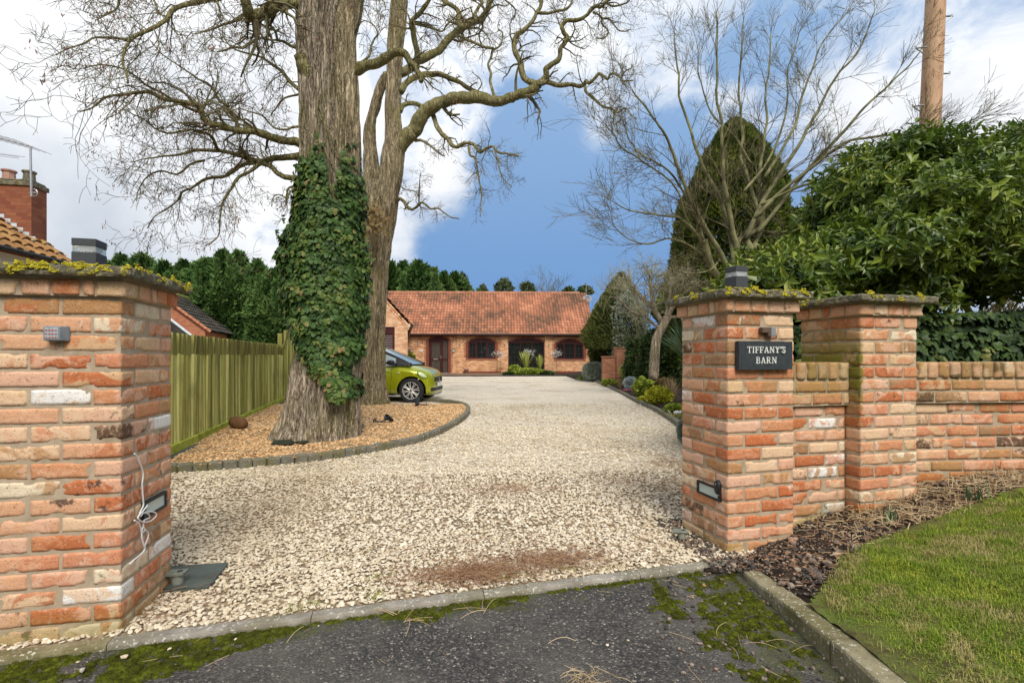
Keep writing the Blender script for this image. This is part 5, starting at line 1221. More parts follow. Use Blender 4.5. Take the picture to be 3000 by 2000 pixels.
for i in range(n):
    x = .10-i*(gw/2+.1)/n; z = ez+.05-x*sl+0.0; Ln = math.hypot(1, sl)*(gw/2+.1)/n*.93
    box(mb, (-Ln/2, -.045, -.03), (Ln/2, .18, .03), .004, rotm('y', math.atan(sl)), (x-.04, 0, z), rnd=random.random(), rnd2=random.random(), moss=0)
    box(mb, (-Ln/2, -.02, -.03), (Ln/2, .18, .03), .004, rotm('y', math.atan(sl)), (x-.04-.05, 0, z-.115), rnd=random.choice([.05, .2, .32]), rnd2=random.random(), moss=0)
mb.build('verge_bricks', M['brick'], GA, world=False)
tiled_roof(GA, (.22, .1, ez-.02), (0, 1, 0), (-gw/2-.22, 0, (gw/2+.2)*1.12), 11.6, math.hypot(gw/2+.22, (gw/2+.2)*1.12), .205, .27, .028, M['pantile'], 'roof', 8)
tiled_roof(GA, (-gw-.22, 11.7, ez-.02), (0, -1, 0), (gw/2+.22, 0, (gw/2+.2)*1.12), 11.6, math.hypot(gw/2+.22, (gw/2+.2)*1.12), .205, .27, .028, M['pantile'], 'roof', 9)
mb = MB(); tube(mb, [(.20, .0, ez-.04), (.20, 11.5, ez-.04)], .06, 10); mb.build('gutter', M['gutter'], GA, world=False)
mb = MB(); box(mb, (-gw+.7, .05, dh-.30), (dx1, .12, dh)); box(mb, (dx1-.09, .051, -.1), (dx1, .13, dh-.301)); box(mb, (-gw+.7, .051, -.1), (-gw+.79, .13, dh-.301)); gd = mb.build('door_surround', M['upvc'], GA, world=False)
mb = MB(); z = dh-.30
while z > 0: tube(mb, [(-gw+.8, .12, z-.04), (dx1-.09, .12, z-.04)], .042, 8); z -= .08
mb.build('roller_door', M['upvc'], gd, world=False)

# ---------------------------------------------------------------- fence
FX = lambda y: -3.81-.2767*(y-5.5)
fdir = norm(np.array([FX(12)-FX(3), 9.0, 0])); fang = math.atan2(fdir[1], fdir[0]); fn = np.array([fdir[1], -fdir[0], 0])   # fn looks to the drive
FE = thing('timber_fence', (FX(2.6), 2.6, 0), 'green algae-stained close-board timber fence running down the left side', 'fence')
s = 0; mb = MB(); mt_ = MB(); Lf = 14.0; rf = np.random.RandomState(5); Mx = np.stack([fdir, -fn, np.array([0, 0, 1.0])], -1); bw = .092
while s < Lf:
    p = np.array([FX(2.6), 2.6, 0])+fdir*s; top = 1.43+.03*np.clip((p[1]-6)/6, 0, 1)+rf.uniform(-.006, .006); py_ = p[1]
    if py_ > 12.15: top += .40*np.clip((py_-12.15)/.55, 0, 1)**1.6
    r = rf.uniform(0, 1); split = top-.235-rf.uniform(0, .02); tw = rf.normal(0, .01)
    for (m_, za, zb, o_) in ((mb, .17, split, 0), (mt_, split+.001, top, -.004)):   # feather-edge: one edge thicker
        V = [(0, .0, za), (bw+.012, .0, za), (bw+.012, -.006, za), (0, -.020, za), (0, .0, zb), (bw+.012, .0, zb), (bw+.012, -.006+o_*.3+tw, zb), (0, -.020+o_*.3+tw, zb)]
        m_.add(np.array(V)@Mx.T+p, [(0, 1, 2, 3), (7, 6, 5, 4), (0, 4, 5, 1), (1, 5, 6, 2), (2, 6, 7, 3), (3, 7, 4, 0)], rnd=r)
    s += bw
mb.build('boards', M['fence'], FE); mt_.build('board_tops', M['fence_top'], FE)
s = 0
while s < Lf:
    p = np.array([FX(2.6), 2.6, 0])+fdir*s; mb = MB(); box(mb, (.004, -.045, .015), (1.83, -.012, .175), .004, Mx, p); mb.build('gravel_board', M['fence_base'], FE); s += 1.84
mb = MB(); box(mb, (0, .04, .4), (Lf, .08, .47), .004, Mx, np.array([FX(2.6), 2.6, 0])); box(mb, (0, .04, 1.15), (Lf, .08, 1.22), .004, Mx, np.array([FX(2.6), 2.6, 0])); mb.build('rail', M['fence'], FE)
for i in range(8):
    p = np.array([FX(2.6), 2.6, 0])+fdir*(i*1.84+.9); mb = MB(); box(mb, (-.05, .02, -.3), (.05, .12, 1.38 if i < 5 else 1.75), .004, Mx, p); mb.build('post', M['fence_top'], FE)
p = P(835, 1010, 12.75); mb = MB(); box(mb, (-.06, -.05, 0), (.06, .05, 1.15+(HZ-966)/F_*12.75), .008, None, (p[0]-.05, 12.95, 0)); mb.build('end_post', M['fence_top'], FE)
mb = MB(); s = 0
while s < 11:   # strip along the foot
    p = np.array([FX(2.6), 2.6, 0])+fdir*s; box(mb, (.003, -.11, -.05), (.91, -.05, .085), .008, Mx, p); s += .915
tag(mb.build('fence_foot_kerb', M['slateplate']), 'dark grey kerb strip lying along the foot of the fence', 'edging')

# ---------------------------------------------------------------- white house at the far left
WH = thing('white_house', (-9.67, 11, 0), 'white rendered house with mossy brown pantile roof and tall chimney at the left edge', 'house')
e1 = np.array([-9.67, 11.0, 3.21]); e0 = np.array([-8.9, 4.4, 3.21]); ax = norm(e1-e0); side = np.array([-ax[1], ax[0], 0]); pit = R(38)
upv = norm(side*math.cos(pit)+np.array([0, 0, math.sin(pit)])); hs = 3.4
tiled_roof(WH, tuple(e0), tuple(ax), tuple(upv), np.linalg.norm(e1-e0), hs/math.cos(pit), .26, .30, .034, M['pantile_b'], 'roof', 12, world=True)
f0 = e0+side*2*hs; f1 = e1+side*2*hs; upb = norm(-side*math.cos(pit)+np.array([0, 0, math.sin(pit)]))
tiled_roof(WH, tuple(f1), tuple(-ax), tuple(upb), np.linalg.norm(e1-e0), hs/math.cos(pit), .26, .30, .034, M['pantile_b'], 'roof', 13, world=True)
mb = MB(); w0 = e0+side*.32; w1 = e1+side*.32-ax*.12; g0 = w0+side*2*(hs-.32); g1 = w1+side*2*(hs-.32); zt = 3.16; zr = 3.16+(hs-.32)*math.tan(pit)
def pt(v, z): return (v[0], v[1], z)
mb.add([pt(w0, -.2), pt(w1, -.2), pt(w1, 3.19), pt(w0, 3.19), pt(g0, -.2), pt(g1, -.2), pt(g1, zt+.2), pt(g0, zt+.2), pt(w0, zt+.18), pt(w1, zt+.18)], [(0, 1, 2, 3), (5, 4, 7, 6), (1, 5, 6, 9), (4, 0, 8, 7)])
mr = (w1+g1)/2; mb.add([pt(w1, zt+.2), pt(g1, zt+.2), pt(mr, zr+.2)], [(0, 1, 2)]); mb.build('wall', M['white'], WH)
mb = MB(); wo = -side*.03; mb.add([pt(w0+wo, 3.18), pt(w1+wo, 3.18), pt(w1+wo, 3.28), pt(w0+wo, 3.28), pt(w0+wo+side*.03, 3.18), pt(w1+wo+side*.03, 3.18)], [(0, 1, 2, 3), (4, 5, 1, 0)]); mb.build('eaves_brick', M['cbrick'], WH)
mb = MB(); tube(mb, [e0-side*.05+[0, 0, -.03], e1-side*.05+[0, 0, -.03]], .045, 10); mb.build('gutter', M['blackplastic'], WH)
for t_i in np.arange(.5, np.linalg.norm(e1-e0), .7):
    mb = MB(); q = e0+ax*t_i; tube(mb, [q-side*.10+[0, 0, -.02], q-side*.05+[0, 0, -.10], q+side*.05+[0, 0, -.03]], .012, 5)
    mb.build('gutter_bracket', M['blackplastic'], WH)
# chimney
cth = R(9); cc = P(92, 560, 10.45); Cx = np.array([math.cos(cth), math.sin(cth), 0]); Cy = np.array([-Cx[1], Cx[0], 0]); Mc = np.stack([Cx, Cy, [0, 0, 1]], -1)
tz = CZ+(HZ-532)/F_*10.45; t0c = np.array([cc[0], cc[1], 0]); mb = MB(); box(mb, (-1.1, 0, 2.6), (0, .42, tz-.10), 0, Mc, t0c); chm = mb.build('chimney', M['cbrick'], WH)
mb = MB(); box(mb, (-1.14, -.035, tz-.099), (.035, .455, tz), .01, Mc, t0c); box(mb, (-1.10, .0, tz+.001), (0, .42, tz+.05), .02, Mc, t0c); mb.build('chimney_cap', M['cap'], chm)
for dx, mt, sc_ in ((-.18, 'cap', 1.0), (-.56, 'terracotta', 1.05), (-.95, 'terracotta', 1.0)):
    mb = MB(); lathe(mb, [(.105*sc_, 0), (.115*sc_, .05), (.105*sc_, .06), (.098*sc_, .18), (.125*sc_, .205), (.125*sc_, .235), (.09*sc_, .245), (.085*sc_, .1)], tuple(t0c+Mc@np.array([dx, .2, tz+.04])), 8); mb.build('chimney_pot', M[mt], chm)
mb = MB(); n = 9
for i in range(n):   # stepped lead flashing
    x = -.95+i*.115; 
    zc = e1[2]+np.dot((t0c+Mc@np.array([x, 0, 0]))[:2]-e1[:2], side[:2])*math.tan(pit)
    box(mb, (x, -.012, zc-.04), (x+.112, -.002, zc+.05), 0, Mc, t0c)
    box(mb, (x, -.09, zc-.055), (x+.112, -.0125, zc-.03), 0, Mc@rotm('x', 0), t0c)
mb.build('lead_flashing', M['lead'], chm)
ae = thing('chimney_aerial', tuple(P(92, 574, 10.3)), 'tall tv aerial strapped to the chimney of the white house', 'aerial')
a0 = P(92, 576, 10.3); a1 = P(89, 428, 10.3); mb = MB(); tube(mb, [a0, a1], .020, 8); mb.build('mast', M['graymetal'], ae)
mb = MB(); b0 = P(96, 431, 10.3); b1 = P(0, 405, 10.2); b2 = b0+(b1-b0)*1.8; tube(mb, [b0, b2], .012, 6); d_ = norm(b2-b0)
for i in range(9): q = b0+(b2-b0)*(i+.5)/9; tube(mb, [q+[.0, -.35, 0], q+[.0, .5, 0.03]], .005, 5)
mb.build('antenna', M['graymetal'], ae)
mb = MB(); b0 = P(74, 460, 9.9); b1 = P(-60, 430, 9.7); tube(mb, [P(74, 460, 9.9), P(-40, 445, 9.8)], .005, 5); tube(mb, [P(56, 464, 9.9), P(-40, 452, 9.8)], .005, 5); tube(mb, [P(56, 460, 9.9), P(-40, 447, 9.8)], .004, 5); mb.build('antenna_rods', M['graymetal'], ae)
mb = MB(); c_ = P(100, 565, 10.32); tube(mb, [c_+[.07*math.cos(a), 0, .075*math.sin(a)] for a in np.linspace(0, 6.28, 14)], .012, 6); box(mb, (-.09, -.01, -.01), (.05, .03, .02), 0, None, c_); mb.build('mast_strap', M['graymetal'], ae)

# ---------------------------------------------------------------- dark-roofed outbuilding behind the fence
OB = thing('outbuilding', (-11.05, 17.9, 0), 'brick outbuilding with dark tiled roof showing above the fence', 'outbuilding')
n0 = np.array([-11.05, 17.9, 2.2]); n1 = np.array([-13.2, 25.4, 2.2]); ax = norm(n1-n0); side = np.array([-ax[1], ax[0], 0]); hs = 1.75; rise = 1.40; L = np.linalg.norm(n1-n0)
upv = norm(side*hs+np.array([0, 0, rise])); HH = math.hypot(hs, rise)
tiled_roof(OB, tuple(n0-side*.12+[0, 0, -.08]), tuple(ax), tuple(upv), L, HH+.15, .24, .22, .022, M['slate_t'], 'roof', 15, world=True)
q1 = n1+side*2*hs; upb = norm(-side*hs+np.array([0, 0, rise])); tiled_roof(OB, tuple(q1+side*.12+[0, 0, -.08]), tuple(-ax), tuple(upb), L, HH+.15, .24, .22, .022, M['slate_t'], 'roof', 16, world=True)
mb = MB(); m0 = n0+side*hs; m1 = n1+side*hs; z0 = 2.12
for A0, A1 in ((n0, n1),):
    i0 = A0+side*.05+ax*.03; i1 = A1+side*.05-ax*.03; j0 = n0+side*(2*hs-.05)+ax*.03; j1 = n1+side*(2*hs-.05)-ax*.03; k0 = m0+ax*.03; k1 = m1-ax*.03
    mb.add([pt(i0, -.2), pt(i1, -.2), pt(i1, z0), pt(i0, z0), pt(j0, -.2), pt(j1, -.2), pt(j1, z0), pt(j0, z0), pt(k0, z0+rise-.06), pt(k1, z0+rise-.06)], [(0, 1, 2, 3), (5, 4, 7, 6), (4, 0, 3, 8, 7), (1, 5, 6, 9, 2)])
mb.build('wall', M['obrick'], OB)
mb = MB(); k0 = n0-side*.13-ax*.03+[0, 0, -.13]; k1 = m0-ax*.03+[0, 0, rise-.03]
for i in range(16):
    a = k0+(k1-k0)*i/16; b = k0+(k1-k0)*(i+.93)/16; tube(mb, [a, b], .065, 4)
mb.build('verge_bricks', M['obrick'], OB)
mb = MB(); tube(mb, [m0+[0, 0, rise+.02], m1+[0, 0, rise+.02]], .10, 10); mb.build('ridge_tiles', M['fence_top'], OB)
mb = MB(); tube(mb, [n1+side*hs+[0, 0, rise+.05]-ax*.5, n1+side*hs+[0, 0, rise+.08]+ax*.05], .11, 10); mb.build('ridge_end_tile', M['ridge'], OB)
mb = MB(); a = P(498, 935, 16.8); b = P(556, 980, 16.8); tube(mb, [a-(b-a), b+(b-a)], .05, 4); mb.build('lead_flashing', M['lead'], OB)
mb = MB(); c = (b-a); mb.add([a-c-[0, 0, .12], b+c-[0, 0, .12], b+c-[0, 0, 2.3], a-c-[0, 0, 2.3], a-c+[0, .4, -.12], b+c+[0, .4, -.12]], [(0, 1, 2, 3), (0, 4, 5, 1)]); mb.build('lean_to', M['slate_t'], OB)
# ================================================================ small lime car
CARX, CARY, CARZ = (1284-1500)/F_*12.1-.12, 12.95, .035
car = thing('parked_car', (CARX, CARY, CARZ), 'lime green small hatchback with black roof parked behind the trunks, front to the right', 'car', rz=R(-5))
# local: front bumper at x=0, length to -3.45, half width .82 ; near side is -y
def zt(x):     # top of the lower body
    return np.interp(-x, [0, .02, .06, .14, .28, .48, .68, 1.0, 3.0, 3.3, 3.42, 3.47], [.58, .66, .735, .80, .855, .905, .935, .945, .97, .95, .90, .80])
def zb(x): return np.interp(-x, [0, .10, .35, 3.1, 3.35, 3.47], [.17, .15, .17, .19, .24, .30])
def hw(x): return np.interp(-x, [0, .015, .05, .12, .25, .5, .8, 2.9, 3.25, 3.42, 3.47], [.38, .50, .62, .71, .775, .815, .825, .825, .79, .70, .60])
xs = -np.unique(np.r_[np.linspace(0, .2, 12), np.linspace(.2, 1.2, 26), np.linspace(1.2, 3.2, 34), np.linspace(3.2, 3.47, 10)])
m = 28; V = []
for x in xs:
    t_, b_, w_ = float(zt(x)), float(zb(x)), float(hw(x)); zc = (t_+b_)/2; hh = (t_-b_)/2
    for k in range(m):
        a = 2*math.pi*k/m; c, s = math.cos(a), math.sin(a); ex = .42
        yy = w_*math.copysign(abs(c)**ex, c); z = zc+hh*math.copysign(abs(s)**(ex*.9), s)
        if s > 0: yy *= 1-.10*max(0, (z-zc)/hh-.35)**1.0
        side_ = abs(c) > .5
        if side_: yy *= 1+.016*math.exp(-((z-.74)/.05)**2)-.022*math.exp(-((z-.52)/.12)**2)+.012*math.exp(-((z-.30)/.07)**2)
        V.append((x, yy, z))
V = np.array(V); n = len(xs); i = np.arange(n-1)[:, None]*m; j = np.arange(m)[None]; k = (j+1) % m
Fq = np.stack([i+j, i+k, i+m+k, i+m+j], -1).reshape(-1, 4)
mb = MB(); mb.add(V, [Fq, np.arange(m)[::-1][None], (np.arange(m)+(n-1)*m)[None]])
body = mb.build('body', M['paint'], car, world=False, smooth=True)
WF, WR_ = -.50, -3.0; CO = .10; WRAD = .30
def cutter():
    mb = MB()
    for wx in (WF, WR_):
        for s in (-1, 1): lathe(mb, [(0.0001, -.20), (WRAD+.055, -.20), (WRAD+.055, .20), (0.0001, .20)], (wx, s*.78, WRAD), 40, rotm('x', R(90)))
    return mb.build('cut', M['blackplastic'], None, world=False)
ct = cutter(); ct.location = car.location; ct.rotation_euler = car.rotation_euler
bpy.context.view_layer.update()
md = body.modifiers.new('b', 'BOOLEAN'); md.object = ct; md.operation = 'DIFFERENCE'; md.solver = 'EXACT'
bpy.context.view_layer.update()
dg = bpy.context.evaluated_depsgraph_get(); me2 = bpy.data.meshes.new_from_object(body.evaluated_get(dg)); body.modifiers.clear(); body.data = me2; bpy.data.objects.remove(ct)
me2.materials.clear(); me2.materials.append(M['paint']); me2.materials.append(M['blackplastic'])
for p_ in me2.polygons: 
    c = p_.center
    p_.material_index = 1 if (min(math.hypot(c.x-WF, c.z-WRAD), math.hypot(c.x-WR_, c.z-WRAD)) < WRAD+.045 and abs(c.y) < .80 and abs(c.y) > .5) else 0
    p_.use_smooth = p_.material_index == 0 and len(p_.vertices) < 5
def side_y(x, z):    # outer skin of the body at the near side
    t_, b_, w_ = float(zt(x)), float(zb(x)), float(hw(x)); zc = (t_+b_)/2; hh = (t_-b_)/2; q = min(.999, abs(z-zc)/hh)
    s = q**(1/(.42*.9)); c = math.sqrt(max(0, 1-s*s)); yy = w_*c**.42
    if z > zc: yy *= 1-.10*max(0, (z-zc)/hh-.35)
    yy *= 1+.016*math.exp(-((z-.74)/.05)**2)-.022*math.exp(-((z-.52)/.12)**2)+.012*math.exp(-((z-.30)/.07)**2)
    return yy
# glasshouse: lofted cabin
cx = [-.66, -.80, -1.0, -1.2, -1.40, -1.7, -2.1, -2.6, -3.0, -3.25, -3.42]; ctz = [.945, 1.03, 1.135, 1.235, 1.33, 1.42, 1.475, 1.48, 1.44, 1.34, 1.05]
V = []; m = 17
for x, z1 in zip(cx, ctz):
    wb = .715 if x > -3 else .68; z0 = .90
    wt = wb-.26*(z1-.93)/.55
    for k in range(m):
        a = math.pi*k/(m-1); c, s = math.cos(a), math.sin(a); ex = .38; yy = math.copysign(abs(c)**ex, c); zz_ = s**(ex)
        V.append((x+CO, yy*(wb+(wt-wb)*zz_), z0+(z1-z0)*zz_))
mb = MB(); mb.add(V, grid_faces(len(cx), m)[:, ::-1]); cab = mb.build('windows', M['carglass'], car, world=False, smooth=True)
def cab_pt(x, f, out=.004, side=-1):
    """point on the cabin side, f 0..1 from waist to roof"""
    x = x-CO; z1 = float(np.interp(-x, [-q for q in cx], ctz)); wb = .715; wt = wb-.26*(z1-.93)/.55; a = math.pi*.5*f; yy = math.cos(a)**.38; zz_ = math.sin(a)**.38 if f > 0 else 0
    return np.array([x+CO, side*(yy*(wb+(wt-wb)*zz_)+out), .90+(z1-.90)*zz_+out*.5])
mb = MB()
for sd in (-1, 1):
    tube(mb, [cab_pt(x, .42, .003, sd) for x in np.linspace(-.54, -1.52, 14)], .036, 6)     # A pillar
    tube(mb, [cab_pt(x, .44, .004, sd) for x in np.linspace(-1.6, -3.1, 12)], .035, 6)
    tube(mb, [cab_pt(x, .012, .008, sd) for x in np.linspace(-.72, -3.1, 20)], .022, 6)
    tube(mb, [cab_pt(-2.12, f, .004, sd) for f in np.linspace(.0, .45, 6)], .05, 6)
    mb.add([(-.56, sd*.745, .925), (-.88, sd*.742, .93), (-.92, sd*.69, 1.13), (-.56, sd*.70, .95)], [(0, 1, 2, 3) if sd < 0 else (3, 2, 1, 0)])
mb.build('pillars', M['blackplastic'], car, world=False, smooth=True)
V = []
for x in np.linspace(-1.50, -3.2, 14): V += [cab_pt(x, f, .008, -1) for f in np.linspace(.45, 1, 8)]+[cab_pt(x, f, .008, 1) for f in np.linspace(.93, .45, 7)]
mb = MB(); mb.add(V, grid_faces(14, 15)); mb.build('roof', M['blackplastic'], car, world=False, smooth=True)
# shut lines
mb = MB()
def line(mb, pts, r=.004): tube(mb, [(x, -(side_y(x, z)+.0005), z) for x, z in pts], r, 5)
line(mb, [(-.99, z) for z in np.linspace(.90, .62, 8)]+[(-1.0-.03*t, .62-.40*t) for t in np.linspace(.1, 1, 8)]); line(mb, [(x, .22) for x in np.linspace(-1.04, -2.2, 12)]); line(mb, [(x, .755-.01*(x+1)) for x in np.linspace(-1.0, -2.2, 12)], .003)
mb.build('shut_lines', M['blackplastic'], car, world=False)
mb = MB(); line(mb, [(x, .19) for x in np.linspace(-.98, -2.65, 20)], .028); mb.build('side_skirt', M['blackplastic'], car, world=False, smooth=True)
# arch lip
# wheels
def wheel(wx, sy):
    w = bpy.data.objects.new('wheel', None)
    mb = MB(); R0 = WRAD; lathe(mb, [(R0-.09, -.085), (R0-.03, -.095), (R0-.008, -.085), (R0, -.06), (R0, .06), (R0-.008, .085), (R0-.03, .095), (R0-.09, .085)], (0, 0, 0), 48, rotm('x', R(90)))
    M2 = np.eye(3); c = (wx, sy*.735, WRAD)
    Wm = mb; Wm.V = [v+np.array(c) for v in Wm.V]; ty = Wm.build('wheel', M['rubber'], car, world=False, smooth=True)
    mb = MB(); o = sy
    rim = [(.205, .09), (.212, .088), (.214, .07), (.20, .05), (.195, -.06)]
    lathe(mb, [(a, b*1.0) for a, b in rim], (0, 0, 0), 48, rotm('x', R(90*(1 if sy < 0 else -1))))
    for q in range(8):
        a = q*math.pi/4+.2; d = np.array([math.cos(a), 0, math.sin(a)]); e = np.array([-math.sin(a), 0, math.cos(a)]); y1 = sy*.078; y0 = sy*.050
        for sgn in (-1, 1):
            p0 = d*.04+e*sgn*.006; p1 = d*.203+e*sgn*.024; tube(mb, [p0+[0, y1*.9, 0], (p0+p1)/2+[0, y1*.98, 0], p1+[0, y1, 0]], [.012, .009, .009], 6)
    lathe(mb, [(0.0001, .078), (.030, .077), (.048, .066), (.05, .03)], (0, 0, 0), 20, rotm('x', R(90*(1 if sy < 0 else -1))))
    mb.V = [v+np.array(c) for v in mb.V]; mb.build('rim', M['alloy'], ty, world=False, smooth=False)
    mb = MB(); lathe(mb, [(.0001, .02), (.20, .02)], (0, 0, 0), 32, rotm('x', R(90*(1 if sy < 0 else -1)))); lathe(mb, [(.0001, .081), (.022, .080), (.024, .07)], (0, 0, 0), 16, rotm('x', R(90*(1 if sy < 0 else -1)))); mb.V = [v+np.array(c) for v in mb.V]; mb.build('hub', M['blackplastic'], ty, world=False)
    bpy.data.objects.remove(w)
for wx in (WF, WR_):
    for sy in (-1, 1): wheel(wx, sy)
# headlights: lens patch lying on the wing
def skin_patch(poly_fn, nu, nv, out, mat, name, sd=-1, thick=True):
    V = []
    for a in np.linspace(0, 1, nu):
        for b in np.linspace(0, 1, nv):
            x, z = poly_fn(a, b); V.append((x, sd*(side_y(x, z)+out*(math.sin(math.pi*a)*math.sin(math.pi*b))**.5+.0015), z))
    mb = MB(); F0 = grid_faces(nu, nv); mb.add(V, F0 if sd > 0 else F0[:, ::-1]); return mb.build(name, mat, car, world=False, smooth=True)
def hl(a, b):      # rounded drop leaning back
    th = 2*math.pi*a; r = b; ex = r*math.cos(th); ez_ = r*math.sin(th); return (-.215+.105*ex*1.0-.045*ez_-.02, .690+.082*ez_+.02*ex*-1.0)
for sd in (-1, 1):
    h = skin_patch(hl, 28, 8, .012, M['lampglass'], 'headlight', sd)
    e_ = MB(); tube(e_, [(x, sd*(side_y(x, z)+.004), z) for x, z in [hl(a, 1.03) for a in np.linspace(0, 1, 30)]], .007, 5); e_.build('headlight_rim', M['blackplastic'], h, world=False)
    def hl2(a, b): x, z = hl(a, b*.42); return (x+.01, z-.005)
    q = skin_patch(hl2, 20, 5, .020, M['whiteplastic'], 'bulb', sd); q.parent = h
# front: grille, lower intake, number plate
def front_patch(y0, y1, z0, z1, out, mat, name, nu=15, nv=7):
    V = []
    for y in np.linspace(y0, y1, nu):
        for z in np.linspace(z0, z1, nv):
            lo_, hi_ = -1.0, 0.0     # find x on the skin where side_y(x,z) = |y|
            for _ in range(24):
                mid = (lo_+hi_)/2
                if z > zt(mid)-.01 or side_y(mid, z) < abs(y): hi_ = mid
                else: lo_ = mid
            V.append((lo_+out, y, z))
    mb = MB(); mb.add(V, grid_faces(nu, nv)); return mb.build(name, mat, car, world=False, smooth=True)
front_patch(-.40, .40, .50, .615, .012, M['blackplastic'], 'grille'); front_patch(-.62, .62, .27, .36, .012, M['blackplastic'], 'lower_intake'); front_patch(-.66, .66, .16, .215, .014, M['graymetal'], 'bumper_lip')
np_ = front_patch(-.26, .26, .385, .475, .035, M['whiteplastic'], 'number_plate'); bdg = front_patch(-.05, .05, .52, .60, .022, M['graymetal'], 'badge', 5, 5)
# mirror
mb = MB(); Vm = ICO_V.copy(); 
T, Fc = brick_tpl(8, 8, 8); Vm = norm(T)*.5*(.75+.25*np.linalg.norm(T, axis=1)[:, None]/.87); Vm = Vm*[.22, .17, .145]
mb.add(Vm+[-1.0, -.84, .99], Fc); mb.build('door_mirror', M['blackplastic'], car, world=False, smooth=True)
mb = MB(); tube(mb, [(-.94, -.84, .94), (-.88, -.74, .93)], .025, 8); mb.build('mirror_stalk', M['blackplastic'], car, world=False, smooth=True); mb = MB(); mb.add(Vm*[1, 1, 1]+[-1.0, .84, .99], Fc); mb.build('door_mirror', M['blackplastic'], car, world=False, smooth=True)
def rep(a, b): return (-.80+.035*math.cos(2*math.pi*a)*b, .735+.012*math.sin(2*math.pi*a)*b)
skin_patch(rep, 14, 3, .003, M['alloy'], 'side_repeater')
mb = MB(); tube(mb, [(-.60, -.40, .965), (-.66, .1, .985)], .008, 5); tube(mb, [(-.56, -.55, .955), (-.60, -.40, .965)], .012, 5); mb.build('wiper', M['blackplastic'], car, world=False)
# dark cabin floor so that the glass has something behind it
mb = MB(); box(mb, (-3.2, -.66, .3), (-1.0, .66, .85)); box(mb, (-1.75, -.60, .851), (-1.60, -.15, 1.25), .05); box(mb, (-1.75, .15, .851), (-1.60, .60, 1.25), .05); mb.build('seats', M['blackplastic'], car, world=False)
# ================================================================ trees and plants
rt = np.random.RandomState(19)
def px_line(pts, Y0, Y1, Yp=1.0):
    """photo pixels at a depth that drifts from Y0 to Y1"""
    n = len(pts); return np.array([P(a, b, Y0+(Y1-Y0)*((i/(n-1))**Yp)) for i, (a, b) in enumerate(pts)])
def trunk_mesh(rows, Y, cell=(150, 220), ridge=.05, lobes=None, twist=.6, seed=1, top=None, flare=None, freq=13):
    """rows: (py, centre px, half width px) from base to top"""
    rows = sorted(rows, key=lambda r: -r[0]); Z = np.array([CZ+(HZ-r[0])/F_*Y for r in rows]); Xc = np.array([(r[1]-1500)/F_*Y for r in rows]); Rr = np.array([r[2]/F_*Y for r in rows])
    Yc = np.array([Y+(r[3] if len(r) > 3 else 0) for r in rows])
    na, nz = cell; zz_ = np.linspace(Z[0], Z[-1], nz); xc = np.interp(zz_, Z, Xc); yc = np.interp(zz_, Z, Yc); rr = np.interp(zz_, Z, Rr)
    k = np.ones(7)/7; pad = lambda v: np.convolve(np.r_[np.full(3, v[0]), v, np.full(3, v[-1])], k, 'valid'); xc, yc, rr = pad(xc), pad(yc), pad(rr)
    a = np.arange(na)*2*math.pi/na; A_, Z_ = np.meshgrid(a, zz_, indexing='xy'); tw = A_+twist*(fbm(Z_*.45, 0, 0, seed)-.5)*2; ca, sa = np.cos(tw), np.sin(tw)
    wob = fbm(ca*1.2+5, sa*1.2, Z_*.7, seed+3, 3)-.5
    n1 = np.minimum(np.abs(fbm(ca*freq*.32+wob, sa*freq*.32, Z_*.8+wob*2, seed+7, 3)-.5)*5, 1)**.6; n2 = np.minimum(np.abs(fbm(ca*freq+wob*2, sa*freq, Z_*1.9, seed+9, 3)-.5)*5, 1)**.7
    R_ = rr[:, None]*(1+.12*wob)+ridge*(n1-.75)+ridge*.5*(n2-.7)
    if lobes is not None:
        for (th, wd, dp, z0, z1) in lobes: R_ = R_*(1-dp*np.exp(-((np.angle(np.exp(1j*(A_-th))))/wd)**2)*np.clip((Z_-z0)/.3, 0, 1)*np.clip((z1-Z_)/.3, 0, 1))
    if flare is not None:
        t0 = np.clip(1-(Z_-Z[0])/flare[0], 0, 1)**2; R_ = R_*(1+flare[1]*t0*(np.abs(np.sin(A_*2.5+seed+wob*3))**.7*1.2-.35))
    V = np.stack([xc[:, None]+R_*np.cos(A_), yc[:, None]+R_*np.sin(A_), Z_], -1).reshape(-1, 3)
    i = np.arange(nz-1)[:, None]*na; j = np.arange(na)[None]; kk = (j+1) % na; Fc = np.stack([i+j, i+kk, i+na+kk, i+na+j], -1).reshape(-1, 4)
    mb = MB(); mb.add(V, [Fc, (np.arange(na)+(nz-1)*na)[None]]); return mb, (zz_, xc, yc, rr)
TW = []     # twig ends, for the pods
def grow(mb, p, d, L, r, lvl, rs, wig=.35, grav=-.05, kids=3, minr=.0022, seg=.10, spread=1.0, store=None, up=0.0):
    """one wandering branch and its children"""
    n = max(3, int(L/seg)); pts = [p]; q = p.copy(); dd = norm(d)
    for i in range(n):
        dd = norm(dd+rs.normal(0, wig, 3)*[1, .8, 1]+[0, 0, grav+up]); q = q+dd*L/n; pts.append(q.copy())
    rad = np.linspace(r, max(minr, r*.35), n+1); tube(mb, pts, rad, 5 if r > .012 else 3, cap=False)
    if store is not None and lvl <= 0: store.append((pts[-1], dd))
    if lvl > 0:
        for k in range(kids):
            t = rs.uniform(.25, 1.0); i = min(n-1, int(t*n)); base = pts[i]; di = norm(pts[i+1]-pts[i]); ax = norm(rs.normal(size=3)*[1, .7, 1]); ax = norm(ax-di*np.dot(ax, di)); an = rs.uniform(.5, 1.15)*spread
            grow(mb, base, di*math.cos(an)+ax*math.sin(an), L*rs.uniform(.45, .75), max(minr, rad[i]*.6), lvl-1, rs, wig, grav, kids, minr, seg, spread, store, up)
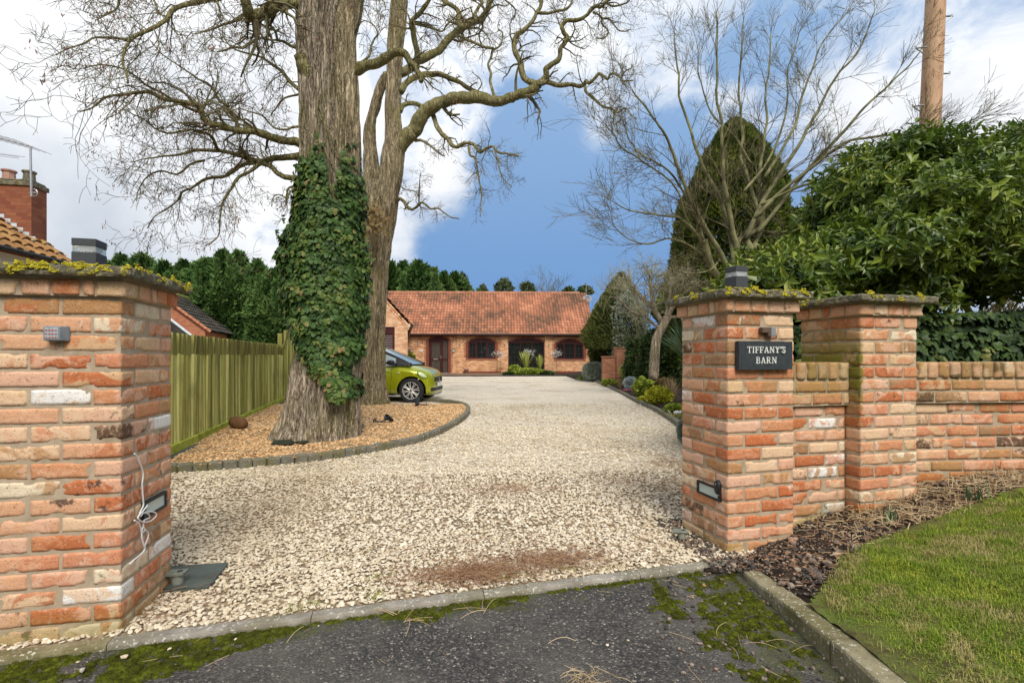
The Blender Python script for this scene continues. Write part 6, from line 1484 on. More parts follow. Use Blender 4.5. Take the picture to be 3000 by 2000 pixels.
def limb(mb, mbt, line, r0, r1, rs, nk=8, klen=.7, klvl=2, wig=.35, grav=-.04, kids=3, store=None, start=.15, kr=.4, up=0.0, sides=9):
    c = catmull(line, 5); n = len(c); s = np.linspace(0, 1, n); jn = np.stack([fbm(s*n*.23, i*7.3, r0*99, 3)-.5 for i in range(3)], -1)*r0*.7; c = c+jn
    rad = r0+(r1-r0)*s**.8; rad = rad*(1+.18*(fbm(s*n*.35, r0*50, 3, 5)-.5)*2); tube(mb, c, rad, sides)
    for k in range(nk):
        t = rs.uniform(start, 1.0); i = min(n-2, int(t*(n-1))); di = norm(c[i+1]-c[i]); ax = norm(rs.normal(size=3)*[1, .6, 1]); ax = norm(ax-di*np.dot(ax, di)); an = rs.uniform(.5, 1.2)
        grow(mbt, c[i], di*math.cos(an)+ax*math.sin(an), klen*rs.uniform(.5, 1.2), max(.004, rad[i]*kr), klvl, rs, wig, grav, kids, store=store, up=up)
    return c
# ---------------------------------------------------------------- big front tree
YA = 6.75
TA = thing('bare_tree', tuple(P(935, 1270, YA)*[1, 1, 0]+[0, 0, .1]), 'huge furrowed old bare tree wrapped in ivy on the gravel island', 'tree', 'the two bare trees on the island')
rowsA = [(1330, 922, 128), (1276, 925, 122), (1235, 938, 112), (1190, 944, 104), (1140, 948, 99), (1090, 955, 96), (1040, 958, 89), (950, 961, 86), (800, 963, 84), (640, 962, 78), (480, 956, 70), (400, 948, 63), (300, 941, 59), (220, 937, 58), (150, 935, 59), (60, 937, 62), (0, 940, 64), (-150, 945, 66), (-600, 960, 54), (-900, 970, 34)]
tm, infoA = trunk_mesh(rowsA, YA, (300, 520), .052, [(R(292), .10, .16, 2.3, 9.0), (R(250), .16, .10, 4.0, 7.5), (R(270), .08, .07, .0, 9)], .5, 4, flare=(.75, .20), freq=13)
t2, _ = trunk_mesh([(1240, 1012, 36, -.1), (1100, 1008, 36, -.1), (900, 1012, 38, -.08), (700, 1016, 40, -.06), (560, 1020, 40, -.05), (400, 1026, 35, -.12), (300, 1027, 33, -.12), (200, 1020, 32, -.12), (120, 1017, 32, -.10), (60, 1020, 36, -.02), (0, 1033, 33, 0), (-100, 1056, 30, .05), (-260, 1085, 24, .1), (-420, 1105, 12, .15)], YA, (110, 420), .035, None, .5, 14, freq=8)
tm.add(np.concatenate(t2.V), [np.concatenate(t2.F[4])], 1); tm.build('trunk', [M['bark'], M['bark2']], TA, smooth=True)
knots = MB()
stA = []
lm_ = MB(); tw_ = MB()
def LA(pts, r0, r1, y1, nk=8, klen=.7, **kw): return limb(lm_, tw_, px_line(pts, YA-.1, YA+y1), r0/F_*YA, r1/F_*YA, rt, nk, klen, store=stA, **kw)
LA([(905, 25), (860, 12), (815, 14), (780, 36), (750, 44), (728, 46), (722, 20), (716, -30)], 17, 13, -.6, 10, .8)
LA([(745, 42), (730, 58), (723, 66)], 14, 6, -.3, 3, .5)
LA([(710, 46), (685, 62), (655, 72), (628, 84), (600, 92), (572, 100)], 5, 1.5, -1.0, 10, .55)
LA([(760, -60), (700, -30), (640, -5), (600, 2), (540, 17), (505, 32), (485, 58), (455, 78), (415, 96), (380, 121), (364, 150), (362, 190), (371, 215), (374, 243)], 9, 2, -1.6, 20, .7)
LA([(378, 118), (340, 112), (300, 110), (272, 112), (250, 126), (225, 135), (190, 148), (165, 160)], 4, 1.2, -1.6, 16, .5)
LA([(893, 421), (862, 416), (830, 411), (790, 400), (750, 389), (702, 383), (668, 377), (638, 367), (605, 357), (592, 338), (588, 316), (568, 303), (523, 297), (478, 287), (430, 271), (400, 271), (373, 274), (338, 279), (306, 284), (285, 302), (260, 318), (223, 324)], 13, 1.5, -1.2, 40, .75, klvl=3, kids=2)
LA([(700, 383), (690, 350), (672, 328), (664, 310), (640, 290), (625, 262), (608, 245), (580, 232), (552, 212), (520, 190), (478, 162), (440, 120)], 6, 1.2, -.5, 24, .6)
LA([(590, 330), (560, 320), (520, 300), (470, 270), (430, 250), (400, 225), (350, 200), (300, 190), (250, 200)], 5, 1.2, -1.4, 22, .6)
LA([(890, 455), (850, 460), (810, 462), (770, 474), (740, 470), (702, 456), (670, 446), (638, 443), (574, 440), (540, 450), (510, 456), (470, 460), (430, 466), (385, 475)], 11, 1.4, .4, 28, .65)
LA([(868, 522), (840, 520), (814, 508), (790, 486), (760, 478), (735, 476), (700, 488), (660, 515), (620, 520), (585, 535), (560, 552), (535, 562), (520, 590), (490, 612), (450, 640), (430, 668)], 9, 1.2, .2, 26, .6, grav=-.08)
LA([(760, 480), (735, 500), (700, 520), (680, 550), (660, 575), (648, 610), (645, 650), (640, 690), (610, 720)], 6, 1.2, -.4, 20, .5, grav=-.1)
LA([(600, 470), (560, 480), (520, 510), (470, 500), (430, 520), (405, 560), (400, 590)], 4, 1, -.4, 14, .45, grav=-.1)
LA([(893, 274), (868, 256), (846, 236), (832, 215), (814, 200), (790, 184), (772, 172), (750, 163), (715, 155), (680, 140), (655, 110), (650, 80)], 7, 1.3, .5, 18, .6)
LA([(893, 274), (860, 280), (830, 290), (810, 315), (795, 335), (800, 345)], 4, 1, .3, 8, .4)
LA([(884, 146), (868, 140), (850, 134), (830, 122), (814, 118), (782, 116), (750, 105), (720, 92)], 6, 1.5, .3, 10, .45)
LA([(814, 118), (806, 92), (795, 75), (779, 54), (772, 35), (776, 10)], 4, 1.5, .2, 8, .4)
LA([(895, 370), (860, 372), (835, 380), (800, 372), (770, 340), (740, 330), (700, 320), (660, 330)], 4, 1.2, -.8, 12, .5)
LA([(868, 548), (850, 548), (842, 560), (845, 580), (830, 575), (815, 570), (800, 580), (795, 605)], 4, 1, -.3, 8, .25)
LA([(842, 562), (838, 585), (842, 610), (836, 622)], 3, .8, -.2, 4, .2)
LA([(640, 443), (620, 400), (585, 385), (550, 380), (500, 390), (460, 380), (420, 350), (380, 330)], 5, 1.2, -1.2, 22, .55)
LA([(1030, 214), (1075, 194), (1105, 185), (1135, 166), (1158, 151), (1185, 160), (1200, 180), (1218, 195), (1228, 215), (1233, 240)], 17, 6, -.3, 6, .5, start=.5)
LA([(1218, 195), (1222, 165), (1216, 130), (1208, 90), (1205, 65), (1228, 40), (1250, 12), (1268, -20)], 10, 5, -.4, 8, .6)
LA([(1210, 68), (1240, 76), (1270, 84), (1295, 92), (1308, 75), (1330, 55), (1350, 35), (1385, 20)], 4, 1.2, -.4, 14, .5)
LA([(1050, 190), (1080, 165), (1088, 135), (1100, 110), (1108, 100), (1095, 75), (1070, 62), (1050, 70)], 4, 1.2, .2, 10, .4)
LA([(930, 260), (905, 215), (886, 180), (876, 158)], 26, 15, -.25, 0)
# branches of a higher limb that hang into the top of the frame
for pts in ([(430, -40), (455, 10), (465, 40), (500, 50)], [(620, -50), (640, 20), (660, 60)], [(350, -30), (345, 20), (320, 40), (280, 60)], [(1000, -60), (1060, -20), (1120, 0), (1130, 30)], [(880, -80), (820, -40), (700, -35), (560, -40), (420, -35), (300, -10), (250, 10)]):
    LA(pts, 4, 1.2, -.8, 12, .5)
limbsA = lm_.build('limbs', M['limb'], TA, smooth=True); tw_.build('twigs', M['twig'], TA)
def pods(ends, frac, rs, parent, n0=3, n1=7):
    mb = MB(); pos = []; fw = []
    for p, d in ends:
        if rs.uniform() < frac:
            k = rs.randint(n0, n1); c = p+rs.normal(0, .03, (k, 3))-[0, 0, .03]; pos += list(c); fw += list(np.stack([rs.normal(0, .35, k), rs.normal(0, .35, k), -np.ones(k)], -1))
    pos = np.array(pos); fw = np.array(fw); n = len(pos)
    inst(mb, ICO_V*[.5, .5, .5]+[0, .5, 0], ICO_F, pos, frames(fw, rs.normal(size=(n, 3))), np.stack([rs.uniform(.008, .016, n), rs.uniform(.028, .055, n), rs.uniform(.004, .008, n)], -1), rnd=rs.uniform(0, 1, n))
    mb.build('seed_pods', M['pod'], parent)
pods(stA, .11, rt, TA)
# ---------------------------------------------------------------- ivy
IV = thing('climbing_ivy', tuple(np.array(TA.location)+[0, -.45, .6]), 'thick dark green ivy climbing the front trunk', 'ivy')
ivl = np.array([(0, 0, 0), (-.28, -.10, -.02), (-.55, .18, -.08), (-.30, .42, .03), (-.34, .70, -.05), (0, 1.05, -.10), (.34, .70, -.05), (.30, .42, .03), (.55, .18, -.08), (.28, -.10, -.02), (0, .38, .06)])
ivF = np.array([(10, i, i+1) for i in range(0, 9)]+[(10, 9, 0)])[:, [0, 2, 1]]
def ivy_leaves(mb, pos, nrm_, size, rs, droop=.9, rnd=None):
    n = len(pos); dn = np.stack([rs.normal(0, .45, n), rs.normal(0, .45, n), -np.ones(n)*droop], -1); nm = norm(nrm_+rs.normal(0, .33, (n, 3))+[0, 0, .25]); F0 = frames(dn-nm*np.sum(dn*nm, 1)[:, None], nm)
    inst(mb, ivl, ivF, pos, F0, size, rnd=rs.uniform(0, 1, n) if rnd is None else rnd)
zA, xA, yA, rA = infoA
def ivy_bounds(py):   # photo: left and right edge of the ivy
    l = np.interp(py, [410, 450, 560, 640, 680, 760, 850, 950, 1010, 1060, 1090, 1130, 1160], [905, 872, 862, 850, 820, 818, 832, 842, 868, 905, 945, 990, 1015])
    r = np.interp(py, [410, 450, 560, 700, 760, 850, 950, 1030, 1080, 1120, 1160], [1068, 1070, 1072, 1080, 1086, 1088, 1082, 1064, 1050, 1046, 1035]); return l, r
mb = MB(); n = 17000; u = rt.uniform(-1, 1, n); py = rt.uniform(400, 1165, n); l, r_ = ivy_bounds(py); cpx = (l+r_)/2; hwd = (r_-l)/2
th = u*math.pi*.62-math.pi/2; back = rt.uniform(0, 1, n) < .18; th = np.where(back, rt.uniform(0, 2*math.pi, n), th)
hwd = hwd*.86+8*(fbm(py*.02, u*2, 0, 8)-.5); X = (cpx-1500)/F_*YA+np.cos(th)*hwd/F_*YA; tz_ = CZ+(HZ-py)/F_*(YA-.35); rad_y = np.interp(tz_, zA, rA)+.06; Yv = YA+np.sin(th)*rad_y
nv = np.stack([np.cos(th), np.sin(th), np.zeros(n)], -1); lump = fbm(X*4, tz_*4, th, 3)-.5; lump = lump*1.5
depth = rt.uniform(0, 1, n)**1.5*.10; pos = np.stack([X, Yv, tz_], -1)+nv*(lump*.14-depth+.04)[:, None]
keep = (py > 470+120*(vnoise(X*6, 0, 0, 3)-.4)-30*np.abs(u)) | (rt.uniform(0, 1, n) < .35)
bare = (np.abs(np.cos(th)*hwd+cpx-1000) < np.interp(py, [380, 430, 560, 620], [26, 22, 8, 0])) & (py < 610) & (np.sin(th) < 0)
bare |= (np.abs(np.cos(th)*hwd+cpx-925) < 20) & (py < 455)
keep &= ~bare & (rt.uniform(0, 1, n) < np.clip((py-395)/60, 0, 1)); pos, nv, lump2 = pos[keep], nv[keep], lump[keep]
sz_ = rt.uniform(.026, .090, len(pos))*(.8+.4*fbm(pos[:, 0]*3, pos[:, 2]*3, 0, 3)); ivy_leaves(mb, pos, nv, sz_, rt, rnd=np.clip(rt.beta(2, 2.6, len(pos))+lump2*.7+(rt.uniform(0, 1, len(pos)) < .015)*.6, 0, 1))
# hanging sprays at the left shoulder
for (px, pyy, s) in ((850, 690, .16), (858, 740, .16), (858, 800, .12), (866, 860, .12), (1066, 760, .12), (1068, 840, .10), (870, 930, .10), (1062, 900, .1), (1050, 1000, .08)):
    c = P(px, pyy, YA-.05); k = 110; pp_ = c+rt.normal(0, 1, (k, 3))*[s*.45, s*.6, s*.8]; ivy_leaves(mb, pp_, np.tile([-.3, -1, .2], (k, 1)), rt.uniform(.03, .065, k), rt)
mb.build('leaves', M['ivy'], IV)
mb = MB()
for k in range(26):
    a = rt.uniform(-2.4, -.7); z0, z1 = rt.uniform(.9, 3.6), rt.uniform(3.2, 4.6); q = []
    for t in np.linspace(0, 1, 14):
        z = z0+(z1-z0)*t; rr = np.interp(z, zA, rA)+.035; aa = a+.25*math.sin(t*7+k); q.append((np.interp(z, zA, xA)+rr*math.cos(aa), np.interp(z, zA, yA)+rr*math.sin(aa), z))
    tube(mb, q, .007, 5)
mb.build('stems', M['limb'], IV)
# tuft of withered climber where the trunks touch
iv2 = MB(); c = P(1090, 640, 10.4); k = 170; pp_ = c+rt.normal(0, 1, (k, 3))*[.14, .12, .17]; ivy_leaves(iv2, pp_, np.tile([0, -1, .2], (k, 1)), rt.uniform(.05, .10, k), rt, 1.4, rnd=rt.uniform(.86, 1, k))
tag(iv2.build('withered_ivy', M['brownleaf']), 'tuft of withered purple brown ivy on the rear trunk', 'ivy')
# ---------------------------------------------------------------- second tree
YB = 11.3
TB = thing('bare_tree', tuple(P(1085, 1190, YB)*[1, 1, 0]+[0, 0, .05]), 'second bare tree just behind, forked and without ivy, long limb reaching right', 'tree', 'the two bare trees on the island')
tm, infoB = trunk_mesh([(1230, 1086, 66), (1187, 1086, 60), (1150, 1086, 50), (1110, 1085, 44), (950, 1086, 42), (849, 1090, 42), (760, 1098, 43), (700, 1103, 46), (641, 1108, 49), (578, 1115, 50), (540, 1118, 44)], YB, (170, 240), .05, [(R(285), .12, .10, 2.5, 9)], .6, 12, flare=(.7, .16), freq=11)
tm.build('trunk', M['bark2'], TB, smooth=True)
lm_ = MB(); tw_ = MB(); stB = []
def LB(pts, r0, r1, y1, nk=8, klen=.9, **kw): return limb(lm_, tw_, px_line(pts, YB, YB+y1), r0/F_*YB, r1/F_*YB, rt, nk, klen, store=stB, **kw)
def stem(rows, seed, cell=(90, 150), rdg=.035):
    tm, _ = trunk_mesh(rows, YB, cell, rdg, None, .5, seed, freq=8); return tm
lm2 = MB()
for rows, sd in (([(640, 1102, 22), (578, 1098, 28), (540, 1091, 26), (500, 1087, 24), (446, 1084, 20), (400, 1083, 17), (370, 1084, 16), (340, 1090, 15), (320, 1098, 15), (290, 1105, 14), (261, 1113, 14), (240, 1122, 14), (223, 1130, 14)], 31), ([(640, 1124, 26), (578, 1134, 32), (540, 1140, 34), (514, 1145, 34), (480, 1150, 35), (446, 1153, 34), (420, 1156, 28), (400, 1154, 25), (319, 1151, 23), (260, 1152, 22), (191, 1155, 22), (120, 1160, 24), (60, 1166, 25), (0, 1170, 25), (-150, 1178, 24), (-500, 1190, 16), (-700, 1195, 8)], 33)):
    tm, _ = trunk_mesh(rows, YB, (100, 200), .035, None, .5, sd, freq=8); lm2.add(np.concatenate(tm.V), [np.concatenate(tm.F[4])])
lm2.build('stems', M['bark2'], TB, smooth=True)
LB([(1128, 225), (1150, 222), (1177, 212), (1203, 196), (1228, 176), (1258, 162), (1286, 148), (1303, 128), (1318, 112), (1335, 95), (1356, 80), (1380, 68), (1404, 60), (1420, 45), (1430, 28), (1436, 5), (1438, -40)], 14, 9, 1.2, 14, .9, start=.5)
LB([(1395, 62), (1392, 40), (1402, 20), (1412, 5), (1400, -20)], 6, 4, 1, 5, .6)
LB([(1355, 82), (1345, 60), (1345, 35), (1325, 18), (1300, 5), (1290, -20)], 8, 5, .8, 6, .7)
LB([(1350, 85), (1365, 60), (1385, 50), (1380, 25)], 4, 2, .5, 5, .6)
LB([(1155, 450), (1166, 440), (1182, 420), (1200, 398), (1216, 377), (1230, 352), (1245, 330), (1268, 312), (1290, 300), (1312, 291), (1333, 288), (1368, 287), (1404, 289), (1435, 295), (1461, 298), (1482, 292), (1500, 284), (1520, 276), (1541, 270), (1560, 262), (1575, 250)], 23, 12, -.6, 6, .8, start=.4)
LB([(1575, 250), (1590, 243), (1610, 242), (1637, 251), (1670, 249), (1700, 253), (1713, 246), (1716, 238), (1728, 243), (1742, 230), (1755, 217), (1768, 224), (1782, 232), (1788, 218), (1800, 217), (1815, 226), (1824, 236), (1856, 235)], 8, 2, -1.0, 14, .6)
LB([(1822, 232), (1824, 218), (1836, 206), (1848, 200), (1852, 188)], 3, 1.2, -.8, 8, .45)
LB([(1713, 250), (1716, 268), (1726, 278), (1743, 292), (1755, 305), (1770, 314), (1795, 320), (1808, 330), (1822, 320), (1838, 320), (1848, 335), (1864, 350)], 5, 1.6, -.9, 16, .5)
LB([(1800, 325), (1797, 345), (1798, 365), (1815, 355), (1818, 345)], 3, 1.2, -.9, 6, .35)
LB([(1572, 248), (1590, 236), (1600, 222), (1600, 204), (1618, 190), (1635, 178), (1642, 160), (1640, 142), (1655, 125), (1664, 110), (1650, 95), (1645, 78), (1660, 62), (1682, 60), (1702, 56), (1720, 44), (1732, 30), (1745, 18), (1760, 20), (1775, 5), (1800, -10)], 9, 4, -.5, 18, .6)
LB([(1738, 36), (1752, 42), (1766, 55), (1785, 57), (1798, 72), (1812, 88), (1832, 93), (1848, 86)], 4, 1.3, -.7, 10, .5)
LB([(1762, 50), (1765, 72), (1778, 85), (1782, 98), (1768, 113), (1750, 112)], 3, 1.5, -.7, 8, .4)
LB([(1775, 8), (1795, 18), (1820, 15), (1838, 8), (1850, -10)], 4, 1.5, -.7, 8, .5)
LB([(1572, 250), (1550, 240), (1535, 228), (1529, 205), (1526, 182), (1512, 160), (1505, 135), (1508, 115), (1520, 98), (1540, 84), (1560, 62), (1572, 40), (1582, 20), (1590, -15)], 10, 5, .2, 14, .6)
LB([(1575, 38), (1600, 40), (1625, 34), (1650, 30), (1668, 20), (1676, 0), (1672, -20)], 5, 3, .2, 8, .5)
LB([(1260, 318), (1272, 345), (1280, 368), (1295, 392), (1312, 408), (1325, 425), (1340, 432), (1360, 420), (1385, 422), (1398, 438), (1410, 446), (1428, 432), (1445, 430), (1462, 446), (1482, 450), (1500, 453), (1520, 455)], 8, 2, -1.4, 16, .6)
LB([(1372, 430), (1378, 455), (1392, 462), (1398, 490), (1402, 520), (1408, 550), (1412, 572), (1408, 600), (1406, 635)], 4, 1.2, -1.4, 14, .5, grav=-.1)
LB([(1450, 440), (1458, 470), (1466, 505), (1480, 530), (1500, 548)], 3, 1.2, -1.5, 10, .5, grav=-.1)
LB([(1172, 272), (1188, 248), (1205, 232), (1235, 219), (1262, 217), (1290, 219), (1320, 230), (1345, 240), (1368, 255), (1392, 268), (1415, 275)], 10, 6, .8, 8, .6)
LB([(1172, 325), (1182, 310), (1200, 303), (1222, 306), (1248, 320)], 8, 6, .4, 4, .5)
LB([(1450, 288), (1442, 262), (1436, 240), (1438, 215), (1430, 190), (1440, 165), (1442, 148), (1460, 138), (1470, 120), (1472, 95), (1460, 88)], 5, 2, .2, 14, .5)
LB([(1445, 142), (1420, 138), (1395, 128), (1370, 118), (1350, 108), (1335, 105)], 4, 4, .5, 8, .5)
LB([(1216, 412), (1235, 412), (1250, 420), (1270, 435), (1290, 452), (1302, 457)], 5, 1.8, -.4, 8, .4)
LB([(1161, 588), (1172, 582), (1184, 592), (1190, 604), (1205, 614), (1220, 606), (1232, 594), (1245, 598), (1262, 612), (1282, 610), (1300, 622), (1320, 636), (1345, 642)], 6, 1.5, -.6, 12, .4)
LB([(1228, 595), (1228, 560), (1230, 530), (1232, 508)], 2.5, 1, -.6, 10, .35)
LB([(1165, 500), (1172, 540), (1190, 556), (1215, 560), (1225, 575)], 2.5, 1, -.5, 8, .4)
for pts in ([(1500, -60), (1560, -20), (1620, -10), (1650, 10)], [(1650, -40), (1740, -30), (1850, -20), (1930, 0)], [(1180, -60), (1260, -20), (1350, -10), (1400, 10), (1425, 40)], [(1400, -60), (1480, 0), (1510, 30), (1505, 60)]): LB(pts, 4, 1.2, .4, 12, .7)
lm_.build('limbs', M['limb'], TB, smooth=True); tw_.build('twigs', M['twig'], TB); pods(stB, .07, rt, TB)
# cut membrane round the front trunk, things lying on the island
def cloth(pts_px, z, name, label, mat, seed):
    base = np.array([ground_at(a, b, .085) for a, b in pts_px]); c0 = base.mean(0); V = [c0+[0, 0, .05]]; n = len(base)
    rsd = np.random.RandomState(seed); ring = []
    b2 = catmull(np.vstack([base, base[:1]]), 5)[:-1]; m = len(b2); V = []
    for t in np.linspace(0, 1, 9):
        q = c0+(b2-c0)*(.02+.98*t); q[:, 2] += .035*(fbm(q[:, 0]*14, q[:, 1]*14, t, seed)-.35)*(1.2-t*.9)+z*(1-t); V.append(q)
    V = np.concatenate(V); i = np.arange(8)[:, None]*m; j = np.arange(m)[None]; k = (j+1) % m; mb = MB(); mb.add(V, np.stack([i+j, i+k, i+m+k, i+m+j], -1).reshape(-1, 4)); return tag(mb.build(name, mat, smooth=True), label, 'membrane')
cloth([(792, 1300), (820, 1278), (860, 1268), (880, 1272), (870, 1292), (845, 1302)], .03, 'weed_membrane', 'crumpled black weed membrane at the left foot of the ivy-clad trunk', M['fabric'], 3)
cloth([(862, 1296), (878, 1276), (930, 1270), (948, 1278), (920, 1288), (890, 1298)], .025, 'weed_membrane', 'crumpled black weed membrane in front of the ivy-clad trunk', M['fabric'], 5)
cloth([(1005, 1276), (1030, 1256), (1050, 1236), (1068, 1246), (1045, 1264), (1022, 1277)], .03, 'weed_membrane', 'greenish folded membrane at the right foot of the ivy-clad trunk', M['fabric_green'], 7)
def spot(px, py, rz, label, s=1.0):
    g = ground_at(px, py, .075); t = thing('spotlight', tuple(g), label, 'spotlight', 'fallen garden spotlights on the island', rz)
    mb = MB(); Mx = rotm('x', R(-62)); lathe(mb, [(.001, -.09), (.025, -.088), (.032, -.05), (.034, .0), (.045, .03), (.047, .075), (.041, .078), (.038, .05), (.001, .048)], (0, 0, .06*s), 16, Mx*s); mb.build('lamp_head', M['blackplastic'], t, world=False, smooth=True)
    mb = MB(); tube(mb, [(0, .02, .05), (.05, .08, .03), (.10, .05, .012), (.17, .11, .008)], .011, 6); tube(mb, [(.17, .11, .012), (.25, .10, .01)], .006, 5); lathe(mb, [(.02, -.006), (.033, -.006), (.033, .006), (.02, .006), (.02, -.006)], (.20, .12, .03), 14, rotm('y', R(70))); mb.build('stake', M['blackplastic'], t, world=False); return t
spot(1140, 1236, R(150), 'black garden spotlight fallen over nearer the front trunk'); spot(1222, 1188, R(10), 'black garden spotlight with its stake, nearer the green car', 1.3)
g = ground_at(700, 1256, .07); pot = thing('rusty_pot', tuple(g), 'rusty brown pot lying on its side by the fence', 'pot', rz=R(-20)); mb = MB(); lathe(mb, [(.001, -.14), (.05, -.13), (.09, -.06), (.10, .02), (.085, .09), (.07, .13), (.06, .125), (.075, .05), (.001, -.08)], (0, 0, .085), 20, rotm('y', R(-82))); mb.build('pot_body', M['rust'], pot, world=False, smooth=True)
# ---------------------------------------------------------------- pole
PB = P(2722, 425, 8.7); PT = P(2741, 0, 8.7); d_ = (PT-PB)/(PT[2]-PB[2]); foot = PB-d_*PB[2]
PO = thing('telegraph_pole', (foot[0], foot[1], 0), 'tall brown wooden telegraph pole with metal steps above the laurel', 'telegraph pole')
mb = MB(); zz_ = np.linspace(0, 9.5, 60); tube(mb, [foot+d_*z for z in zz_], .172-.0035*zz_, 28); mb.build('shaft', M['pole'], PO, smooth=True)
for px, py, sd in ((2764, 48, 1), (2709, 138, -1), (2756, 216, 1), (2700, 308, -1)):
    p = P(px, py, 8.62); e = P(px+sd*26, py+(0 if sd > 0 else 4), 8.62); mb = MB(); tube(mb, [p-[sd*.04, 0, 0], e], .014, 6); tube(mb, [e, p+[0, 0, -.13]], .010, 6); tube(mb, [e+[0, 0, -.01], e+[0, 0, .035]], .012, 6); mb.build('climbing_step', M['graymetal'], PO)
# ---------------------------------------------------------------- right-hand bare tree: fan of straight shoots
YC = 8.2
TC = thing('bare_tree', tuple(P(2170, 1090, YC)*[1, 1, 0]), 'leafless many-stemmed tree fanning up over the laurel', 'tree')
lm_ = MB(); tw_ = MB(); rc = np.random.RandomState(77)
def LC(pts, r0, r1, y1, nk=16, klen=.7, y0=0, **kw):
    r0 = r0*.72
    c = catmull(px_line(pts, YC+y0, YC+y1), 5); n = len(c); s = np.linspace(0, 1, n); c = c+np.stack([fbm(s*n*.3, i*7.3, r0*9, 3)-.5 for i in range(3)], -1)*.12*s[:, None]; rad = (r0+(r1-r0)*s**.9)/F_*YC; tube(lm_, c, np.maximum(rad, .003), 8)
    for k in range(3): grow(tw_, c[-1], norm(c[-1]-c[-4])+rc.normal(0, .18, 3), klen*.7, .0045, 2, rc, .085, 0, 3, .0022, .09, .6, up=.03)
    for k in range(nk):
        t = rc.uniform(.22, 1.0); i = min(n-2, int(t*(n-1))); di = norm(c[i+1]-c[i]); ax = norm(rc.normal(size=3)); ax = norm(ax-di*np.dot(ax, di)); an = rc.uniform(.35, .8)
        grow(tw_, c[i], di*math.cos(an)+ax*math.sin(an), klen*rc.uniform(.5, 1.2), max(.0035, rad[i]*.4), 2, rc, .085, .0, 4, .0022, .09, .65, up=.035)
LC([(2160, 900), (2155, 840), (2120, 760), (2085, 700), (2050, 640), (2010, 560), (1985, 480), (1950, 400), (1900, 330), (1850, 260)], 14, 2, -.6)
LC([(2150, 840), (2150, 760), (2140, 700), (2120, 620), (2100, 560), (2060, 490), (2030, 400), (2000, 300), (1985, 200), (1975, 100)], 13, 2, .2)
LC([(2160, 760), (2158, 720), (2148, 680), (2135, 600), (2120, 520), (2118, 440), (2110, 340), (2100, 240), (2095, 120), (2098, 40)], 12, 2, -.3)
LC([(2190, 860), (2160, 720), (2190, 690), (2230, 660), (2215, 600), (2190, 520), (2170, 450), (2180, 380), (2165, 290), (2170, 180), (2180, 60)], 13, 2, .6)
LC([(2200, 860), (2210, 720), (2235, 660), (2230, 580), (2225, 500), (2240, 420), (2245, 330), (2250, 220), (2255, 100)], 12, 2, .9)
LC([(2185, 700), (2230, 600), (2280, 520), (2330, 440), (2370, 370), (2410, 300), (2450, 220), (2520, 140), (2560, 40)], 10, 2, .2)
LC([(2220, 680), (2270, 620), (2330, 540), (2390, 470), (2460, 400), (2520, 330), (2590, 260), (2640, 210), (2700, 150)], 9, 1.6, -.4)
LC([(2210, 640), (2290, 560), (2380, 490), (2470, 420), (2570, 400), (2660, 390), (2760, 385), (2830, 360)], 8, 1.5, -.8)
LC([(2240, 520), (2290, 440), (2330, 360), (2350, 280), (2380, 200), (2420, 110), (2480, 40)], 7, 1.6, .5)
LC([(2085, 780), (2060, 720), (2010, 640), (1985, 560), (1950, 520), (1880, 470), (1820, 430), (1790, 390)], 5, 1.5, -.9)
LC([(2060, 700), (2040, 640), (2000, 560), (1960, 500), (1910, 470), (1860, 440), (1830, 380)], 6, 1.5, -.6)
LC([(2070, 770), (2050, 700), (1990, 640), (1930, 630), (1860, 620), (1800, 600)], 6, 1.3, -.8, 12)
LC([(2090, 770), (2020, 720), (1960, 700), (1900, 715), (1840, 700), (1800, 660)], 5, 1.2, -.7, 12)
LC([(2110, 760), (2080, 790), (2010, 800), (1960, 770), (2000, 740)], 4, 1.2, -1, 8)
LC([(2140, 790), (2090, 830), (2040, 820), (2000, 800)], 4, 1.2, -1.2, 10, .5)
LC([(2230, 600), (2310, 560), (2390, 530), (2480, 490), (2600, 470), (2680, 420)], 6, 1.2, -1, 14)
LC([(2200, 480), (2150, 400), (2080, 330), (2050, 230), (2040, 130)], 5, 1.2, .4, 12)
LC([(2180, 560), (2250, 470), (2300, 340), (2310, 220), (2340, 100)], 6, 1.5, 1.0, 14)
LC([(2160, 1100), (2180, 980), (2170, 860), (2160, 760)], 26, 14, 0, 0); LC([(2185, 1100), (2200, 980), (2195, 860), (2200, 740), (2185, 700), (2220, 640)], 22, 10, .2, 0); LC([(2150, 1100), (2140, 960), (2125, 860), (2085, 780), (2060, 700)], 20, 8, -.2, 0)
LC([(2140, 800), (2180, 830), (2230, 800), (2290, 760), (2300, 700)], 4, 1.2, -1, 10, .5)
lm_.build('limbs', M['limb_green'], TC, smooth=True); tw_.build('twigs', M['twig'], TC)
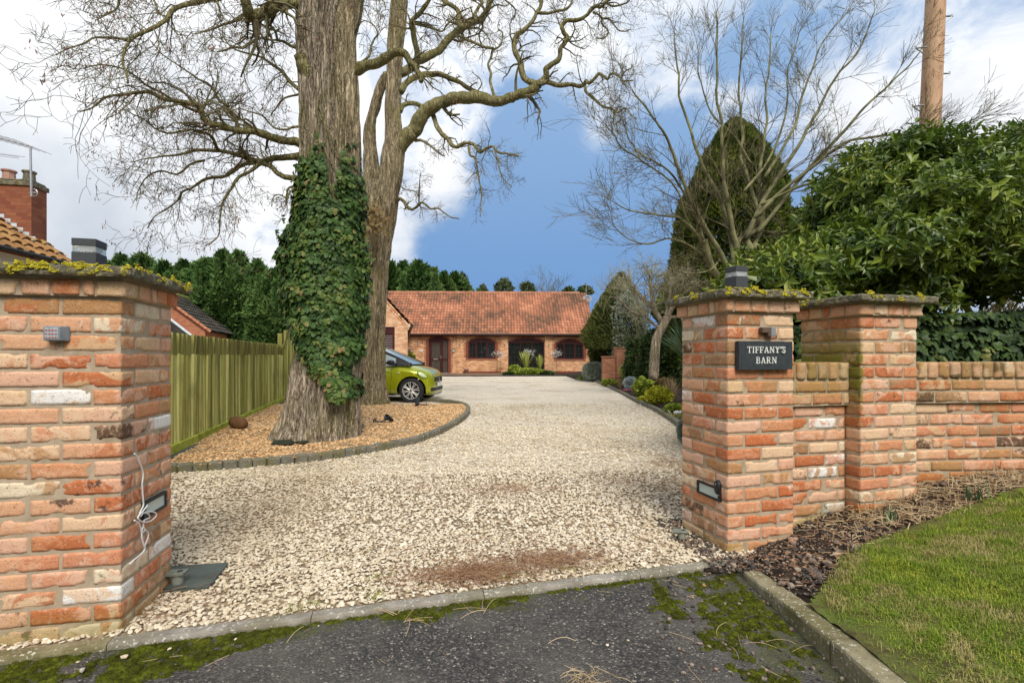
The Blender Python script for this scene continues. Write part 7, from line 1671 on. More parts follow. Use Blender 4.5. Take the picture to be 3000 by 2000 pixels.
# ================================================================ foliage masses
rl = np.random.RandomState(41)
LAUR = np.array([(0, 0, 0), (-.5, .35, .05), (0, .38, -.06), (.5, .35, .05), (-.40, .68, .03), (0, .72, -.08), (.40, .68, .03), (0, 1.05, -.18)]); LAURF = [np.array([(0, 2, 1), (0, 3, 2), (4, 5, 7), (5, 6, 7)]), np.array([(1, 2, 5, 4), (2, 3, 6, 5)])]
def leaf_shell(mb, blobs, dens, size, rs, whorl=7, wid=.36, depth=.22, up=.35, lumps=.16, mask=None, TV=LAUR, TF=LAURF):
    """shoots with whorls of leaves standing over ellipsoid lobes; blobs: (cx, cy, cz, rx, ry, rz)"""
    for (cx_, cy_, cz_, rx, ry, rz0) in blobs:
        area = 4*math.pi*((rx*ry)**1.6/3+(rx*rz0)**1.6/3+(ry*rz0)**1.6/3)**(1/1.6); n = int(area*dens); d = norm(rs.normal(size=(n, 3)))
        S = np.array([rx, ry, rz0]); lump = fbm(d[:, 0]*2.3+cx_*3, d[:, 1]*2.3, d[:, 2]*2.3+cz_, 5, 3)-.5; dep = rs.uniform(0, 1, n)**1.6*depth
        p = np.array([cx_, cy_, cz_])+d*S*(1+lump*lumps*2)[:, None]-norm(d/S)*dep[:, None]; nn = norm(d/S)
        k = np.ones(n, bool)
        for (bx, by, bz, b1, b2, b3) in blobs:      # drop shoots buried inside another lobe
            if (bx, by, bz) != (cx_, cy_, cz_): k &= (((p-[bx, by, bz])/np.array([b1, b2, b3]))**2).sum(1) > .62
        if mask is not None: k &= mask(p)
        p = p[k]; nn = nn[k]; n = len(p)
        if n == 0: continue
        tip = norm(nn+[0, 0, up]+rs.normal(0, .3, (n, 3))); sr = rs.uniform(0, 1, n)
        q = norm(np.cross(tip, rs.normal(size=(n, 3)))); r2 = np.cross(tip, q)
        for w in range(whorl):
            a = w*2.4+rs.uniform(0, .6, n); el_ = .0+1.0*(w/whorl)+rs.normal(0, .38, n); side = q*np.cos(a)[:, None]+r2*np.sin(a)[:, None]
            fw = norm(side*np.cos(el_)[:, None]+tip*np.sin(el_)[:, None]*.9+[0, 0, -.12]); F0 = frames(fw, tip*np.cos(el_)[:, None]-side*np.sin(el_)[:, None]); s = size*rs.uniform(.5, 1.3, n)*(.7+.6*sr)
            inst(mb, TV*[wid, 1, 1], TF, p+tip*(w/whorl*size*.7)[..., None] if np.ndim(w/whorl*size*.7) else p+tip*(w/whorl*size*.7), F0, s, rnd=np.clip(sr*.6+rs.uniform(0, .4, n)+.25*(w/whorl-.5), 0, 1))
def in_view(p, m=.35): return (np.abs(p[:, 0]) < p[:, 1]*1.04*(1+m)+.5)
def Bp(px, py, Y, rx, ry, rz0):   # lobe given by photo pixel centre and pixel radii
    c = P(px, py, Y); return (c[0], c[1], c[2], rx/F_*Y, ry, rz0/F_*Y)
LR = thing('laurel', (5.2, 5.6, .3), 'huge glossy evergreen laurel spilling over the low wall on the right', 'laurel')
blobs = [Bp(2230, 850, 4.6, 95, .7, 110), Bp(2320, 830, 4.7, 130, .8, 110), Bp(2300, 900, 4.5, 150, .6, 100), Bp(2510, 620, 5.2, 115, .8, 140), Bp(2560, 500, 5.4, 110, .8, 70), Bp(2650, 480, 5.6, 110, .7, 55), Bp(2720, 640, 4.6, 200, .8, 150), Bp(2560, 760, 4.4, 180, .7, 110),
         Bp(2920, 560, 5.2, 170, .9, 130), Bp(2980, 440, 5.8, 110, .9, 80), Bp(2860, 780, 4.6, 170, .7, 90), Bp(2780, 560, 5.0, 130, .7, 110), Bp(3060, 700, 5.0, 120, .9, 90), Bp(2430, 770, 4.9, 110, .7, 110), Bp(2410, 640, 5.4, 45, .4, 50), Bp(2540, 880, 4.6, 230, .6, 90), Bp(2370, 980, 4.6, 120, .5, 90), Bp(3180, 560, 5.4, 200, 1, 200), Bp(2990, 800, 4.3, 80, .4, 60)]
mb = MB(); leaf_shell(mb, blobs, 215, .080, rl, 7, .38, .40, .45, .34, mask=in_view); mb.build('leaves', M['laurel'], LR)
mb = MB()   # inner, sparser layer so that the gaps are dark leaf and branch, not a shell
leaf_shell(mb, [(a, b+.2, c, d*.72, e*.8, f*.75) for a, b, c, d, e, f in blobs], 60, .12, rl, 6, .5, .3, .1, .2, mask=in_view); mb.build('inner_leaves', M['laurel'], LR)
mb = MB()
for i in range(34):
    b = blobs[i % len(blobs)]; p0 = np.array([4.2+rl.uniform(-1.2, 2.2), 5.4+rl.uniform(-.3, .3), .2]); p1 = np.array([b[0], b[1], b[2]])+rl.normal(0, .2, 3); mid = (p0+p1)/2+rl.normal(0, .2, 3); tube(mb, catmull([p0, mid, p1], 6), np.linspace(.025, .008, 13), 6)
mb.build('branches', M['limb'], LR)
# ivy hedge behind the low wall
HD = thing('ivy_hedge', (4.3, 4.1, .2), 'dark ivy covered hedge directly behind the low wall, under the laurel', 'hedge')
mb = MB(); n = 15000; x = rl.uniform(2.15, 5.3, n); z = rl.uniform(.35, 1.62, n); yb = 3.95+.12*(x-2)+.22*(fbm(x*1.6, z*1.8, 0, 5)-.5)
topz = 1.34+.22*fbm(x*1.1, 0, 0, 7)+.06*np.clip(x-2.8, 0, 3); top = rl.uniform(0, 1, n) < .25; y = np.where(top, yb+rl.uniform(0, .9, n), yb+rl.uniform(0, .16, n)); z = np.where(top | (z > topz), topz-.05*rl.uniform(0, 1, n), z)
nm = np.stack([0*x, np.where(top, -.4, -1), np.where(top, 1, .15)], -1)
ivy_leaves(mb, np.stack([x, y, z], -1), nm, rl.uniform(.04, .085, n), rl, .8); 
mb.build('leaves', M['hedge'], HD)
mb = MB(); box(mb, (2.25, 4.35, 0), (6.5, 5.0, 1.2), .15); mb.build('inner_core', M['soil'], HD)  # solid soil-coloured box filling the hedge
# ---------------------------------------------------------------- conifers
SPR = np.array([(0, 0, 0), (-.20, .45, .04), (0, 1, 0), (.20, .45, .04), (0, .5, -.10), (-.45, .70, -.02), (.45, .70, -.02)]); SPRF = [np.array([(0, 4, 1), (0, 3, 4), (1, 4, 2), (4, 3, 2), (0, 1, 5), (0, 6, 3)])]
def cone_tree(h, r, n, size, rs, shape=.75, lump=.25, upd=.6, z0=0.0, droop=0.0, kx=1.0, cl=34):
    mb = MB(); m = n//cl; ic = np.repeat(np.arange(m), cl); n = m*cl; t = np.clip(rs.uniform(0, 1, m)[ic]**1.15+rs.normal(0, .35/h, n), 0, 1); a = rs.uniform(0, 2*math.pi, m)[ic]+rs.normal(0, .22/max(r, .5), n); z = z0+(h-z0)*t; env = r*(1-t**(1/shape*1.3))**.75
    l = fbm(np.cos(a)*1.6+3, np.sin(a)*1.6, z*1.1/max(1, r*.5), 11, 4); env = env*(1+lump*2*(l-.5)); dep = rs.uniform(0, 1, n)**2.0*.35; rr = env*(1-dep)
    p = np.stack([np.cos(a)*rr*kx, np.sin(a)*rr, z+.25*r*(l-.5)], -1); out = np.stack([np.cos(a), np.sin(a), np.zeros(n)], -1)
    fw = norm(out*.7+[0, 0, upd-droop]+rs.normal(0, .35, (n, 3))); F0 = frames(fw, out+rs.normal(0, .4, (n, 3)))
    inst(mb, SPR, SPRF, p, F0, size*rs.uniform(.6, 1.4, n), rnd=np.clip(rs.normal(.5, .2, n)+(l-.5)*.9, 0, 1)); return mb
rk = np.random.RandomState(55)
# big dark thuja
TH = thing('conifer', (*P(2152, 1000, 15.5)[:2], 0), 'tall dark pointed conifer behind the leafless tree', 'conifer')
YT = 15.5; mb = MB(); cl = 40; m = 1700; n = m*cl; ic = np.repeat(np.arange(m), cl); hT = CZ+(HZ-362)/F_*YT; t = np.clip(rk.uniform(0, 1, m)[ic]+rk.normal(0, .022, n), 0, 1); a = rk.uniform(0, 6.283, m)[ic]+rk.normal(0, .13, n); 
env = np.interp(t, [0, .15, .3, .45, .6, .75, .88, .96, 1], [1.50, 1.66, 1.70, 1.58, 1.38, 1.12, .72, .38, .06])*1.27; z = t*hT; l = fbm(np.cos(a)*2.2+3, np.sin(a)*2.2, z*.75, 3, 4); rr = env*(1+.75*(l-.5))*(1-rk.uniform(0, 1, n)**2*.3)
out = np.stack([np.cos(a), np.sin(a), 0*a], -1); p = np.stack([np.cos(a)*rr, np.sin(a)*rr, z], -1); fw = norm(out*.45+[0, 0, .7]+rk.normal(0, .35, (n, 3)))
inst(mb, SPR*[1.2, 1, 1], SPRF, p, frames(fw, np.cross(fw, out)+rk.normal(0, .5, (n, 3))), rk.uniform(.08, .21, n), rnd=np.clip(rk.normal(.42, .15, n)+rk.normal(0, .16, m)[ic]+(l-.5)*1.3, 0, 1)); mb.build('crown', M['thuja'], TH, world=False)
mb = MB(); tube(mb, [(0, 0, 0), (0, 0, hT*.8)], [.2, .05], 10); mb.build('trunk', M['bark2'], TH, world=False)
TH2 = thing('conifer', (*P(2330, 1000, 12.0)[:2], 0), 'lower dark conifer mass right of the tall conifer, behind the laurel', 'conifer')
mb = cone_tree(4.6, 1.3, 14000, .16, rk, .9, .3, .5); mb.build('crown', M['thuja'], TH2, world=False); mb = MB(); tube(mb, [(0, 0, 0), (0, 0, 3.5)], [.15, .04], 8); mb.build('trunk', M['bark2'], TH2, world=False)
# leylandii rows
protos = []
def cypress(h, r, seed, n=9000, size=.34):
    rs = np.random.RandomState(seed); root = bpy.data.objects.new('cypress_tree', None); COL.objects.link(root); mb = cone_tree(h, r, n, size, rs, .95, .38, .35, .2)
    # several leaders
    for q in range(6):
        a = rs.uniform(0, 6.28); rr = r*rs.uniform(.2, .6); hh = h*rs.uniform(.80, .97); m = 500; t = rs.uniform(.55, 1, m); zz0 = hh*t; aa = rs.uniform(0, 6.28, m); w = (1-t)*1.0+.05
        p = np.stack([math.cos(a)*rr+np.cos(aa)*w*rs.uniform(.3, 1, m), math.sin(a)*rr+np.sin(aa)*w*rs.uniform(.3, 1, m), zz0], -1); fw = norm(np.stack([np.cos(aa)*.5, np.sin(aa)*.5, np.ones(m)*.8], -1)+rs.normal(0, .3, (m, 3))); inst(mb, SPR, SPRF, p, frames(fw, rs.normal(size=(m, 3))), size*.8*rs.uniform(.5, 1.2, m), rnd=rs.uniform(.2, .9, m))
    mb.build('crown', M['cypress'], root, world=False); mb = MB(); tube(mb, [(0, 0, 0), (0, 0, h*.7)], [.25, .06], 8); mb.build('trunk', M['bark2'], root, world=False); return root
cp = [cypress(6.6, 2.3, 101), cypress(7.0, 2.0, 102), cypress(6.2, 2.6, 103)]
rows_ = [(300, 770, 24), (355, 752, 26), (420, 748, 24), (480, 765, 23), (540, 758, 25), (600, 752, 23), (655, 742, 22), (700, 740, 24), (752, 765, 23), (800, 785, 22), (850, 790, 24), (905, 790, 26),
         (1145, 775, 40), (1180, 768, 42), (1225, 766, 40), (1262, 785, 42), (1300, 790, 41), (1335, 806, 43)]
lbl = ['behind the left pillar lamp', 'just right of the left pillar lamp', 'third from the left pillar lamp', 'above the near end of the dark roof ridge', 'above the dark roofed outbuilding', 'above the far end of the dark roof', 'with the tallest tip left of the ivy', 'next to the tallest tip', 'between the dark roof and the ivy', 'touching the left side of the ivy', 'half hidden behind the ivy', 'wholly behind the ivy',
       'behind the barn roof, nearest the rear trunk', 'behind the barn roof, second from the rear trunk', 'behind the barn roof, tallest of that clump', 'behind the barn roof, right of the tallest', 'behind the barn roof, fifth from the trunk', 'behind the barn roof, last on the right of the clump']
used = set()
for i, (px, py, Y) in enumerate(rows_):
    k = i % 3
    if k in used: o = copy_tree(cp[k])
    else: o = cp[k]; used.add(k)
    py += 8+(i*37 % 17)-4; p = P(px, py, Y); h0 = (6.6, 7.0, 6.2)[k]; s = p[2]/h0; o.location = (p[0], p[1], 0); o.rotation_euler = (0, 0, i*1.7); o.scale = (s*.92 if Y < 30 else s*1.0, s*.92 if Y < 30 else s*1.0, s)
    tag(o, 'dark green cypress '+lbl[i], 'cypress', 'cypress trees in the screen behind the buildings')
# pines and bushes beyond the barn ridge
def puff(name, px, py, Y, w, h, mat, label, cat, n=1600, sz=.3, group=None, seed=1, base=0):
    rs = np.random.RandomState(seed); p = P(px, py, Y); t = thing(name, (p[0], p[1], 0), label, cat, group); top = p[2]; W_ = w/F_*Y; H_ = h/F_*Y; mb = MB(); q = norm(rs.normal(size=(n, 3)))*rs.uniform(.3, 1, (n, 1))**.5
    q = q*[W_, W_*.8, H_]+[0, 0, top-H_]; lump = fbm(q[:, 0]*1.5, q[:, 1]*1.5, q[:, 2]*1.5, seed); k = lump > .44; q = q[k]; m = len(q)
    inst(mb, SPR, SPRF, q, frames(norm(rs.normal(size=(m, 3))+[0, 0, .9]), rs.normal(size=(m, 3))), sz*rs.uniform(.6, 1.4, m), rnd=rs.uniform(0, 1, m)); mb.build('crown', mat, t, world=False)
    mb = MB(); tube(mb, [(0, 0, 0), (0, 0, top-H_*.6)], [.18, .05], 8)
    for j in range(6): a = rs.uniform(0, 6.28); tube(mb, [(0, 0, top-H_*1.7), (math.cos(a)*W_*.6, math.sin(a)*W_*.5, top-H_*rs.uniform(.3, 1.2))], [.06, .02], 5)
    mb.build('trunk', M['bark2'], t, world=False); return t
puff('pine_tree', 1350, 800, 50, 26, 50, M['pine'], 'ragged pine at the right end of the cypress clump behind the barn', 'pine', 1500, .35, 'pines beyond the barn', 3)
puff('pine_tree', 1476, 818, 55, 28, 34, M['pine'], 'bushy pine standing above the middle of the barn ridge', 'pine', 1300, .4, 'pines beyond the barn', 4)
puff('pine_tree', 1543, 828, 58, 22, 26, M['pine'], 'pale pine right of the bushy pine above the barn ridge', 'pine', 900, .4, 'pines beyond the barn', 5)
puff('pine_tree', 1415, 836, 58, 12, 18, M['pine'], 'smallest pine tip showing over the barn ridge', 'pine', 400, .35, 'pines beyond the barn', 6)
puff('round_tree', 1668, 842, 52, 22, 20, M['hedge'], 'small round dark green treetop left of the satellite dish', 'tree', 1200, .3, 'round treetops behind the barn', 7)
puff('round_tree', 1715, 838, 52, 24, 20, M['hedge'], 'round green treetop behind the satellite dish', 'tree', 1300, .3, 'round treetops behind the barn', 8)
puff('round_tree', 1760, 890, 50, 26, 40, M['pine'], 'grey green treetop right of the barn gable', 'tree', 1400, .3, 'round treetops behind the barn', 9)
def bare_far(px, py, Y, label, seed, n=5, L=1.6, mat='twig', h=None, group='thin bare trees in the distance'):
    rs = np.random.RandomState(seed); p = P(px, py, Y); t = thing('bare_tree', (p[0], p[1], 0), label, 'tree', group); mb = MB(); top = p[2]; tube(mb, [(0, 0, 0), (0, 0, top*.6)], [.12, .05], 6)
    for k in range(n): grow(mb, np.array([0, 0, top*.55]), np.array([rs.normal(0, .5), rs.normal(0, .4), 1.0]), top*.42, .035, 3, rs, .12, .0, 4, .010, .25, .6, up=.03)
    mb.build('branches', M[mat], t, world=False); return t
bare_far(1570, 850, 60, 'thin bare tree poking over the barn ridge near the middle', 3); bare_far(1615, 850, 60, 'thin bare tree over the barn ridge, left of the round treetops', 4); bare_far(2960, 890, 14, 'pale bare tree seen in the gap under the laurel', 5)
# far tree belt so that no bare horizon shows
mb = MB(); n = 9000; x = rk.uniform(-70, 75, n); hgt = 3.4+2.2*fbm(x*.09, 0, 0, 3); z = rk.uniform(0, 1, n)**.8*hgt; y = 66+6*fbm(x*.2, z*.3, 0, 9)
inst(mb, SPR, SPRF, np.stack([x, y, z], -1), frames(norm(rk.normal(size=(n, 3))+[0, 0, .7]), rk.normal(size=(n, 3))), rk.uniform(.8, 1.7, n), rnd=rk.uniform(0, 1, n)); tag(mb.build('far_wood', M['pine']), 'low far-off belt of trees along the horizon', 'wood', kind='stuff')
mb = MB(); n = 7000; x = rk.uniform(-45, 45, n); hgt = 5+4*fbm(x*.12, 0, 0, 3); z = rk.uniform(0, 1, n)**.8*hgt; y = -16-2*fbm(x*.3, z*.3, 0, 9)  # unseen tree belt, added to darken what the barn windows reflect
inst(mb, SPR, SPRF, np.stack([x, y, z], -1), frames(norm(rk.normal(size=(n, 3))+[0, 0, .7]), rk.normal(size=(n, 3))), rk.uniform(.7, 1.4, n), rnd=rk.uniform(0, 1, n)); tag(mb.build('reflected_wood', M['pine']), 'added belt of trees out of view behind the camera, for the barn windows to reflect', 'wood', kind='stuff')
# ---------------------------------------------------------------- the planted bed on the right of the drive
def bed_pt(px, py):
    Y = 14.0
    for _ in range(60): X = (px-1500)/F_*Y; Y = .6*Y+.4*F_*(CZ-float(BH(X, Y)))/(py-HZ)
    X = (px-1500)/F_*Y; return np.array([X, Y, float(BH(X, Y))])
def bushy(name, px, py_base, wpx, hpx, mat, label, cat, n=2200, sz=.05, TVk=(1, 1, 1), up=.4, lump=.3, seed=1, stems=True, sprig=False, flat=1.0, group=None):
    rs = np.random.RandomState(seed); g = bed_pt(px, py_base); Y = g[1]; W_ = wpx/F_*Y; H_ = hpx/F_*Y; t = thing(name, tuple(g), label, cat, group); d = norm(rs.normal(size=(n, 3))); l = fbm(d[:, 0]*2.5, d[:, 1]*2.5, d[:, 2]*2.5+seed, seed, 3)-.5
    p = d*(1+lump*2*l)[:, None]*(1-rs.uniform(0, 1, (n, 1))**2*.35)*[W_, W_*.9, H_/2]; p[:, 2] += H_/2; p[:, 2] = np.maximum(p[:, 2], .01)
    fw = norm(d+[0, 0, up]+rs.normal(0, .4, (n, 3))); TV, TF = (SPR, SPRF) if sprig else (LAUR, LAURF); mb = MB(); inst(mb, TV*np.array(TVk), TF, p, frames(fw, d+rs.normal(0, .5, (n, 3))), sz*rs.uniform(.6, 1.4, n), rnd=np.clip(rs.normal(.5, .22, n)+l*.9, 0, 1)); mb.build('foliage', mat, t, world=False)
    if stems:
        mb = MB()
        for k in range(14): e = p[rs.randint(0, n)]*.85; tube(mb, [(rs.normal(0, .02), rs.normal(0, .02), -.03), tuple(e*.5+[0, 0, .02]), tuple(e)], [.008, .006, .003], 5)
        mb.build('stems', M['twig'], t, world=False)
    return t
bushy('grey_shrub', 1738, 1114, 30, 52, M['santolina'], 'rounded grey green cushion shrub where the bed kerb begins', 'shrub', 6500, .085, seed=3, lump=.22, sprig=True)
bushy('clipped_conifer', 1776, 1098, 50, 215, M['yew'], 'shaggy green conifer hiding the right corner of the barn', 'conifer', 11000, .15, seed=5, lump=.15, sprig=True, stems=False)
# its pointed top and bare legs
cc_ = bed_pt(1795, 1110); t = thing('pointed_conifer', tuple(cc_), 'olive green pointed conifer with a leaning tip left of the pruned tree', 'conifer'); Yc = cc_[1]; hh = (1110-803)/F_*Yc; n = 15000; tt = rk.uniform(.28, 1, n); a = rk.uniform(0, 6.28, n); env = np.interp(tt, [.28, .45, .7, .9, 1], [1.2, 1.35, .92, .42, .05]); l = fbm(np.cos(a)*2+9, np.sin(a)*2, tt*5, 4); rr = env*(1+.4*(l-.5))*(1-rk.uniform(0, 1, n)**2*.35); x_ = np.interp(tt, [.28, 1], [.0, (1820-1795)/F_*Yc]); mb = MB()
out = np.stack([np.cos(a), np.sin(a), 0*a], -1); inst(mb, SPR, SPRF, np.stack([x_+np.cos(a)*rr, np.sin(a)*rr, tt*hh], -1), frames(norm(out*.6+[0, 0, .7]+rk.normal(0, .35, (n, 3))), rk.normal(size=(n, 3))), rk.uniform(.08, .17, n), rnd=np.clip(rk.normal(.45, .2, n)+(l-.5), 0, 1)); mb.build('crown', M['yew'], t, world=False)
mb = MB(); tube(mb, [(0, 0, -.05), (.05, 0, hh*.4), (.3, 0, hh*.8)], [.07, .06, .02], 8); tube(mb, [(.25, .1, -.05), (.2, 0, hh*.4)], [.05, .03], 8); mb.build('trunk', M['bark2'], t, world=False)
t = bushy('variegated_shrub', 1850, 1108, 55, 250, M['santolina'], 'grey green feathery shrub between the pointed conifer and the pruned tree', 'shrub', 4200, .10, seed=9, lump=.3, sprig=True); 
# pruned cherry-like tree, silvery trunk
Yc = 14.2; PT_ = thing('pruned_tree', (P(1915, 0, Yc)[0], Yc, .1), 'pruned bare tree with banded silvery trunk and pale lichened twigs behind the bed', 'tree'); mb = MB(); mt_ = MB(); rq = np.random.RandomState(61)
def Lp(pts, r0, r1, nk, klen=.5, y1=0.0): 
    c = catmull(px_line(pts, Yc, Yc+y1), 5); n = len(c); rad = np.linspace(r0, r1, n)/F_*Yc; tube(mb, c, rad, 9)
    for k in range(int(nk*1.35)):
        i = min(n-2, int(rq.uniform(.3, 1)*(n-1))); di = norm(c[i+1]-c[i]); ax = norm(rq.normal(size=3)); ax = norm(ax-di*np.dot(ax, di)); an = rq.uniform(.5, 1.2); grow(mt_, c[i], di*math.cos(an)+ax*math.sin(an), klen*rq.uniform(.6, 1.3), max(.005, rad[i]*.3), 2, rq, .22, .0, 4, .0032, .08, .9, up=.03)
Lp([(1915, 1110), (1918, 1040), (1925, 990), (1945, 950), (1955, 930)], 15, 12, 0); Lp([(1945, 950), (1970, 900), (1990, 860), (2000, 830)], 8, 4, 16, .6, -.3); Lp([(1940, 950), (1925, 920), (1900, 890), (1870, 860), (1850, 840), (1840, 830)], 8, 5, 18, .6, .3)
Lp([(1935, 940), (1915, 900), (1910, 860), (1905, 830), (1908, 812)], 7, 5, 16, .6); Lp([(1875, 925), (1840, 905), (1815, 880), (1800, 860)], 4, 2, 12, .6, -.4); Lp([(1955, 930), (2010, 930), (2060, 960)], 5, 2, 8, .5, -.5); Lp([(1950, 935), (1965, 850), (1975, 810)], 5, 2, 14, .5, .4)
Lp([(1930, 960), (1900, 935), (1880, 905)], 5, 3, 12, .6); mb.build('trunk', M['bark'], PT_, smooth=True); mt_.build('twigs', M['paletwig'], PT_)
# thicket of upright green stems (willow-like) left of the trunk
t = thing('green_stemmed_shrub', tuple(bed_pt(1875, 1120)), 'thicket of upright green stems left of the silvery trunk', 'shrub'); mb = MB(); rq = np.random.RandomState(8); bp = bed_pt(1875, 1120)
for k in range(46):
    a = rq.uniform(0, 6.28); L = rq.uniform(1.2, 2.2); d = np.array([math.cos(a)*rq.uniform(.1, .4), math.sin(a)*.3, 1]); grow(mb, bp+[rq.normal(0, .12), rq.normal(0, .1), 0], d, L, .010, 1, rq, .05, 0, 3, .003, .15, .5, up=.02)
mb.build('stems', M['limb_green'], t)
# dark hedge closing the bed, with the brick garden wall in the gap
GW = thing('garden_wall', (*P(1774, 1100, 19.5)[:2], 0), 'red brick garden wall and gate pier glimpsed behind the pointed conifer', 'garden wall', rz=R(3)); mb = MB(); zt_ = CZ+(HZ-1043)/F_*19.5; box(mb, (-.1, 0, -.1), (.40, .25, zt_-.05)); box(mb, (.41, -.15, -.1), (.80, .30, zt_+.30)); box(mb, (.81, 0, -.1), (2.3, .25, zt_+.35)); mb.build('brickwork', M['dbrick'], GW, world=False); mb = MB(); box(mb, (-.12, -.04, zt_-.049), (.405, .29, zt_+.0), .01); box(mb, (.37, -.19, zt_+.301), (.84, .34, zt_+.34), .01); mb.build('coping', M['trim_sill'], GW, world=False)
HG = thing('background_hedge', (*P(2000, 1100, 15.5)[:2], 0), 'tall dark evergreen hedge behind the planted bed', 'hedge'); mb = MB(); n = 15000; x = rk.uniform(0, 1, n); yy = 16.6-4.2*x; xx = np.interp(x, [0, 1], [3.9, 6.0])+rk.normal(0, .05, n); z = rk.uniform(0, 1, n)*(1.55+.8*fbm(x*7, 0, 0, 3)); off = .5*(fbm(x*9, z*1.3, 0, 4)-.5)
nm = np.tile([-.9, -.45, .2], (n, 1)); fw = norm(nm+rk.normal(0, .8, (n, 3))); inst(mb, LAUR*[.5, 1, 1], LAURF, np.stack([xx-off, yy-off, z], -1), frames(fw, nm), rk.uniform(.07, .14, n), rnd=rk.uniform(0, 1, n)); mb.build('foliage', M['hedge'], HG)
mb = MB(); mb.add([(3.98+.1, 16.65, 0), (6.1, 12.45, 0), (6.1, 12.45, 1.6), (4.08, 16.65, 1.6), (4.9, 17.2, 0), (7, 13, 0), (7, 13, 1.6), (4.9, 17.2, 1.6)], [(0, 1, 2, 3), (5, 4, 7, 6), (0, 3, 7, 4), (1, 5, 6, 2), (3, 2, 6, 7)]); mb.build('inner_core', M['soil'], HG)  # closed soil-coloured block behind the hedge leaves
bushy('brown_shrub', 1915, 1128, 50, 112, M['brownleaf'], 'large domed shrub with russet twigs and small olive leaves', 'shrub', 9000, .055, seed=11, lump=.22)
mb = MB(); t = thing('russet_shrub', tuple(bed_pt(1880, 1130)), 'twiggy reddish brown dome of bare shoots behind the olive domed shrub', 'shrub'); bp = bed_pt(1885, 1120); rq = np.random.RandomState(4)
for k in range(420):
    d = norm(np.array([rq.normal(0, 1), rq.normal(0, .7), abs(rq.normal(0, 1))+.3])); p0 = bp+d*[.3, .3, .5]; tube(mb, [p0, p0+d*.25+rq.normal(0, .02, 3), p0+d*.48+rq.normal(0, .03, 3)], [.004, .003, .002], 3)
mb.build('twigs', M['brownleaf'], t)
def swords(name, px, py, L0, L1, n, w, mat, label, cat, seed, z0=0.0, spread=1.1, trunk=0, droop=.5, group=None, g=None):
    rs = np.random.RandomState(seed); g = bed_pt(px, py) if g is None else g; t = thing(name, tuple(g), label, cat, group); mb = sword_leaves(n, L0, L1, w, spread, rs, z0, droop, 1.0); mb.build('leaves', mat, t, world=False)
    if trunk: mb = MB(); tube(mb, [(0, 0, -.03), (0, 0, z0+.02)], [trunk, trunk*.8], 8); mb.build('trunk', M['bark2'], t, world=False)
    return t
g = P(1990, 1047, 10.6)*[1, 1, 0]; swords('yucca', 0, 0, .6, 1.05, 150, .020, M['swordleaf'], 'large dark green sword-leaved yucca beside the sign pillar', 'yucca', 3, .92, 1.7, .06, .5, g=np.array([g[0]-.03, g[1]-.6, .15]))
swords('cordyline', 1828, 1122, .5, .85, 60, .018, M['cordyline'], 'pale green spiky cordyline in the middle of the bed', 'cordyline', 5, .05, 1.1, .03, .3, 'pale spiky cordylines')
swords('ochre_grass', 1818, 1138, .25, .45, 70, .010, M['ochre'], 'ochre yellow spiky tuft left of the silver cushion', 'grass tuft', 6, 0, 1.2)
bushy('silver_cushion', 1845, 1140, 16, 32, M['silver'], 'small silvery white cushion plant near the bed kerb', 'plant', 2200, .06, seed=13, sprig=True)
bushy('bronze_fern', 1885, 1158, 26, 45, M['limeleaf'], 'lime green ferny plant left of the yellow shrub', 'plant', 1500, .08, (.6, 1, 1), seed=14, lump=.4)
bushy('yellow_shrub', 1930, 1182, 34, 46, M['yellowleaf'], 'bright yellow and green dwarf shrub by the bed kerb', 'shrub', 3600, .045, seed=15, lump=.25)
swords('dry_grass', 1968, 1175, .3, .6, 150, .003, M['straw'], 'dry straw coloured grass tuft right of the yellow shrub', 'grass tuft', 16, 0, 1.0, 0, .5)
bushy('low_green_plant', 1785, 1128, 20, 14, M['limeleaf'], 'low green rosette plant just inside the kerb near the grey shrub', 'plant', 700, .07, seed=17, lump=.4)
bushy('low_green_plant', 1978, 1206, 24, 16, M['limeleaf'], 'low fresh green plant behind the snowdrops', 'plant', 800, .06, seed=18, lump=.4)
bushy('dark_low_shrub', 1862, 1120, 24, 36, M['hedge'], 'small dark green shrub behind the cordyline', 'shrub', 1500, .07, seed=19)
bushy('small_grey_plant', 1792, 1112, 12, 28, M['santolina'], 'little grey leafed plant in front of the garden wall', 'plant', 700, .06, seed=20, sprig=True)
bushy('small_lime_plant', 1705, 1112, 9, 12, M['limeleaf'], 'tiny green tuft at the left tip of the bed kerb', 'plant', 300, .05, seed=21)
bushy('grey_kerb_plant', 2005, 1290, 14, 60, M['santolina'], 'grey leafed plant spilling over the kerb next to the sign pillar', 'plant', 1600, .045, seed=22, sprig=True)
bushy('yellow_tuft', 1882, 1174, 12, 10, M['yellowleaf'], 'tiny yellow green tuft on bare soil below the ferny plant', 'plant', 300, .04, seed=23)
bushy('brown_dead_plant', 1945, 1150, 26, 40, M['brownleaf'], 'withered brown plant between the yellow shrub and the domed shrub', 'plant', 900, .06, (.4, 1, 1), seed=24, lump=.4)
bushy('lime_branch_plant', 1850, 1105, 18, 74, M['yellowleaf'], 'thin plant with yellow green leaf fans against the dark hedge', 'plant', 260, .14, (.9, 1, 1), seed=25, lump=.5)
g = bed_pt(1985, 1222); t = thing('snowdrops', tuple(g), 'little clump of white snowdrops near the bed kerb', 'flowers'); mb = MB(); rq = np.random.RandomState(2); n = 34; p = rq.normal(0, 1, (n, 3))*[.06, .05, 0]+[0, 0, .10]; p[:, 2] += rq.uniform(-.03, .02, n); inst(mb, ICO_V, ICO_F, p, rand_rot(n, rq), np.stack([np.full(n, .008), np.full(n, .008), np.full(n, .016)], -1)); mb.build('petals', M['petal'], t, world=False); mb = MB()
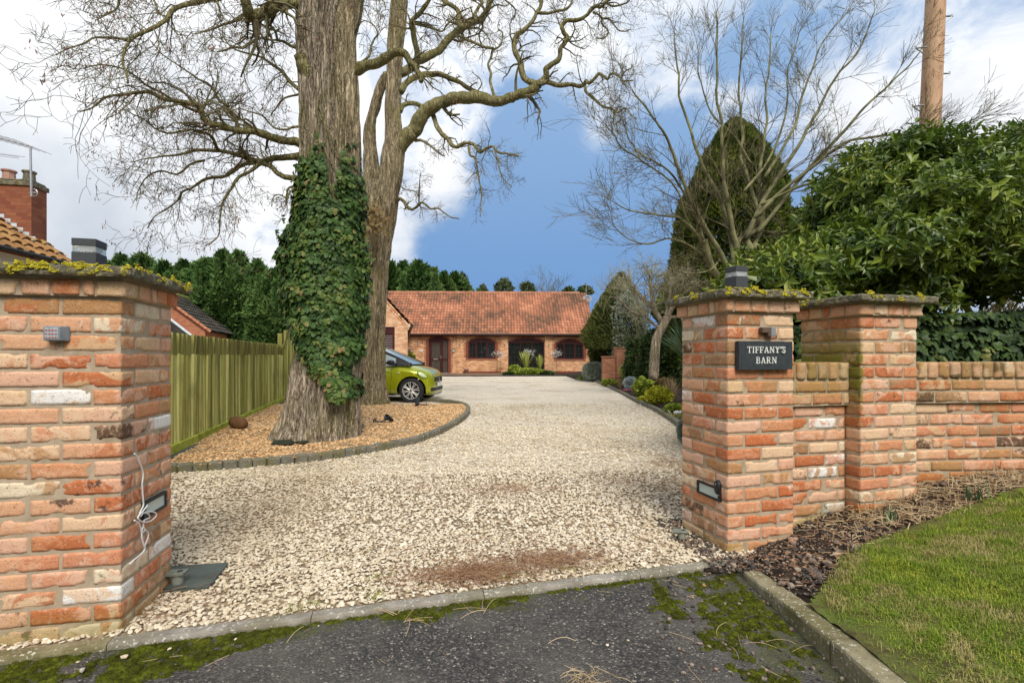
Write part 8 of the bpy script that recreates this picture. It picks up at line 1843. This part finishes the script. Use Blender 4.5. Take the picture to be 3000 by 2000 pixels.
blades(mb, rq.normal(0, .06, 80), rq.normal(0, .05, 80), np.zeros(80), rq.uniform(.08, .12, 80), np.full(80, .005), rq, .4); mb.build('leaves', M['blade'], t, world=False)
g = bed_pt(1838, 1146); t = thing('pink_flowers', tuple(g), 'few deep pink flowers on the soil below the silver cushion', 'flowers'); mb = MB(); n = 26; p = rq.normal(0, 1, (n, 3))*[.09, .07, 0]+[0, 0, .05]; inst(mb, ICO_V, ICO_F, p, rand_rot(n, rq), np.full(n, .014)); mb.build('petals', M['pinkpetal'], t, world=False)
# things in front of the barn
def barn_pt(px, yl, z=.0): c, s = math.cos(R(2)), math.sin(R(2)); Yg = 34+yl; x = (px-1500)/F_*Yg; return np.array([x, Yg+x*math.tan(R(2))*0, .09+z])
for px, yl, L0, L1, s_, lb in ((1541, -2.4, .9, 1.45, 31, 'taller pale cordyline in front of the patio window'), (1581, -2.2, .7, 1.1, 32, 'shorter pale cordyline right of the taller one, by the patio window')):
    swords('cordyline', 0, 0, L0, L1, 64, .026, M['cordyline'], lb, 'cordyline', s_, .25, 1.0, .05, .25, 'pale spiky cordylines', g=barn_pt(px, yl))
def at_g(name, g, W_, H_, mat, label, cat, n, sz, seed, sprig=False, TVk=(1, 1, 1)):
    rs = np.random.RandomState(seed); t = thing(name, tuple(g), label, cat); d = norm(rs.normal(size=(n, 3))); p = d*rs.uniform(.5, 1.1, (n, 1))*[W_, W_*.7, H_/2]; p[:, 2] = np.maximum(p[:, 2]+H_/2, .02); mb = MB(); inst(mb, (SPR if sprig else LAUR)*np.array(TVk), SPRF if sprig else LAURF, p, frames(norm(d+[0, 0, .5]+rs.normal(0, .4, (n, 3))), rs.normal(size=(n, 3))), sz*rs.uniform(.6, 1.4, n), rnd=rs.uniform(0, 1, n)); mb.build('foliage', mat, t, world=False)
at_g('variegated_bush', barn_pt(1508, -2.6), .36, .5, M['limeleaf'], 'cream and green bush left of the cordylines by the patio window', 'shrub', 900, .12, 41)
at_g('fern_patch', barn_pt(1548, -3.1), .95, .26, M['limeleaf'], 'spreading yellow green ferns under the cordylines', 'fern', 1000, .17, 42, TVk=(.5, 1, 1))
at_g('low_ground_cover', barn_pt(1598, -3.2), .6, .18, M['hedge'], 'low green cover right of the shorter cordyline', 'plant', 500, .10, 43)
at_g('small_rock_plant', barn_pt(1487, -3.2), .4, .12, M['hedge'], 'small dark plants left of the cream and green bush', 'plant', 300, .08, 44)
at_g('door_plant', np.array([-6.75, 33.0, .95]), .26, .42, M['limeleaf'], 'green leaves peeping round the garage corner left of the door', 'plant', 300, .12, 45)
for px, lb, s_ in ((1456, 'thin standard sapling with pink blossom between the first window and the patio window', 3), (1631, 'thin standard sapling with pink blossom under the last window', 4), (1548, 'blossoming sapling standing behind the taller cordyline', 5)):
    g = barn_pt(px, -.9); t = thing('blossom_sapling', tuple(g), lb, 'sapling', 'blossoming saplings along the barn'); rq = np.random.RandomState(s_); mb = MB(); tube(mb, [(0, 0, -.05), (.01, 0, 1.05)], .018, 6); st = []
    for k in range(8): grow(mb, np.array([0, 0, 1.05]), np.array([rq.normal(0, .6), rq.normal(0, .5), .9]), .42, .009, 2, rq, .15, 0, 3, .004, .08, .8, store=st)
    mb.build('branches', M['twig'], t, world=False); n = len(st); 
    pos = np.array([q[0] for q in st]); pos = np.concatenate([pos, pos+rq.normal(0, .05, pos.shape)]); n = len(pos); mb = MB(); inst(mb, ICO_V, ICO_F, pos, rand_rot(n, rq), np.full(n, .017)); mb.build('blossom', M['pinkish'] if 'pinkish' in M else M['petal'], t, world=False)
g = barn_pt(1366, -.45); t = thing('flower_pot', tuple(g), 'small pink terracotta pot under the first window', 'flower pot'); mb = MB(); lathe(mb, [(.001, 0), (.11, 0), (.155, .24), (.175, .245), (.178, .31), (.16, .31), (.15, .25), (.001, .24)], (0, 0, 0), 20); mb.build('pot_body', M['terracotta'], t, world=False, smooth=True)
g = barn_pt(1480, -1.6); t = thing('white_stone_ornament', tuple(g), 'small white stone ornament near the pier left of the patio window', 'ornament'); mb = MB(); inst(mb, ICO_V, ICO_F, np.array([(0, 0, .06), (.14, 0, .05), (-.12, 0, .04)]), rand_rot(3, rq), np.array([(.15, .1, .08), (.1, .1, .06), (.1, .08, .05)])); mb.build('stones', M['whiteplastic'], t, world=False)
# furniture behind the patio glass is not visible as such; a pale chair back stands inside the left window
# daffodil shoots on the verge
for px, py, n, lb, s_ in ((2605, 1530, 22, 'clump of blue green daffodil shoots in front of the second right pillar', 3), (2838, 1465, 14, 'daffodil shoots by the red plinth of the long low wall', 4), (2868, 1462, 12, 'smaller daffodil shoots right of the others by the long low wall', 5)):
    Y = 2.7; 
    for _ in range(20): X = (px-1500)/F_*Y; Y = F_*(CZ-float(VH(X, Y)))/(py-HZ)
    t = thing('daffodil_shoots', (X, Y, float(VH(X, Y))), lb, 'shoots', 'daffodil shoots on the verge'); rq = np.random.RandomState(s_); mb = MB(); blades(mb, rq.normal(0, .016, n), rq.normal(0, .012, n), np.full(n, -.005), rq.uniform(.06, .14, n), np.full(n, .008), rq, .3); mb.build('leaves', M['swordleaf'], t, world=False)
